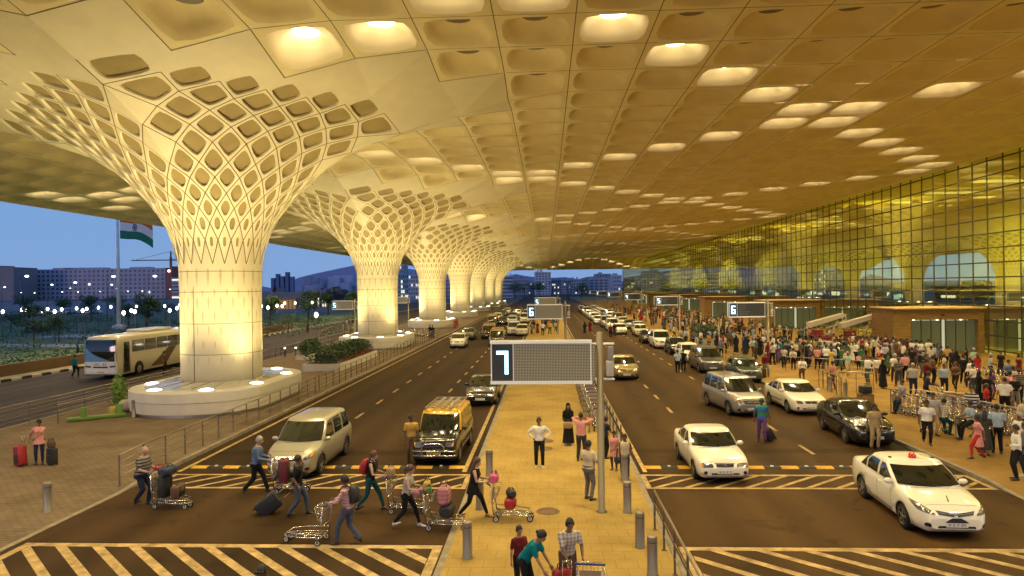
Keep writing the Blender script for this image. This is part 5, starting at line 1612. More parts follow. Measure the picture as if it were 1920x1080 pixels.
# --- man in the blue shirt with maroon cases
p, J, t = pusher('grey haired man in blue shirt pushing a trolley of maroon cases', -9.1, 21.15, 80, 'trolley with maroon cases in front of the champagne people carrier', shirt='blue', trousers='black', skin=3, hair=m_hairg, h=1.80, fat=1.2, s=.32, sleeve='long')
suitcase('tall maroon suitcase upright on the blue shirted man\'s trolley', 'maroon', (.46, .28, .72), on(t, .02, -.16, .30), (0, 0, t.rotation_euler.z), False, False)
suitcase('smaller brown suitcase at the nose of the blue shirted man\'s trolley', 'brown', (.42, .24, .6), on(t, .0, .22, .31), (-.1, 0, t.rotation_euler.z), False, False)
# --- youth in black with the tilted suitcase
p, J = person('young man in black T-shirt and jeans dragging a black suitcase', -7.0, 19.05, 78, shirt='black', trousers='jeans', skin=1, h=1.70, feet=((-.09, .26, 0), (.09, -.24, .03)), toe=(.1, -.35), pelvis=.91, hands=((-.30, -.20, .80), (.24, .05, .86)), hem=None, tuck=False)
h_ = w2(p, J['wri'][0])
suitcase('big black suitcase tilted on its wheels behind the young man in black', 'black', (.48, .30, .66), (h_.x-.93, h_.y-.20, .03), (0, math.radians(52), math.radians(14)), True, True)
# --- man in pink check with empty trolley, walking to the left
p, J, t = pusher('man in pink checked shirt with black backpack pushing an empty trolley', -4.95, 16.9, -82, 'empty silver luggage trolley in front of the pink checked man', shirt='pink check', trousers='jeans', skin=1, h=1.74, s=.27, sleeve='long', dist=1.06, lean=.10)
backpack('black backpack worn over the pink checked shirt', 'black', p, J)
# --- woman, dark vest and teal trousers, red backpack
p, J, t = pusher('woman in black vest and teal trousers with red backpack pushing a trolley', -5.05, 19.45, 92, 'trolley pushed by the woman with the red backpack', shirt='black', trousers='dark teal', skin=3, hair=m_hairbr, h=1.74, female=True, hairstyle='bun', sleeve='none', lower='slim', s=.36, lean=.14)
backpack('bright red backpack on the woman in teal trousers', 'red', p, J)
softbag('black holdall low on the trolley beside the red backpack', 'black', (.42, .36, .34), on(t, 0, .05, .31), t.rotation_euler.z)
softbag('striped pinkish bag at the nose of the red backpack woman\'s trolley', 'plaid', (.40, .24, .2), on(t, 0, .30, .45), t.rotation_euler.z)
softbag('pale cream jacket bundle hanging on the trolley handle', 'tan', (.34, .22, .30), on(t, 0, -.42, .98), t.rotation_euler.z, 'jacket_bundle')
b = MB()
# --- woman, grey top and black trousers, plaid bag
p, J, t = pusher('woman in grey sleeveless top and black trousers behind a piled trolley', -3.75, 18.15, 95, 'trolley piled with a plaid bag beside the median kerb', shirt='light grey', trousers='black', skin=3, hair=m_hairbr, h=1.68, female=True, hairstyle='pony', sleeve='none', lower='slim', s=.33, shoe=m_shoew)
softbag('black soft bag at the base of the plaid bag trolley', 'black', (.48, .40, .34), on(t, 0, .08, .31), t.rotation_euler.z)
softbag('large pink plaid zip bag standing on the trolley', 'plaid', (.46, .34, .52), on(t, 0, .0, .62), t.rotation_euler.z)
softbag('bright yellow and green handbag hung on the plaid bag trolley', 'yellow', (.30, .16, .28), on(t, 0, -.46, .98), t.rotation_euler.z, 'handbag')
softbag('small green pouch beside the yellow handbag', 'green', (.18, .12, .18), on(t, .16, -.36, .96), t.rotation_euler.z, 'pouch')
# --- woman in black with long hair on the median edge
p, J, t = pusher('long haired woman in black walking onto the median with a trolley', -2.05, 18.8, 95, 'trolley with pink and red bags on the median', shirt='black', trousers='black', skin=3, hair=m_hairbr, h=1.70, female=True, hairstyle='long', sleeve='none', lower='slim', s=.38, hem=-.22, shoe=m_sandal)
softbag('bright red bag on the base of the median trolley', 'red', (.44, .32, .30), on(t, 0, .0, .31), t.rotation_euler.z)
softbag('dark knotted bag on top of the bright red bag', 'black', (.34, .24, .2), on(t, 0, .02, .62), t.rotation_euler.z+.5, 'bag_bundle')
softbag('pink fluffy bag on the handle of the median trolley', 'pink', (.36, .24, .26), on(t, 0, -.44, .99), t.rotation_euler.z, 'handbag')
# --- attendant by the taxi
person('man in ochre uniform standing on the road beside the taxi van', -4.95, 24.95, 170, shirt='ochre', trousers='brown', skin=2, h=1.72, turn=.7, **STAND)
# --- median
person('man in white shirt with hands on hips alone on the median', -.30, 23.75, 178, shirt='white', trousers='black', skin=1, h=1.70, fat=1.1, sleeve='long', hands=((-.21, .05, 1.0), (.21, .05, 1.0)), elbow_out=2.2, shoe=m_shoew, **STAND)
p, J = person('woman in long black robe and headscarf holding a pale handbag', .80, 27.1, 182, shirt='black', trousers='black', skin=0, h=1.62, female=True, hairstyle='veil', hem=-.84, sleeve='long', lower='none', hands=((-.10, .24, .98), (.14, .22, .98)), shoe=m_shoew)
q = w2(p, (0.02, .29, .70)); softbag('pale cream handbag carried by the woman in black', 'tan', (.36, .13, .26), q, p.rotation_euler.z, 'handbag'); 
p, J = person('man in pink shirt taking a picture with his back to us', 1.17, 24.5, 18, shirt='pink', trousers='dark grey', skin=1, h=1.72, sleeve='long', hands=((-.13, .32, 1.48), (.12, .30, 1.46)), elbow_out=1.0, feet=((-.14, .06, 0), (.13, -.08, 0)))
p, J = person('stout man in cream shirt and grey trousers beside the sign pole', 1.18, 20.5, 40, shirt='cream', trousers='grey', skin=1, h=1.73, fat=1.2, sleeve='short', hands=((-.18, .28, 1.12), (.20, .26, 1.10)), elbow_out=.6, **STAND)
person('boy in dark shirt with blue bag leaning on the median railing', 2.02, 25.0, 60, shirt='navy', trousers='black', skin=1, h=1.50, hands=((-.25, .30, .95), (.22, .36, 1.0)), lean=.1, **STAND)
person('girl in pink dress carrying a red pouch near the bollards', 2.22, 23.4, 200, shirt='pink', trousers='dark grey', skin=1, h=1.30, female=True, hairstyle='pony', hem=-.34, lower='slim', hands=((-.08, .22, .98), (.10, .22, .95)))
person('boy in sleeveless cream vest and black trousers near the bollards', 2.46, 22.35, 195, shirt='cream', trousers='black', skin=2, h=1.42, sleeve='none', hands=((-.2, .12, .95), (.22, .05, .78)), **STAND)
softbag('small blue bag against the median railing', 'navy', (.3, .2, .24), (2.45, 24.3, .13), .4, 'handbag')
# --- bottom of the frame
p, J = person('woman in bright teal top stooping over luggage at the bottom', -.50, 13.75, 110, shirt='teal', trousers='black', skin=0, h=1.62, female=True, hairstyle='bun', lean=.62, nod=.15, hands=((-.16, .56, .74), (.18, .56, .70)), **STAND)
suitcase('black suitcase on its side in front of the teal woman', 'black', (.56, .34, .40), (.0, 13.45, .02), (0, 0, .3), False, False)
person('child with short hair half hidden behind the teal woman', -.62, 14.25, 150, shirt='maroon', trousers='black', skin=0, h=1.37, female=True, hairstyle='bun', **STAND)
p, J = person('man in pale checked shirt leaning on a trolley with red bags', .36, 14.0, 165, shirt='grey check', trousers='brown', skin=1, h=1.70, lean=.3, hands=((-.22, .34, .92), (.1, .42, .86)), elbow_out=.6, **STAND)
t = build_trolley('blue handled trolley behind the checked man at the bottom edge', .82, 13.75, 5)
suitcase('shiny red suitcase held by the checked man', 'red', (.46, .28, .58), (.28, 13.45, .02), (0, 0, .5), True, True)
softbag('red shoulder bag against the checked man\'s leg', 'red', (.38, .2, .34), (.24, 13.70, .42), .4)
person('dark capped person seen only from the head at the bottom edge', -4.80, 11.35, 175, shirt='black', trousers='black', skin=2, h=1.70, hairstyle='cap', hair=m_hairb, **STAND)
# --- plaza, left
p, J = person('woman in pink T-shirt and dark leggings with two suitcases on the plaza', -18.3, 24.1, 150, shirt='pink', trousers='navy', skin=1, h=1.62, female=True, hairstyle='bun', lower='slim', hem=-.16, nod=.35, turn=-.3, hands=((.10, .40, 1.02), (.32, .02, .92)), elbow_out=.5, feet=((-.10, .05, 0), (.12, -.06, 0)))
q = w2(p, (.55, .0, 0)); suitcase('bright red suitcase on the plaza beside the pink woman', 'red', (.46, .30, .68), (q.x, q.y, .13), (0, .12, 2.6), True, True)
q = w2(p, (-.42, .34, 0)); suitcase('small black cabin case in front of the pink woman', 'black', (.36, .24, .56), (q.x, q.y, .13), (0, 0, 2.8), False, True)
q2 = w2(p, (-.40, .34, .62)); softbag('tan travel pillow bag resting on the black cabin case', 'brown', (.34, .24, .26), (q2.x, q2.y, .75), 2.6)
# --- terminal road
p, J = person('man in bright block coloured shirt and red waistband wheeling a case across the road', 8.55, 28.2, -170, shirt='rainbow', trousers='purple', skin=2, h=1.74, feet=((-.10, .12, 0), (.10, -.16, 0)), hands=((-.34, .04, .80), (.28, -.14, .80)), hairstyle='cap', hair=CL['green'])
suitcase('black cabin case wheeled by the brightly dressed man', 'black', (.38, .24, .5), (9.02, 28.35, 0), (0, -.55, .3), True, True)
person('policeman in khaki uniform and dark cap standing behind the white sedan', 12.35, 26.9, 178, shirt='khaki', trousers='khaki', skin=1, h=1.72, fat=1.1, hairstyle='cap', sleeve='short', hair=mat('cap_dark', (.02, .018, .02), .7), hands=((-.28, .0, .80), (.28, .0, .80)), **STAND)
person('man in pale blue shirt walking on the road beside the white hatchback', 9.35, 50.2, 10, shirt='pale blue', trousers='black', skin=1, h=1.72, hi=False, **walk(.2))
person('man in black walking arm in arm with the pale blue shirted man', 9.85, 50.7, 12, shirt='black', trousers='black', skin=1, h=1.72, hi=False, **walk(.2, -1))
# --- right pavement, nearer people
person('man in white T-shirt and black trousers strolling by the trolley rails', 14.45, 27.2, 200, shirt='white', trousers='black', skin=2, h=1.72, fat=1.1, hands=((-.22, .22, .98), (.26, -.05, .82)), **{k_: v_ for k_, v_ in walk(.18).items() if k_ != 'hands'})
person('man in light grey shirt just behind the strolling man in white', 15.5, 28.7, 190, shirt='light grey', trousers='khaki', skin=1, h=1.72, **STAND)
def sitter(label, x, y, face, seat=.62, **kw):
    return person(label, x, y, face, pelvis=seat+.11, feet=((-.10, .42, .0), (.12, .34, .0)), knee_out=.2, hands=((-.18, .34, .86), (.18, .36, .84)), **kw)
sitter('man in grey shirt sitting on a steel bollard', 16.75, 33.6, -95, .72, shirt='light grey', trousers='navy', skin=1, h=1.70)
sitter('seated man in pale blue shirt facing left on the trolley rail', 16.55, 28.0, -90, .62, shirt='pale blue', trousers='black', skin=1, h=1.72)
sitter('seated man in pale checked shirt bent forward on the trolley rail', 15.85, 28.75, 60, .62, shirt='grey check', trousers='dark teal', skin=1, h=1.70, lean=.25)
person('woman in pink tunic and red trousers walking along the kerb', 14.95, 24.9, -70, shirt='pink', trousers='red', skin=2, h=1.58, female=True, hairstyle='long', hem=-.42, lower='slim', **walk(.22))
person('man in white shirt with dark trousers at the kerb, lowest on the right', 14.55, 22.3, -75, shirt='white', trousers='black', skin=1, h=1.70, sleeve='long', hands=((-.2, .25, 1.1), (.24, .02, .85)), **STAND)
person('man in grey shirt and pale shoes behind the lowest white shirted man', 15.1, 22.7, -60, shirt='grey', trousers='navy', skin=1, h=1.70, shoe=m_shoew, **STAND)
person('man in light blue shirt standing back to us by the kerb', 16.1, 25.7, 20, shirt='pale blue', trousers='black', skin=2, h=1.76, **STAND)
person('man in blue grey shirt chatting beside the light blue shirt', 15.65, 25.95, 110, shirt='blue', trousers='black', skin=1, h=1.72, **STAND)
p, J = person('woman in long dark skirt beside the pink tunic', 15.5, 25.4, 40, shirt='dark grey', trousers='cream', skin=1, h=1.60, female=True, hairstyle='long', hem=-.7, lower='none')
person('stout man in white shirt with cap, back to us near the right edge', 18.2, 27.35, 30, shirt='cream', trousers='black', skin=1, h=1.74, fat=1.15, sleeve='long', hairstyle='cap', hair=CL['light grey'], **STAND)
person('person in bold black and white stripes at the trolley rail', 18.0, 30.4, 200, shirt='bold stripes', trousers='grey', skin=0, h=1.72, fat=1.2, hands=((-.28, .2, .9), (.28, .2, .9)), **STAND)
p, J, t = pusher('man in navy jacket pushing boxes behind the trolley rails', 19.1, 36.0, 110, 'trolley carrying cardboard boxes behind the trolley rails', shirt='navy', trousers='black', skin=1, h=1.70, sleeve='long', s=.15)
for kx, (ax, ay, az, dd) in enumerate(((0, .0, .31, (.5, .5, .38)), (0, .48, .31, (.46, .36, .34)))):
    b = MB(); b.box((0, 0, dd[2]/2), dd); b.m = 1; b.box((0, 0, dd[2]+.002), (.06, dd[1]*.98, .004))
    o = b.build('cardboard_box', [mat('cardboard', (.34, .22, .10), .8, var=.1, scale=4), mat('parcel_tape', (.5, .38, .2), .4)]); o.location = on(t, ax, ay, az); o.rotation_euler.z = t.rotation_euler.z
    tag(o, ('larger' if kx == 0 else 'smaller')+' brown cardboard box on the navy man\'s trolley', 'box')
person('woman in black low necked dress facing us beyond the rails', 21.6, 35.2, 185, shirt='black', trousers='black', skin=3, h=1.66, female=True, hairstyle='bun', hem=-.5, fat=1.15)
person('woman in black holding out a white paper beyond the rails', 22.4, 34.4, 200, shirt='black', trousers='grey', skin=3, hair=m_hairbr, h=1.66, female=True, hairstyle='pony', hands=((-.16, .35, 1.1), (.2, .35, 1.1)))
person('man in grey stripes near the far right trolley stack', 23.9, 36.4, 30, shirt='striped', trousers='black', skin=1, h=1.72, **STAND)
# ------------------------------------------------------------------ the crowd on the pavements: many small figures of mixed build, dress and pose
CV = []
def crowd_proto(key, **kw):
    fg = figure(hi=False, **kw)
    b = MB()
    for m, part in enumerate(('body', 'shirt', 'trousers', 'hair', 'shoes')):
        if part in fg: b.add(fg[part], None, m)
    me = b.mesh('person'); bm = bmesh.new(); bm.from_mesh(me); bmesh.ops.recalc_face_normals(bm, faces=bm.faces); bm.to_mesh(me); bm.free()
    for m in (SK[1], CL['white'], CL['black'], m_hairb, m_shoe): me.materials.append(m)
    CV.append((key, me, kw))
crowd_proto('man', h=1.70, **STAND)
crowd_proto('man', h=1.74, fat=1.15, hands=((-.2, .2, .95), (.22, .22, 1.0)), feet=((-.15, .05, 0), (.13, -.06, 0)))
crowd_proto('man', h=1.68, sleeve='long', turn=.5, **walk(.24))
crowd_proto('man', h=1.72, turn=-.4, **walk(.2, -1))
crowd_proto('man', h=1.70, hands=((-.1, .25, 1.05), (.12, .25, 1.02)), elbow_out=.8, feet=((-.13, .02, 0), (.14, .04, 0)), turn=.3)
crowd_proto('man', h=1.66, sleeve='long', fat=1.2, hands=((-.2, -.16, .92), (.2, -.16, .92)), **STAND)
crowd_proto('woman', h=1.58, female=True, hairstyle='long', hem=-.42, lower='slim', **STAND)
crowd_proto('long-skirted woman', h=1.56, female=True, hairstyle='bun', hem=-.84, lower='none', sleeve='short', hands=((-.2, .15, .95), (.25, .02, .8)))
crowd_proto('woman', h=1.60, female=True, hairstyle='pony', lower='slim', hands=((-.14, .22, 1.0), (.25, .0, .8)), **{k_: v_ for k_, v_ in walk(.2).items() if k_ != 'hands'})
crowd_proto('veiled woman', h=1.58, female=True, hairstyle='veil', hem=-.84, lower='none', sleeve='long')
crowd_proto('child', h=1.15, **STAND)
crowd_proto('waving man', h=1.70, hands=((-.25, .05, .8), (.2, .25, 1.72)), **STAND)
TOPS = {'m': ['white']*6+['cream']*2+['pale blue']*3+['light grey']*2+['blue', 'black', 'black', 'grey', 'pink', 'maroon', 'navy', 'brown', 'grey check', 'striped', 'mint', 'ochre'],
        'w': ['red', 'pink', 'maroon', 'teal', 'green', 'yellow', 'purple', 'black', 'orange', 'cream', 'black', 'blue', 'maroon', 'brown']}
BOT = ['black']*5+['dark grey']*2+['navy', 'jeans', 'brown', 'khaki', 'grey']
taken = [(o.location.x, o.location.y) for o in PEOPLE]
def crowd_person(x, y, zone, face=None, pick=None, top=None, gap=.42):
    for a, b_ in taken:
        if abs(a-x) < gap and abs(b_-y) < gap: return None
    taken.append((x, y))
    key, me, kw = pick or CV[rnd.choice((0, 1, 2, 3, 4, 5, 0, 1, 4, 5, 6, 7, 8, 9, 6, 7, 10, 11))]
    fem = 'woman' in key or key == 'child' and rnd.random() < .5
    top = top or rnd.choice(TOPS['w' if fem else 'm']); bot = rnd.choice(BOT)
    if key == 'veiled woman': top = rnd.choice(['black', 'black', 'maroon', 'navy'])
    o = bpy.data.objects.new('person', me); COL.objects.link(o); s_ = rnd.uniform(.94, 1.06)
    o.location = (x, y, gz(x, y)); o.scale = (s_*rnd.uniform(.96, 1.08), s_, s_)
    f = face if face is not None else rnd.uniform(0, 360); o.rotation_euler.z = -math.radians(f)
    hr = rnd.choice((m_hairb, m_hairb, m_hairb, m_hairbr, m_hairg) if not fem else (m_hairb, m_hairb, m_hairbr))
    objmats(o, [rnd.choice(SK[:3]), CL[top], CL[bot], CL[top] if key == 'veiled woman' else hr, rnd.choice((m_shoe, m_sandal, m_shoe))])
    f = f % 360
    look = 'from behind' if f < 60 or f > 300 else 'facing right' if f < 120 else 'facing us' if f <= 240 else 'facing left'
    low = '' if kw.get('lower') == 'none' else ' and %s trousers' % bot
    lb = '%s in %s%s %s %s' % (key, top, low.replace(' trousers', ''), look, zone)
    tag(o, lb, 'person', lb+' (standing crowd)')
    return o
def scatter(n, x0, x1, y0, y1, zone, face=None, gap=.42, spread=70):
    k = 0; tries = 0
    while k < n and tries < n*12:
        tries += 1
        f = None if face is None or rnd.random() < .35 else face+rnd.uniform(-spread, spread)
        if crowd_person(rnd.uniform(x0, x1), rnd.uniform(y0, y1), zone, f, gap=gap): k += 1
# hand placed groups in front of the crowd
for x, y, f, pk, tp, zn in ((19.6, 43.4, 250, 5, 'white', 'by the front barrier'), (20.4, 43.9, 200, 3, 'white', 'by the front barrier'), (21.6, 44.2, 20, 1, 'white', 'by the front barrier'), (22.4, 44.6, 40, 0, 'pink', 'by the front barrier'),
        (25.2, 49.2, 10, 0, 'black', 'standing apart before the first porch'), (20.1, 51.0, 10, 1, 'white', 'at the crowd front'), (24.8, 52.2, 5, 0, 'pale blue', 'at the crowd front'), (22.2, 50.6, 20, 10, 'pink', 'at the crowd front'),
        (27.4, 45.6, 5, 6, 'red', 'alone on the open paving'), (28.2, 47.3, 0, 0, 'mint', 'beside the red dressed woman'), (26.9, 47.0, 30, 9, 'green', 'beside the red dressed woman'), (29.1, 44.3, 340, 7, 'maroon', 'right of the red dressed woman'),
        (16.0, 44.4, 5, 5, 'white', 'behind the white liftback'), (16.6, 41.2, 330, 1, 'pink', 'leaning at the steel barrier'), (14.6, 47.2, 170, 2, 'maroon', 'with a case behind the silver people carrier'), (19.0, 51.8, 90, 9, 'black', 'at the crowd front')):
    crowd_person(x, y, zn, f, CV[pk], tp)
o = crowd_person(19.3, 52.0, 'in a wide bright dress at the crowd front', 20, CV[7], 'red')
scatter(14, 16.0, 19.6, 22.6, 26.4, 'by the kerb at the right edge', 300, .55)
scatter(20, 19.6, 27.5, 31.0, 39.5, 'among the stacked trolleys', None, .7)
scatter(20, 19.5, 30.0, 40.5, 50, 'on the open paving', None, 1.2)
scatter(84, 17.0, 29.5, 50.0, 60.0, 'in the crowd before the first porch', 60, .40)
scatter(20, 16.0, 21.0, 56, 70, 'behind the right sign 6', 60, .5)
scatter(26, 16.0, 29.5, 63, 86, 'between the first two porches', 80, .6)
scatter(12, 26.0, 30.0, 54, 61, 'at the first porch doors', 20, .6)
scatter(4, 15.2, 29.0, 88, 118, 'around the second porch', 60, .8)
scatter(8, 14.3, 16.0, 54, 84, 'on the kerb by the queue', 250, .8)
scatter(2, 14.5, 28.0, 120, 175, 'by the distant porches', 120, 1.2)
# other small figures
for x, y, f, pk, tp, zn in ((8.4, 86.5, 10, 0, 'black', 'walking in the road past the far queue'), (7.7, 84.0, 0, 3, 'maroon', 'walking in the road past the far queue'), (5.1, 93, 0, 9, 'black', 'on the road edge behind the median sign'), (6.0, 96, 0, 9, 'black', 'on the road edge behind the median sign'),
        (-.5, 88, 170, 0, 'white', 'on the median behind the second sign'), (.4, 90, 170, 1, 'yellow', 'on the median behind the second sign'), (-1.2, 92, 200, 7, 'maroon', 'on the median behind the second sign'), (1.2, 94, 160, 2, 'cream', 'on the median behind the second sign'), (-.2, 97, 30, 0, 'navy', 'on the median behind the second sign'), (-1.8, 95, 60, 3, 'black', 'on the median behind the second sign'),
        (-13.9, 84, 170, 0, 'navy', 'by the rail before the third column'), (-14.4, 85, 120, 1, 'black', 'by the rail before the third column'), (-13.8, 104, 20, 7, 'red', 'beside the third column plinth'), (-13.7, 105.5, 20, 8, 'red', 'beside the third column plinth'),
        (-34.6, 99, 200, 1, 'black', 'far across the outer road'), (-31.5, 108, 40, 0, 'cream', 'far across the outer road'), (-30.6, 108.5, 40, 3, 'black', 'far across the outer road'), (-29.0, 51.2, 80, 0, 'brown', 'beside the white coach\'s front wheel'), (-28.9, 54.2, 200, 7, 'red', 'beside the coach\'s open hold'), (-28.3, 54.0, 60, 8, 'red', 'beside the coach\'s open hold'), (-27.6, 53.9, 300, 1, 'grey', 'with a case beside the coach'), (-27.0, 55.4, 320, 3, 'navy', 'beside the coach\'s rear'),
        (-35.0, 49.8, 0, 3, 'teal', 'at the far side of the coach front')):
    crowd_person(x, y, zn, f, CV[pk], tp)

# the rest of the crowd, farther off and hidden behind those in front: one mass
cb2 = MB(); lows = []
for kw in (dict(h=1.70, **STAND), dict(h=1.66, female=True, hairstyle='long', hem=-.8, lower='none'), dict(h=1.72, fat=1.15, hands=((-.2, .2, .95), (.22, .22, 1.0)), **STAND), dict(h=1.60, female=True, hairstyle='bun', hem=-.4)):
    fg = figure(hi=None, **kw); b = MB()
    for m, part in enumerate(('body', 'shirt', 'trousers', 'hair')):
        if part in fg: b.add(fg[part], None, m)
    lows.append(b)
cm = SK[:3]+[CL[k] for k in ('white', 'cream', 'pale blue', 'grey', 'maroon', 'red', 'pink', 'ochre', 'black', 'navy', 'teal', 'brown')]+[CL['black'], CL['dark grey'], CL['jeans'], m_hairb]
def mass(n, x0, x1, y0, y1, gap):
    k = 0; t = 0
    while k < n and t < n*10:
        t += 1; x, y = rnd.uniform(x0, x1), rnd.uniform(y0, y1)
        if any(abs(a-x) < gap and abs(c-y) < gap for a, c in taken): continue
        taken.append((x, y)); k += 1
        src = rnd.choice(lows); M = Matrix.Translation((x, y, gz(x, y))) @ Matrix.Rotation(rnd.uniform(0, 6.3), 4, 'Z') @ Matrix.Scale(rnd.uniform(.94, 1.06), 4)
        mp = {0: rnd.randint(0, 2), 1: rnd.randint(3, 14), 2: rnd.randint(15, 17), 3: 18}
        bs = len(cb2.v)
        cb2.v += [tuple(M @ Vector(p)) for p in src.v]; cb2.f += [tuple(i+bs for i in f) for f in src.f]; cb2.mi += [mp[m] for m in src.mi]; cb2.sm += src.sm
mass(150, 15.5, 29, 68, 112, .5); mass(95, 14.6, 28, 112, 170, .8); mass(45, 18, 29.5, 54, 62, .42); mass(24, -2, 2.4, 88, 125, .6)
tag(cb2.build('crowd', cm), 'dense mass of people deep along the terminal pavement behind the nearer figures', 'crowd', kind='stuff')
# ------------------------------------------------------------------ bollards, railings, signs, trolley stacks, planters, coach
m_bol = mat('bollard_steel', (.27, .235, .18), .5, .7, var=.12, scale=5, stretch=(1, 1, .2))
m_rail = mat('railing_steel', (.36, .32, .26), .38, .85)
m_railp = mat('railing_post', (.16, .135, .10), .45, .6)
def bollard(x, y, label):
    t = thing('bollard', label, 'bollard', (x, y, gz(x, y)))
    b = MB(); b.lathe([(.125, 0), (.125, .03), (.113, .04), (.113, .72)], n=24); b.lathe([(.113, .735), (.113, .83), (.105, .85), (.01, .86)], n=24, cap1=True); b.build('tube', m_bol, t)
    b = MB(); b.lathe([(.108, .715), (.108, .74)], n=24); b.build('groove', m_trim, t)
    return t
bollard(2.18, 19.37, 'steel bollard just right of the big sign pole'); bollard(2.18, 16.78, 'second steel bollard from the bottom on the median\'s road side'); bollard(2.23, 15.17, 'steel bollard at the bottom beside the slanted rail')
bollard(-1.90, 16.05, 'steel bollard nearest the camera on the median\'s inner side'); bollard(-1.93, 22.68, 'steel bollard beside the taxi van at the median kerb'); bollard(-1.95, 19.6, 'steel bollard behind the long haired woman\'s legs')
bollard(-14.33, 19.16, 'lone steel bollard on the plaza'); bollard(-20.35, 33.2, 'steel bollard against the first column plinth'); bollard(2.42, 22.15, 'steel bollard behind the boy in the cream vest')
for k, (x, y) in enumerate(((16.6, 33.6), (16.35, 28.5), (16.05, 38.2), (16.2, 40.6))):
    bollard(x, y, ['steel bollard under the sitting man in grey', 'steel bollard beside the seated men', 'steel bollard by the white liftback\'s nose', 'steel bollard at the end of the steel barrier'][k])
def railing(label, pts, h=1.0, rails=(.32, .55, .78), step=1.35, name='steel_railing', top=.028, base=None):
    """posts and rails following a ground line of points"""
    t = thing(name, label, 'railing', (pts[0][0], pts[0][1], 0))
    o0 = V(pts[0][0], pts[0][1], 0)
    def gp(p): return V(p[0], p[1], gz(p[0], p[1]) if base is None else base)-o0
    P = []
    for a, b_ in zip(pts[:-1], pts[1:]):
        n = max(1, round(math.hypot(b_[0]-a[0], b_[1]-a[1])/step))
        for k in range(n): P.append((lerp(a[0], b_[0], k/n), lerp(a[1], b_[1], k/n)))
    P.append(pts[-1])
    b = MB(); b.tube([gp(p)+V(0, 0, h) for p in P], top, 8); b.build('top_rail', m_rail, t)
    for r_ in rails:
        b = MB(); b.tube([gp(p)+V(0, 0, r_) for p in P], .012, 6); b.build('lower_rail', m_rail, t)
    pm = None
    for p in P:
        if pm is None:
            b = MB(); b.box((0, 0, h/2), (.05, .016, h)); b.box((0, 0, .008), (.12, .10, .016)); o = b.build('post', m_railp, t); pm = o.data
        else: o = bpy.data.objects.new('post', pm); COL.objects.link(o); o.parent = t
        o.location = gp(p)
        o.rotation_euler.z = math.radians(90) if abs(pts[-1][1]-pts[0][1]) < abs(pts[-1][0]-pts[0][0]) else 0
    return t
railing('steel railing along the inner road kerb, section nearest the camera', [(-13.75, 21.6), (-13.75, 40.5)])
railing('steel railing along the inner road kerb, middle section by the planter', [(-13.75, 41.2), (-13.75, 66)])
railing('steel railing along the inner road kerb, far section past the second column', [(-13.75, 66.7), (-13.75, 102)], rails=(.4, .7))
railing('steel railing at the plaza edge before the coach', [(-24.6, 20), (-24.6, 45.5), (-26.0, 47.0)], rails=(.25, .45, .65, .83), step=1.9)
railing('lower second railing inside the plaza edge', [(-23.0, 31.5), (-23.0, 45)], h=.9, rails=(.3, .6), step=1.9)
railing('post railing at the plaza edge beyond the first column', [(-25.0, 55), (-25.0, 86)], rails=(.5,), step=1.3)
railing('median trolley bay railing, side next the terminal road', [(2.72, 26.0), (2.72, 47)], step=1.5)
railing('median trolley bay railing, inner side', [(1.75, 29.5), (1.75, 47)], step=1.5)
railing('slanted steel railing at the bottom edge by the terminal road', [(2.72, 11.0), (2.72, 18.0)], rails=(.35, .68), step=1.4)
railing('steel barrier with pale flat top by the front of the crowd', [(16.7, 40.6), (18.4, 40.1)], h=1.1, rails=(.4, .75), step=.85, top=.05)
railing('steel barrier running back from the flat topped barrier', [(16.0, 38.0), (16.3, 42.5)], h=1.05, rails=(.3, .6, .85), step=.75)
railing('steel rail in front of the stacked trolleys on the terminal pavement', [(16.35, 33.9), (17.6, 33.6), (19.3, 26.4)], h=1.1, rails=(.4,), step=1.8)
railing('long barrier rail behind the crowd\'s open paving', [(17.0, 50.3), (22.0, 46.6)], h=1.0, rails=(.5,), step=1.2)
railing('kerbside post rail near the parked grey people carrier', [(14.4, 50), (14.4, 72)], h=.95, rails=(.5,), step=2.2)
# tall slim bollard posts near the outer road
for k in range(5):
    x, y = -23.2+k*.62, 78.0
    b = MB(); b.lathe([(.07, 0), (.07, 2.2), (.01, 2.22)], n=12, cap1=True); o = b.build('steel_post', m_bol); o.location = (x, y, .13)
    tag(o, 'tall slim steel post in a row before the second column', 'post', 'row of tall slim posts')
for k in range(2):
    t = thing('garden_light', ('left' if k == 0 else 'right')+' one of two short lit posts on the plaza', 'lamp post', (-24.2+k*.95, 63+k*.2, .13))
    b = MB(); b.cyl((0, 0, 0), (0, 0, .75), .06, n=10); b.build('post', m_trim, t); b = MB(); b.ell((0, 0, .8), (.08, .08, .07), n=10, m=6); b.build('lamp', m_up, t)
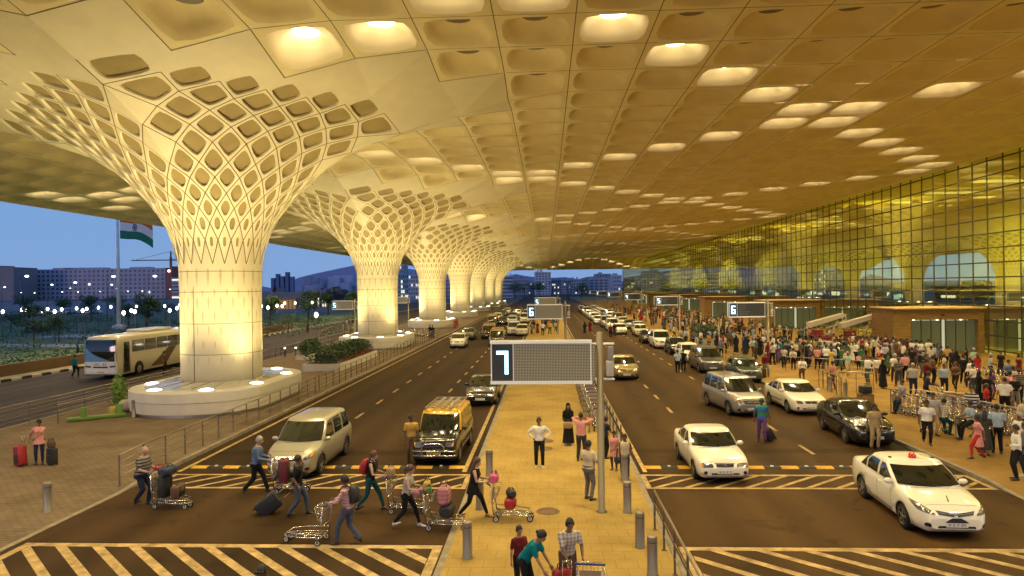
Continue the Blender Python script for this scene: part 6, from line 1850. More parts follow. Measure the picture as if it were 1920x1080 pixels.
# ---- electronic gate signs
m_fr = mat('sign_frame_white', (.78, .76, .70), .4, emit=(1, .97, .88), es=.14)
m_pan = mat('sign_panel_dark', (.045, .05, .052), .4)
m_dig = mat('sign_digit', (.5, .7, .8), .4, emit=(.55, .85, 1), es=3.2)
m_blue = mat('sign_panel_blue', (.02, .07, .12), .4)
m_grid = bpy.data.materials.new('sign_dot_matrix'); m_grid.use_nodes = True
nt = m_grid.node_tree; N = nt.nodes; L = nt.links; bs = N['Principled BSDF']
tc = N.new('ShaderNodeTexCoord'); s = N.new('ShaderNodeSeparateXYZ'); L.new(tc.outputs['Object'], s.inputs[0])
gs = []
for ax in ('X', 'Z'):
    a = N.new('ShaderNodeMath'); a.operation = 'MULTIPLY'; a.inputs[1].default_value = 1/.043; L.new(s.outputs[ax], a.inputs[0])
    f = N.new('ShaderNodeMath'); f.operation = 'FRACT'; L.new(a.outputs[0], f.inputs[0])
    g = N.new('ShaderNodeMath'); g.operation = 'GREATER_THAN'; g.inputs[1].default_value = .30; L.new(f.outputs[0], g.inputs[0]); gs.append(g)
m_ = N.new('ShaderNodeMath'); m_.operation = 'MULTIPLY'; L.new(gs[0].outputs[0], m_.inputs[0]); L.new(gs[1].outputs[0], m_.inputs[1])
mx = N.new('ShaderNodeMix'); mx.data_type = 'RGBA'; mx.inputs['A'].default_value = (.03, .028, .02, 1); mx.inputs['B'].default_value = (.40, .36, .24, 1)
L.new(m_.outputs[0], mx.inputs['Factor']); L.new(mx.outputs['Result'], bs.inputs['Base Color'])
em = N.new('ShaderNodeMix'); em.data_type = 'RGBA'; em.inputs['A'].default_value = (.01, .01, .008, 1); em.inputs['B'].default_value = (.16, .14, .085, 1); L.new(m_.outputs[0], em.inputs['Factor'])
L.new(em.outputs['Result'], bs.inputs['Emission Color']); bs.inputs['Emission Strength'].default_value = .55; m_grid.cycles.emission_sampling = 'NONE'
SEG = {'1': 'bc', '2': 'abged', '3': 'abgcd', '4': 'fgbc', '5': 'afgcd', '6': 'afgedc', '7': 'abc'}
def digit_mb(c, w_, h_):
    b = MB(); nx, ny = 6, 12; dx, dz = w_/nx, h_/ny
    on_ = set()
    for s_ in SEG[c]:
        if s_ == 'a': on_ |= {(x, y) for x in range(nx) for y in (ny-1, ny-2)}
        if s_ == 'd': on_ |= {(x, y) for x in range(nx) for y in (0, 1)}
        if s_ == 'g': on_ |= {(x, y) for x in range(nx) for y in (ny//2-1, ny//2)}
        if s_ in 'fe': on_ |= {(x, y) for x in (0, 1) for y in (range(ny//2, ny) if s_ == 'f' else range(0, ny//2+1))}
        if s_ in 'bc': on_ |= {(x, y) for x in (nx-2, nx-1) for y in (range(ny//2, ny) if s_ == 'b' else range(0, ny//2+1))}
    g = .10
    for x, y in on_:
        x0 = -w_/2+(x+g)*dx; x1 = -w_/2+(x+1-g)*dx; z0 = -h_/2+(y+g)*dz; z1 = -h_/2+(y+1-g)*dz
        b.poly([(x0, 0, z0), (x1, 0, z0), (x1, 0, z1), (x0, 0, z1)])
    return b
def gate_sign(x, y, num, label, dark=False):
    t = thing('gate_sign', label, 'sign', (x, y, gz(x, y)), 0)
    zt, zb_, W_ = 4.80, 3.58, 2.80
    xl = -W_-.24; xr = -.24; xc = (xl+xr)/2
    b = MB(); b.lathe([(.15, 0), (.15, .03), (.098, .04), (.096, 5.0), (.01, 5.02)], n=24, cap1=True); b.build('pole', mat('sign_pole_steel', (.19, .16, .115), .5, .6), t)
    b = MB(); b.rbox((xc, 0, (zt+zb_)/2), (W_, .26, zt-zb_), .03); b.build('housing', mat('sign_housing', (.30, .27, .21), .5), t)
    b = MB()
    for zz in (zt-.05, zb_+.05): b.box((xc, -.02, zz), (W_+.02, .30, .085))
    b.box((xl+.02, -.135, (zt+zb_)/2), (.03, .02, zt-zb_-.2)); b.box((xr-.02, -.135, (zt+zb_)/2), (.03, .02, zt-zb_-.2)); b.box((xl+.63, -.137, (zt+zb_)/2), (.02, .02, zt-zb_-.2))
    b.build('light_bars', m_fr, t)
    b = MB(); b.box((xl+.33, -.134, (zt+zb_)/2), (.58, .012, zt-zb_-.22)); b.build('number_panel', m_blue if num != '7' else m_pan, t)
    d = digit_mb(num, .34, .66); o = d.build('numeral', m_dig, t); o.location = (xl+.33, -.145, (zt+zb_)/2)
    b = MB(); b.box((xl+1.78, -.134, (zt+zb_)/2), (2.24, .012, zt-zb_-.22))
    if dark:
        b.m = 1
        for r_ in range(5):
            for c_ in range(rnd.randint(8, 16)):
                b.box((xl+.78+c_*.06+rnd.uniform(-.01, .01), -.142, zb_+.28+r_*.17), (.035, .006, .06))
    b.build('display_panel', [m_pan if dark else m_grid, mat('sign_text_grey', (.1, .1, .09), .5, emit=(.5, .55, .5), es=.12)], t)
    b = MB()
    for zz in (zt-.12, zb_+.12): b.tube([V(xr, 0, zz), V(.40, 0, zz)], .03, 8)
    b.build('arm', m_fr, t)
    b = MB(); b.rbox((.30, .0, zt-.38), (.15, .20, .36), .02); b.m = 1; b.rbox((.27, -.05, zb_+.42), (.20, .28, .42), .03); b.build('speaker_box', [mat('sign_box_grey', (.28, .27, .25), .5), mat('sign_box_pale', (.5, .47, .40), .5)], t)
    return t
gate_sign(1.47, 19.4, '7', 'large unlit grid sign board numbered 7 on the median, nearest the camera')
gate_sign(1.5, 55.5, '6', 'grid sign board numbered 6 on the median behind the large 7')
gate_sign(1.5, 91.6, '5', 'grid sign board numbered 5 on the median, top showing above the 6')
for k, n in enumerate('654321'):
    gate_sign(17.4, 55.5+36.1*k, n, '%s dark sign board on the terminal pavement, numbered %s' % (['nearest', 'second', 'third', 'fourth', 'fifth', 'farthest'][k], n), True)
gate_sign(-25.6, 91.6, '5', 'grid sign board numbered 5 on the plaza between two columns')
gate_sign(-25.6, 127.7, '4', 'grid sign board numbered 4 on the plaza right of the second column')
# ---- stacked trolleys
tp_ = build_trolley('stacked trolley, front end of the row beside the sitting men', 18.9, 30.0, 190); tag(tp_, group='stacked trolleys behind the steel rail')
tp_.location = (18.2, 33.2, .13)
def stack(n, x0, y0, dx, dy, face, label, group):
    for k in range(n):
        t = copy_tree(tp_); t.location = (x0+dx*k, y0+dy*k, .13); t.rotation_euler.z = -math.radians(face); t['label'] = label; t['group'] = group
stack(17, 17.0, 33.2, .15, -.44, 100, 'nested silver trolley in the row behind the steel rail', 'stacked trolleys behind the steel rail')
stack(16, 17.9, 33.4, .15, -.44, 100, 'nested silver trolley in the second row behind the steel rail', 'second row of stacked trolleys')
stack(22, 25.2, 41.5, .26, -.30, 120, 'nested silver trolley in the long stack near the glass wall', 'long trolley stack near the glass wall')
stack(16, 26.4, 43.0, .26, -.30, 120, 'nested silver trolley in the back stack near the glass wall', 'back trolley stack near the glass wall')
stack(9, -18.8, 88.5, .42, 0, 90, 'nested silver trolley before the third column', 'trolleys nested before the third column')
stack(10, 2.22, 30.0, 0, 1.1, 0, 'nested silver trolley in the median bay', 'trolleys in the median bay')
tp_.location = (17.0, 33.9, .13); tp_.rotation_euler.z = -math.radians(100)
# loose trolley between the seated men
build_trolley('empty trolley lying between the seated men at the kerb', 15.75, 29.1, 80)
suitcase('dark suitcase held by the man in maroon behind the silver people carrier', 'black', (.5, .3, .6), (14.2, 46.6, .13), (0, 0, .3), False, False)
# moped by the black sedan
def moped(label, x, y, face):
    t = thing('moped', label, 'moped', (x, y, 0), -math.radians(face))
    for yy in (-.62, .62):
        b = MB(); b.lathe([(.16, -.05), (.25, -.05), (.27, 0), (.25, .05), (.16, .05)], c=(0, yy, .27), n=20, axis='X'); b.m = 1; b.lathe([(.16, -.02), (.02, -.04)], c=(0, yy, .27), n=14, axis='X', cap1=True); b.lathe([(.16, .02), (.02, .04)], c=(0, yy, .27), n=14, axis='X', cap1=True); b.build('wheel', [m_tyre, m_rimm], t)
    b = MB(); limb(b, [((0, -.72, .62), .13, .8), ((0, -.45, .60), .17, .8), ((0, -.15, .42), .14, .7), ((0, .2, .36), .12, .6), ((0, .38, .6), .12, .9), ((0, .46, .9), .10, .8)], 12); b.build('fairing', P_BLACK, t)
    b = MB(); limb(b, [((0, -.62, .78), .12, .5), ((0, -.3, .78), .14, .5), ((0, -.02, .75), .10, .5)], 12); b.build('saddle', m_trim, t)
    b = MB(); b.tube([V(-.34, .34, 1.0), V(-.1, .44, .98), V(.1, .44, .98), V(.34, .34, 1.0)], .018, 6); b.build('handlebar', m_tsteel, t)
    b = MB(); b.ell((0, .52, .88), (.09, .05, .09)); b.build('headlight', m_head, t)
    b = MB(); b.tube([V(0, .46, .9), V(0, .62, .28)], .035, 8); b.build('fork', m_tsteel, t)
    return t
moped('black moped parked behind the black sedan', 14.2, 32.6, 190)
suitcase('dark bag on a brown box beside the moped', 'black', (.5, .4, .35), (15.3, 34.2, 1.0), (0, 0, .2), False, False)
b = MB(); b.box((0, 0, .42), (.6, .5, .84)); b.m = 1; b.box((0, -.252, .42), (.5, .004, .7)); o = b.build('wooden_stand', [m_woodd, m_wood]); o.location = (15.3, 34.2, .13); tag(o, 'waist high brown stand carrying a dark bag beside the moped', 'stand')
# ---- white sloping lift platforms on red bases behind the crowd
m_bwhite = mat('boom_white', (.50, .42, .31), .5); m_bred = mat('boom_red', (.20, .02, .015), .5)
for k, (x, y) in enumerate(((26.6, 68.0), (29.0, 66.5))):
    t = thing('boom_lift', ('left' if k == 0 else 'right')+' white sloping boom on a red base rising behind the crowd', 'boom lift', (x, y, .13), 0)
    b = MB(); b.rbox((0, 0, .8), (2.0, 1.2, .8), .12); b.box((-.6, 0, 1.5), (.8, .9, .5)); b.build('base', m_bred, t)
    for sx_ in (-.9, .9):
        for sy_ in (-.7, .7):
            b = MB(); b.cyl((sx_, sy_-.14, .38), (sx_, sy_+.14, .38), .38, n=18); b.build('wheel', m_tyre, t)
    b = MB(); b.slab([V(-1.5, -.45, 1.95), V(1.75, -.45, 2.95), V(2.0, -.45, 3.2), V(1.7, -.45, 3.3), V(-1.5, -.45, 2.45)], (0, .9, 0)); b.build('boom', m_bwhite, t)
    b = MB(); b.tube([V(2.0, 0, 3.15), V(2.1, 0, 2.75), V(1.5, 0, 2.3), V(.3, 0, 1.9)], .09, 8); b.tube([V(.4, -.3, 1.2), V(1.2, -.3, 2.6)], .07, 8); b.build('strut', m_bwhite, t)
# ---- planters
m_leafd = [mat('leaf_dark', (.028, .062, .022), .6), mat('leaf_mid', (.07, .14, .04), .6), mat('leaf_light', (.12, .20, .05), .6), mat('leaf_red', (.20, .025, .02), .6), mat('leaf_lime', (.16, .28, .03), .6)]
m_bark = mat('bark', (.07, .05, .035), .9, var=.3, scale=6, bump=.4)
def leaves(b, c, rad, n, size, mats_, R_=rnd):
    for _ in range(n):
        while True:
            p = V(R_.uniform(-1, 1), R_.uniform(-1, 1), R_.uniform(-1, 1))
            if .25 < p.length < 1: break
        q = V(c[0]+p.x*rad[0], c[1]+p.y*rad[1], c[2]+p.z*rad[2])
        a = V(R_.gauss(0, 1), R_.gauss(0, 1), R_.gauss(0, .6)).normalized(); t_ = V(R_.gauss(0, 1), R_.gauss(0, 1), R_.gauss(0, 1)); s_ = a.cross(t_).normalized()
        l = size*R_.uniform(.7, 1.4)
        k = 0 if p.z < -.1 or R_.random() < .3 else (2 if p.z > .45 and R_.random() < .5 else 1)
        b.m = mats_[min(k, len(mats_)-1)]
        b.poly([q-a*l, q+s_*l*.45, q+a*l, q-s_*l*.45])
def planter(label, x, y, sx_, sy_, flowers=True, hh=.55):
    t = thing('planter', label, 'planter', (x, y, .13))
    b = MB(); b.box((0, 0, hh/2), (sx_, sy_, hh)); b.m = 1; b.box((0, 0, hh-.01), (sx_-.3, sy_-.3, .06)); b.build('trough', [m_pl, m_ground], t)
    b = MB(); n = max(3, int(sy_*1.6))
    for k in range(n):
        yy = -sy_/2+(k+.5)*sy_/n
        for q in range(2): leaves(b, (rnd.uniform(-.28, .28)*sx_, yy, hh+.55+rnd.uniform(-.1, .25)), (sx_*.32, sy_/n*1.0, .62), 170, .10, (0, 0, 1))
    b.build('shrub', m_leafd, t)
    if flowers:
        b = MB(); leaves(b, (sx_*.40, 0, hh+.22), (sx_*.14, sy_*.46, .22), 700, .07, (3, 3, 1)); b.build('flowers', m_leafd, t)
planter('long stone planter of dark shrubs and red flowers beside the kerb rail', -17.0, 57.2, 2.9, 11.5)
planter('low planter of bright green shrubs behind the parked queue', 17.2, 76, 2.4, 5.0, False)
planter('dark planter against the plaza edge behind the long planter', -21.5, 62, 1.2, 4.0, False, .4)
t = thing('lime_bush', 'lime green bushy plant tucked against the first column plinth', 'plant', (-22.9, 36.0, .13)); b = MB(); leaves(b, (0, 0, .9), (.30, .5, .95), 260, .12, (4, 4, 4)); b.build('foliage', m_leafd, t)
b = MB(); b.cyl((0, 0, 0), (0, 0, .7), .05, n=6); b.build('stem', m_bark, t)
t = thing('lime_bush', 'pale lime shrub beside the post rail beyond the first column', 'plant', (-20.4, 66.5, .13)); b = MB(); leaves(b, (0, 0, .45), (.9, .5, .5), 260, .12, (4, 4, 2)); b.build('foliage', m_leafd, t)
# lime green beam with round stubs, and sacks
m_lime = mat('lime_plastic', (.12, .22, .025), .45)
t = thing('lime_barrier', 'lime green low barrier lying on the plaza before the plinth', 'barrier', (-21.9, 32.7, .13), .62)
b = MB(); b.rbox((0, 0, .10), (2.5, .34, .18), .06); b.build('beam', m_lime, t)
for xx in (-.55, .95):
    b = MB(); b.lathe([(.15, 0), (.15, .42), (.12, .46), (.01, .47)], c=(xx, 0, .18), n=16, cap1=True); b.build('stub', m_lime, t)
b = MB(); b.lathe([(.2, 0), (.2, .36), (.16, .4), (.01, .41)], n=16, cap1=True); o = b.build('ochre_tub', mat('ochre_plastic', (.36, .27, .03), .5)); o.location = (-21.9, 33.9, .13); tag(o, 'ochre round tub behind the lime green barrier', 'tub')
m_sack = mat('sack_cloth', (.42, .37, .29), .9, var=.15, scale=6, bump=.5, bscale=14)
for k, (x, y, s_) in enumerate(((-21.6, 34.6, 1.0), (-21.0, 34.9, 1.15), (-22.0, 35.2, .8))):
    b = MB(); n = 14; rr = []
    for t_ in range(8):
        ph = PI*t_/7; q = max(.05, math.sin(ph))**.8
        rr.append([V(.42*s_*q*math.cos(2*PI*j/n)*(1+.08*math.sin(3*j+k)), .36*s_*q*math.sin(2*PI*j/n), .34*s_*(1-math.cos(ph))*.95+.02*math.sin(j*2+t_)) for j in range(n)])
    b.loft(rr, True, True, True); o = b.build('sack', m_sack); o.location = (x, y, .13); tag(o, ['pale stuffed sack next to the plinth', 'largest pale sack leaning on the plinth', 'small pale sack at the back of the pile'][k], 'sack')
# ---- the coach
def coach():
    t = thing('coach', 'cream and gold coach with blue swoosh across its windscreen, parked by the plaza', 'coach', (-32.1, 48.4, 0), 0)
    L_, W_, H_ = 12.0, 2.55, 3.15
    m_body = paint('coach_cream', (.70, .64, .48), .35); m_wh = paint('coach_white', (.78, .78, .78), .35); m_sw = paint('coach_blue', (.10, .26, .55), .25); m_br = paint('coach_brown', (.09, .04, .02), .35)
    b = MB(); rings = []
    for y, z0, z1, w_ in ((-.02, .50, 2.0, .90), (0.02, .38, 2.5, .96), (.12, .32, 2.95, .99), (.35, .30, 3.10, 1), (1.5, .30, H_, 1), (6, .30, H_, 1), (11.6, .30, H_, 1), (11.95, .34, 3.0, .98), (12, .5, 2.8, .95)):
        hw = W_/2*w_; c = .18
        half = [(0, z0), (hw-.05, z0), (hw, z0+.06), (hw, z0+.9), (hw*.985, z1-.5), (hw*.96, z1-c), (hw*.86, z1-.04), (hw*.5, z1), (0, z1+.02)]
        rings.append([V(x, y, z) for x, z in half]+[V(-x, y, z) for x, z in reversed(half[1:-1])])
    b.loft(rings, True, True, True); o = b.build('body', m_body, t, True)
    bm = bmesh.new(); bm.from_mesh(o.data); bvh = BVHTree.FromBMesh(bm); bm.free()
    def front(poly, off, m, name, sub=8):
        bb = MB()
        # quad strips between two edges
        (a, b_, c, d) = poly; ids = {}
        for i in range(sub+1):
            for j in range(sub+1):
                u, v = i/sub, j/sub
                x = lerp(lerp(a[0], b_[0], u), lerp(d[0], c[0], u), v); z = lerp(lerp(a[1], b_[1], u), lerp(d[1], c[1], u), v)
                h = bvh.ray_cast(V(x, -3, z), V(0, 1, 0))[0]
                y = h.y if h is not None else .3
                ids[i, j] = bb.vert((x, y-off, z))
        for i in range(sub):
            for j in range(sub): bb.face((ids[i, j], ids[i+1, j], ids[i+1, j+1], ids[i, j+1]), True)
        return bb.build(name, m, t)
    front([(-1.18, .42), (1.18, .42), (1.2, 1.28), (-1.2, 1.28)], .012, m_wh, 'front_panel')
    front([(-1.2, 1.30), (1.2, 1.30), (1.14, 2.85), (-1.14, 2.85)], .014, m_win, 'windscreen')
    front([(-1.2, 1.30), (.75, 1.30), (-.95, 2.0), (-1.17, 2.75)], .026, m_sw, 'blue_swoosh')
    front([(-.55, .84), (.55, .84), (.55, .95), (-.55, .95)], .022, m_trim, 'grille')
    for sx_ in (-1, 1): front([(sx_*.68, .86), (sx_*1.12, .90), (sx_*1.12, 1.02), (sx_*.72, 1.0)], .024, m_head, 'headlight', 4)
    front([(-.26, .50), (.26, .50), (.26, .60), (-.26, .60)], .024, m_plateY, 'number_plate', 3)
    o = text_mb('SAI 02', .92, .17).build('lettering', m_ink, t); o.location = (0, -.05, 1.10); o.rotation_euler = (PI/2, 0, 0)
    xs = W_/2
    for k in range(6):
        bb = MB(); y0 = 1.75+k*1.62; bb.poly([V(xs+.008, y0, 1.85-.05*0), V(xs+.008, y0+1.55, 1.85), V(xs*.985+.006, y0+1.55, 2.70), V(xs*.985+.006, y0, 2.70)]); bb.build('side_window', m_win, t)
    for sd in (-1,):
        bb = MB(); bb.poly([V(sd*(xs+.008), 1.6, 1.85), V(sd*(xs*.985+.006), 1.6, 2.7), V(sd*(xs*.985+.006), 11.4, 2.7), V(sd*(xs+.008), 11.4, 1.85)]); bb.build('side_window', m_win, t)
    bb = MB(); bb.poly([V(xs+.010, .62, .42), V(xs+.010, 1.42, .42), V(xs*.99+.008, 1.42, 2.65), V(xs*.99+.008, .62, 2.65)]); bb.build('door', m_win, t)
    bb = MB(); bb.tube([V(xs+.02, .62, .42), V(xs+.02, .62, 2.65)], .03, 6); bb.tube([V(xs+.02, 1.42, .42), V(xs+.02, 1.42, 2.65)], .03, 6); bb.build('door_frame', m_body, t)
    bb = MB(); bb.poly([V(xs+.012, 4.1, .5), V(xs+.012, 6.3, .5), V(xs+.012, 7.9, 1.83), V(xs+.012, 6.7, 1.83)]); bb.build('brown_stripe', m_br, t)
    for y in (2.6, 9.0):
        for sd in (1, -1):
            bb = MB(); bb.cyl((sd*(xs-.05), y, .52), (sd*(xs+.012), y, .52), .58, n=24); bb.build('wheel_arch', m_trim, t)
            bb = MB(); bb.lathe([(.30, -.02), (.46, -.02), (.49, .02), (.46, .06), (.30, .06)], c=(sd*xs, y, .49), n=24, axis='X'); bb.m = 1; bb.lathe([(.30, sd*.02), (.12, sd*.05)], c=(sd*xs, y, .49), n=16, axis='X', cap1=True); bb.build('wheel', [m_tyre, m_rimm], t)
    bb = MB(); bb.rbox((0, 6.2, H_+.10), (1.7, 3.6, .26), .10); bb.build('roof_unit', m_body, t)
    for sd in (1, -1):
        bb = MB(); bb.tube([V(sd*1.1, .15, 2.95), V(sd*1.38, -.30, 2.9), V(sd*1.42, -.38, 2.5)], .03, 6); bb.rbox((sd*1.42, -.40, 2.22), (.10, .16, .52), .03); bb.build('mirror', m_trim if sd < 0 else m_body, t)
    return t
coach()
suitcase('red suitcase on the kerb beside the coach', 'red', (.5, .3, .7), (-28.0, 52.6, .0), (0, 0, .4), False, True)
# ------------------------------------------------------------------ gardens, buildings and hills beyond
CP, SPs = math.cos(YAW), math.sin(YAW)
def at(px, d, z=0.0):
    """world point at depth d (metres) on the sight line of image column px (1920 wide)"""
    l = (px-960)/1300*d
    return V(l*CP-d*SPs, d*CP+l*SPs, z)
m_lawn = mat('lawn', (.075, .12, .045), .95, var=.5, scale=.6)
m_gpath = mat('garden_path', (.32, .29, .28), .9, var=.2, scale=.4)
m_hedgew = mat('verge_wall', (.13, .07, .035), .8, var=.2, scale=.6)
sheet('lawn', -140, -40.2, 20, 190, .05, m_lawn)
sheet('verge_pavement', -40.2, -38.5, -20, 300, .12, m_kerb)
b = MB()
for k in range(5): b.poly([(-90+k*9, 66+k*14, .07), (-52+k*2, 60+k*16, .07), (-52+k*2, 63+k*17, .07), (-90+k*9, 70+k*15, .07)])
tag(b.build('garden_path', m_gpath), kind='structure')
sheet('parking_ground', -420, -60, 190, 520, .03, mat('parking_asphalt', (.14, .13, .13), .9, var=.3, scale=.1))
# black and white kerb stones
b = MB(); n = 80
for k in range(n):
    b.m = k % 2; b.box((-38.56, 30+k*1.0+.5, .09), (.22, .98, .18))
tag(b.build('painted_kerb', [mat('kerb_white', (.55, .50, .42), .7), m_blk]), kind='structure')
t = thing('verge_wall', 'low brown wall topped by clipped hedge along the outer road', 'wall', (-41, 60, 0))
b = MB(); b.box((0, 8, .45), (.4, 84, .9)); b.build('brick_wall', m_hedgew, t)
b = MB()
for k in range(56): leaves(b, (-1.1, -33+k*1.5, 1.05), (.9, 1.0, .45), 60, .13, (0, 1, 1))
b.build('hedge', m_leafd, t)
def tree(label, x, y, h, r, kind='round', group=None):
    t = thing('tree', label, 'tree', (x, y, 0), rnd.uniform(0, 6), group)
    b = MB(); b.tube([V(0, 0, 0), V(.05*h*.3, 0, h*.3), V(-.02*h, .02*h, h*.6), V(0, 0, h*.85)], [.05*h*.5, .035*h*.6, .02*h*.6, .01*h], 7)
    for k in range(5):
        a = 2*PI*k/5; b.tube([V(0, 0, h*(.4+.06*k)), V(math.cos(a)*r*.6, math.sin(a)*r*.6, h*(.6+.05*k))], [.018*h*.6, .005*h], 5)
    b.build('trunk', m_bark, t)
    b = MB()
    if kind == 'tier':
        for z, rr, ox in ((.98, .6, 0), (.85, .85, .2), (.62, 1.0, -.3), (.45, .7, .5)): leaves(b, (ox*r, 0, z*h), (rr*r, rr*r, .09*h), 260, .16, (0, 0, 1))
    elif kind == 'palm':
        for k in range(13):
            a = 2*PI*k/13+rnd.uniform(-.2, .2); el = rnd.uniform(-.1, .9)
            for s_ in range(9):
                u = s_/8; p = V(math.cos(a)*r*u, math.sin(a)*r*u, h*.85+el*r*u-1.1*r*u*u*.8)
                for q in (-1, 1):
                    dv = V(-math.sin(a)*q, math.cos(a)*q, -.5)*r*.25*(1-u*.6); b.m = 1 if q > 0 else 0
                    b.poly([p, p+V(math.cos(a), math.sin(a), 0)*r*.06, p+dv+V(math.cos(a), math.sin(a), 0)*r*.05])
    else:
        for k in range(9):
            a = rnd.uniform(0, 6.28); q = rnd.uniform(.1, .65)
            leaves(b, (math.cos(a)*r*q, math.sin(a)*r*q, h*rnd.uniform(.5, .92)), (r*.5, r*.5, h*.16), 130, .04*h*.8, (0, 1, 2))
    b.build('crown', m_leafd, t)
    return t
TREES = [(62, 80, 4.6, 2.1, 'tier', 'dark tiered ornamental tree standing in front of the hotel gardens'), (275, 105, 6.4, 2.0, 'round', 'dark rounded tree right of the flagpole'), (110, 88, 3.4, 1.8, 'round', 'pale bushy tree right of the tiered tree'), (170, 150, 5.5, 2.4, 'round', 'mid green tree left of the flagpole among the lamps'),
         (20, 110, 3.6, 2.6, 'round', 'low spreading tree at the left edge of the gardens'), (240, 130, 4.0, 2.2, 'round', 'small tree between flagpole and dark rounded tree'), (507, 120, 6.0, 2.0, 'round', 'tall dark tree just right of the first column'), (578, 130, 6.2, 2.4, 'round', 'dark tree behind the sign numbered 5'), (615, 170, 6.6, 2.2, 'round', 'dark tree before the low long building'),
         (540, 105, 2.6, 2.6, 'round', 'low bush under the tall dark tree'), (560, 98, 2.0, 2.2, 'round', 'low bush nearer the outer road'), (662, 170, 6, 2.2, 'round', 'dark tree beside the second column'), (983, 330, 9, 4, 'palm', 'palm lit from below behind the median signs'), (1035, 330, 10, 4, 'palm', 'palm beside the white tower, lit crown'), (1065, 320, 10, 4.2, 'palm', 'dark palm right of the white tower'), (1010, 360, 9, 5, 'round', 'dark tree in front of the white tower'), (965, 350, 9, 6, 'round', 'dark tree beside the last column'), (1090, 340, 8, 5, 'round', 'dark tree left of the far sign boards'),
         (310, 150, 4.2, 2.6, 'round', 'shadowy tree hidden half behind the first column'), (45, 180, 6, 3.6, 'round', 'distant tree before the left hotel block'), (120, 190, 5.5, 3.6, 'round', 'distant tree before the middle of the hotel'), (215, 200, 5.5, 3.8, 'round', 'distant tree at the foot of the flagpole line')]
for px, d, h, r, kd, lb in TREES:
    p = at(px, d); tree(lb, p.x, p.y, h, r, kd, 'trees beyond the road')
b = MB()
for k in range(60):
    p = at(rnd.uniform(-40, 330), rnd.uniform(70, 185)); leaves(b, (p.x, p.y, .5), (rnd.uniform(1.5, 4), rnd.uniform(1, 3), .7), 110, .15, (0, 1, 2))
for k in range(26):
    p = at(rnd.uniform(490, 660), rnd.uniform(92, 150)); leaves(b, (p.x, p.y, .5), (rnd.uniform(1.5, 4), rnd.uniform(1, 2), .6), 110, .14, (0, 1, 2))
tag(b.build('undergrowth', m_leafd), 'dark mixed ground cover in the gardens beyond the outer road', 'ground cover', kind='stuff')
# garden and street lamps
m_pole = mat('lamp_pole', (.10, .10, .11), .5, .5)
m_globe = mat('lamp_globe', (.9, .9, .85), .4, emit=(1, .97, .86), es=9)
gb = MB(); gb.cyl((0, 0, 0), (0, 0, 3.7), .05, .04, n=8); gpole = gb.mesh('pole'); gpole.materials.append(m_pole)
gb = MB(); gb.ell((0, 0, 3.95), (.17, .17, .24), n=12, m=8); gglobe = gb.mesh('globe'); gglobe.materials.append(m_globe)
GL = [(20, 578), (78, 582), (172, 564), (207, 566), (270, 570), (340, 574), (380, 557), (420, 558), (437, 577), (493, 560), (565, 550), (613, 552), (661, 570), (673, 620), (694, 556), (789, 546), (878, 562), (888, 540), (990, 604), (1030, 535), (1052, 570), (1093, 538), (1130, 546), (1080, 578), (1230, 530), (1285, 540), (1320, 533), (1360, 568), (1410, 530), (1418, 550), (1440, 526)]
def lamp_thing(name, lb, p, grp, parts):
    t = thing(name, lb, 'lamp', p, 0, grp)
    for nm, me in parts:
        o = bpy.data.objects.new(nm, me); COL.objects.link(o); o.parent = t
    return t
for k, (zx, zy) in enumerate(GL):
    if k % 3 == 1: continue
    px = zx/4.28; py = 450+zy/4.28
    hor = 538.8-.012*(px-1024); d = max(78, (6.3-3.95)*1300/max(14, py-hor))
    lamp_thing('garden_lamp', 'lit globe lamp among the gardens left of the first column', at(px, d), 'lit globe lamps in the gardens', (('pole', gpole), ('globe', gglobe)))
for zx, zy in ((40, 388), (90, 400), (160, 385), (200, 388), (300, 365), (220, 365), (430, 360), (460, 455), (680, 365), (710, 360), ):
    px = 480+zx/4.096; py = 480+zy/4.096; hor = 538.8-.012*(px-1024); d = min(220, (6.3-3.95)*1300/max(12, py-hor))
    lamp_thing('garden_lamp', 'lit globe lamp between the first and second columns', at(px, d), 'lit globe lamps between the columns', (('pole', gpole), ('globe', gglobe)))
sb = MB(); sb.cyl((0, 0, 0), (0, 0, 8.6), .09, .06, n=8); sb.tube([V(0, 0, 8.4), V(.3, 0, 9.0), V(1.4, 0, 9.15)], .05, 6); spole = sb.mesh('pole'); spole.materials.append(m_pole)
sb = MB(); sb.ell((1.5, 0, 9.08), (.42, .25, .18), n=12, m=6); shead = sb.mesh('lamp_head'); shead.materials.append(m_globe)
for zx, zy in ((12, 382), (148, 425), (258, 428), (383, 362), (480, 420), (545, 390), (607, 420), (783, 417), (918, 393), (1007, 415), (1123, 413), (1190, 293), (563, 345), (865, 362), (858, 296), (163, 294), (1345, 400)):
    px = zx/4.28; py = 450+zy/4.28; hor = 538.8-.012*(px-1024)
    d = max(150, min(420, 2.8*1300/max(8, hor-py))); h = 6.3+(hor-py)*d/1300
    t = lamp_thing('street_lamp', 'tall lit street lamp in front of the distant hotel', at(px, d), 'tall street lamps before the hotel', (('pole', spole), ('lamp_head', shead))); t.scale = (1, 1, max(.4, h/9.1))
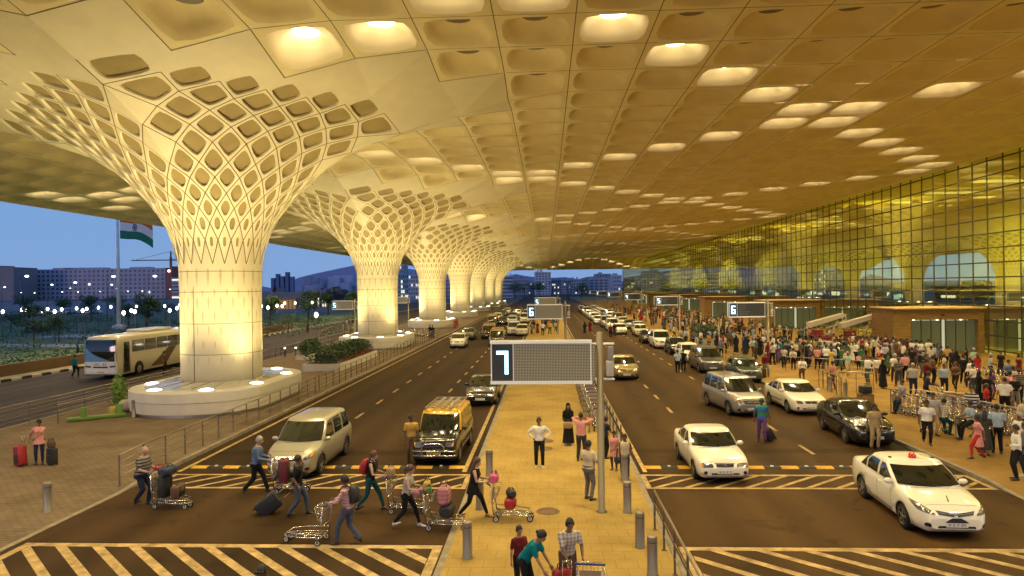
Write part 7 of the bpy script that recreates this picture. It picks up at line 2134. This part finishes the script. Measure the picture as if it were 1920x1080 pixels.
# flagpole and flag
p = at(222, 118)
t = thing('flagpole', 'tall white flagpole rising past the roof edge', 'flagpole', p)
b = MB(); b.cyl((0, 0, 0), (0, 0, 24), .34, .16, n=14); b.build('mast', mat('mast_white', (.75, .76, .76), .4), t)
b = MB(); b.lathe([(1.2, 0), (1.2, .5), (.6, .7), (.35, .9)], n=20); b.build('base', m_pl, t); b = MB(); b.ell((0, 0, 24.1), (.3, .3, .3)); b.build('finial', m_chrome, t)
fl = thing('flag', 'tricolour flag of saffron, white and green flying from the flagpole', 'flag', p+V(.4, 0, 0), YAW)
z_top, FH, FW = 19.6, 4.2, 5.5
def fp(u, v):
    return V(FW*u*(.97), .55*math.sin(u*7+v*1.2)*u, z_top-FH*v-1.35*u*u-.35*math.sin(u*6.5+v)*u)
for nm, va, vb, col in (('saffron_band', 0, 1/3, (.62, .16, .03)), ('white_band', 1/3, 2/3, (.70, .70, .68)), ('green_band', 2/3, 1, (.01, .17, .11))):
    b = MB(); ids = {}
    for i in range(25):
        for j in range(5): ids[i, j] = b.vert(fp(i/24, lerp(va, vb, j/4)))
    for i in range(24):
        for j in range(4): b.face((ids[i, j], ids[i+1, j], ids[i+1, j+1], ids[i, j+1]), True)
    b.build(nm, mat('flag_'+nm, col, .8), fl)
b = MB(); cc = (.5, .5); 
for rr in (.13,): b.tube([fp(.5+rr*.79*math.cos(a)*.8, .5+rr*math.sin(a))+V(0, -.03, 0) for a in [2*PI*k/28 for k in range(28)]], .05, 5, closed=True)
for k in range(24):
    a = 2*PI*k/24; b.tube([fp(.5, .5)+V(0, -.03, 0), fp(.5+.13*.79*.8*math.cos(a), .5+.13*math.sin(a))+V(0, -.03, 0)], .014, 3)
b.build('wheel_emblem', mat('flag_navy', (.01, .015, .10), .7), fl)
# hotel, blocks and towers
def fac(name, wall, glass, nx_, nz_, lit=.06, wcol=(.9, .8, .5)):
    """procedural window grid is kept to real recessed boxes; this is only the wall"""
    return mat(name, wall, .85, var=.08, scale=.05)
m_wdk = mat('window_dark', (.10, .10, .14), .4); m_wlit = mat('window_lit', (.6, .55, .4), .4, emit=(1, .9, .65), es=1.2)
def block(label, px0, px1, d, ztop, depth, wall, rows, cols, name='building', win=True, wf=(.6, .5), lit=.05, z0=-3, group=None, roofbits=2):
    a, c = at(px0, d), at(px1, d); W_ = (c-a).length
    t = thing(name, label, 'building', (a+c)/2, math.atan2(c.y-a.y, c.x-a.x), group)
    mw = mat('wall_%d_%d_%d' % tuple(int(q*1000) for q in wall), wall, .85, var=.08, scale=.08)
    b = MB(); b.box((0, depth/2, (ztop+z0)/2), (W_, depth, ztop-z0)); b.build('wall', mw, t)
    b = MB(); b.box((0, depth/2, ztop+.25), (W_+.5, depth+.5, .5))
    for k in range(roofbits): b.box((rnd.uniform(-.35, .35)*W_, depth/2, ztop+1.2), (W_*.12, depth*.4, 1.8))
    b.build('roof', mw, t)
    if win:
        hz = ztop/rows; wx = W_/cols; cells = [(r_, c_) for r_ in range(rows) for c_ in range(cols)]
        b1 = MB(); b1.box((0, 0, 0), (wx*wf[0], .12, hz*wf[1])); wm = b1.mesh('window'); wm.materials.append(m_wdk)
        for r_, c_ in cells[:100]:
            o = bpy.data.objects.new('window', wm); COL.objects.link(o); o.parent = t; o.location = (-W_/2+(c_+.5)*wx, -.02, (r_+.52)*hz)
            if rnd.random() < lit: objmats(o, [m_wlit])
        if len(cells) > 100:
            bb = MB()
            for r_, c_ in cells[100:]:
                bb.m = 1 if rnd.random() < lit else 0
                bb.box((-W_/2+(c_+.5)*wx, -.02, (r_+.52)*hz), (wx*wf[0], .12, hz*wf[1]))
            tag(bb.build('window_rows', [m_wdk, m_wlit], t), kind='stuff')
    return t
H1 = (.46, .42, .50)
block('long unfinished looking grey hotel block across the gardens', 26, 318, 640, 27.5, 30, H1, 7, 34, 'hotel', True, (.5, .55), .03, roofbits=5)
block('lighter hotel block at the left edge', -40, 26, 600, 28.5, 30, (.28, .24, .25), 7, 8, 'hotel', False)
block('reddish unfinished end bay of the hotel', 310, 323, 620, 27.0, 30, (.30, .13, .09), 7, 2, 'hotel', True, (.5, .5), 0)
block('pale striped office block beside the first column', 322, 346, 560, 17, 30, (.40, .42, .46), 6, 1, 'office', True, (.96, .45), .2)
block('low long dark building with pale parapet between the first two columns', 480, 566, 230, 5.0, 20, (.26, .24, .25), 1, 1, 'building', False)
block('low brown roofed building behind the sign numbered 5', 566, 672, 250, 4.2, 20, (.085, .075, .08), 1, 1, 'building', False)
b0 = at(528, 228); t = thing('timber_pavilion', 'warmly lit timber fronted pavilion before the low long building', 'pavilion', b0, YAW)
b = MB(); b.box((0, 2, 1.6), (8, 4, 3.2)); b.build('wall', mat('timber_lit', (.45, .22, .07), .6, emit=(1, .5, .14), es=.25), t)
b = MB()
for k in range(7): b.box((-3.6+k*1.2, -.6, 1.5), (.2, .2, 3.0))
b.box((0, 0, 3.3), (9, 5.5, .25)); b.build('colonnade', mat('timber_frame', (.30, .17, .08), .6), t)
block('white parapet hall with lit colonnade', 590, 612, 240, 3.8, 8, (.42, .30, .18), 1, 5, 'building', True, (.5, .8), .6)
block('blue tall block right of the second column', 748, 766, 420, 15, 20, (.16, .34, .44), 5, 5, 'building', True, (.7, .6), .15)
block('white grid fronted block between second and third columns', 766, 792, 400, 14, 20, (.42, .44, .52), 6, 6, 'building', True, (.55, .55), .12)
block('pale slab beside the blue block', 742, 757, 470, 22, 20, (.36, .36, .44), 8, 4, 'building')
block('pale block between third and fourth columns', 838, 848, 420, 12, 20, (.4, .42, .5), 5, 3, 'building')
block('white terraced building beside the last column', 940, 962, 420, 13, 20, (.42, .44, .50), 6, 1, 'building', True, (.95, .45), .1)
block('white ten storey tower with balconies in the middle distance', 1004, 1033, 520, 17, 20, (.50, .50, .55), 9, 5, 'tower', True, (.55, .5), .04)
block('low pale block left of the white tower', 964, 990, 600, 13, 20, (.34, .33, .38), 4, 6, 'building')
for k, (a, c, d, z) in enumerate(((1035, 1052, 560, 11.5), (1054, 1070, 620, 12), (1072, 1088, 560, 12), (1090, 1108, 640, 13), (1105, 1150, 600, 12.5), (1150, 1166, 520, 14), (988, 1004, 640, 10), (1118, 1146, 680, 18))):
    block(['mauve block right of the white tower', 'pale narrow block', 'white block with dark slots', 'grey stepped block', 'long pale terraced block with ribbon windows', 'white slab beside the glass end', 'low mauve block behind palms', 'upper terrace block with bright roof'][k]+' in the far town', a, c, d, z, 20, [(.32, .28, .36), (.36, .34, .42), (.48, .48, .52), (.30, .29, .34), (.36, .36, .40), (.46, .46, .5), (.26, .24, .3), (.34, .34, .38)][k], 5, 5, 'building', True, (.6, .5), .12)
for k in range(5):
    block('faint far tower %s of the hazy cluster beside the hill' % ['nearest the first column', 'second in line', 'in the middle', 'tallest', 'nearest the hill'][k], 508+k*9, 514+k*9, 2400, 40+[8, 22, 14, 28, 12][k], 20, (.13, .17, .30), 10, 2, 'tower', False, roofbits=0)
b = MB()
for k in range(60):
    p = at(rnd.uniform(575, 665), rnd.uniform(900, 1200)); s_ = rnd.uniform(6, 14)
    b.m = rnd.randint(0, 1); b.box((p.x, p.y, rnd.uniform(2, 20)), (s_, s_, s_))
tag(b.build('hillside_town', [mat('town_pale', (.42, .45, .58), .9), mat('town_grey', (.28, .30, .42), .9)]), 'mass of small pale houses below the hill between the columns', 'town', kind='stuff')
# hills
def hill(name, prof, d, m):
    b = MB(); n = len(prof)
    top = [at(px, d, 6.3+(544-py)*d/1300) for px, py in prof]; base = [at(px, d*.82, -6) for px, py in prof]; back = [at(px, d*1.25, -6) for px, py in prof]
    b.loft([base, [p.lerp(q, .6)+V(0, 0, rnd.uniform(-6, 6)) for p, q in zip(base, top)], top, back], False, False, True, closed=False)
    return tag(b.build(name, m), kind='structure')
m_hill = mat('hill_haze', (.055, .062, .14), 1.0, var=.15, scale=.004, emit=(.10, .14, .36), es=.32)  # distance haze put into the hills' colour and emission, here and below
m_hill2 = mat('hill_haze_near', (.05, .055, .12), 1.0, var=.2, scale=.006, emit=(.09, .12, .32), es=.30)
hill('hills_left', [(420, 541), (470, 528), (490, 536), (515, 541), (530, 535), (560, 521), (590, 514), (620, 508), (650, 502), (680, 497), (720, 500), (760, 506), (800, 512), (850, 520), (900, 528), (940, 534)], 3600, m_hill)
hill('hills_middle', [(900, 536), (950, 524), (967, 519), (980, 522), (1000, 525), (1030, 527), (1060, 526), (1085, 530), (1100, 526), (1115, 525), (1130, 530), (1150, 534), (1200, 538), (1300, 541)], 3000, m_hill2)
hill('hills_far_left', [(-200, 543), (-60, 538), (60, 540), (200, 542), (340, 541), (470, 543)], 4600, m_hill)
# tower crane
p = at(321, 600); t = thing('tower_crane', 'tower crane with a long jib behind the hotel end', 'crane', p, YAW)
b = MB(); b.box((0, 0, 18), (1.6, 1.6, 36)); b.build('mast', mat('crane_red', (.30, .10, .06), .6), t)
b = MB(); b.box((-16, 0, 33.5), (36, .9, .9)); b.box((6, 0, 33.5), (10, 1.0, 1.2)); b.tube([V(0, 0, 41), V(-30, 0, 34)], .15, 4); b.tube([V(0, 0, 41), V(10, 0, 34)], .15, 4); b.box((0, 0, 37), (1, 1, 8)); b.build('jib', m_pole, t)
b = MB(); b.ell((-1, -1.5, 24), (1.2, 1.2, 1.2), n=8, m=6); b.build('warning_lamp', mat('crane_lamp', (1, .5, .4), .5, emit=(1, .55, .42), es=4), t)
# parked white vehicles glimpsed over the garden
for k in range(14):
    px = 86+k*7.2; p = at(px, 205+rnd.uniform(-6, 6))
    c = copy_tree(hat if k % 3 else c_inR); put(c, p.x, p.y, 90*(k % 2)); c['label'] = 'tiny pale car in the parking rows in front of the hotel'; c['group'] = 'pale cars parked before the hotel'
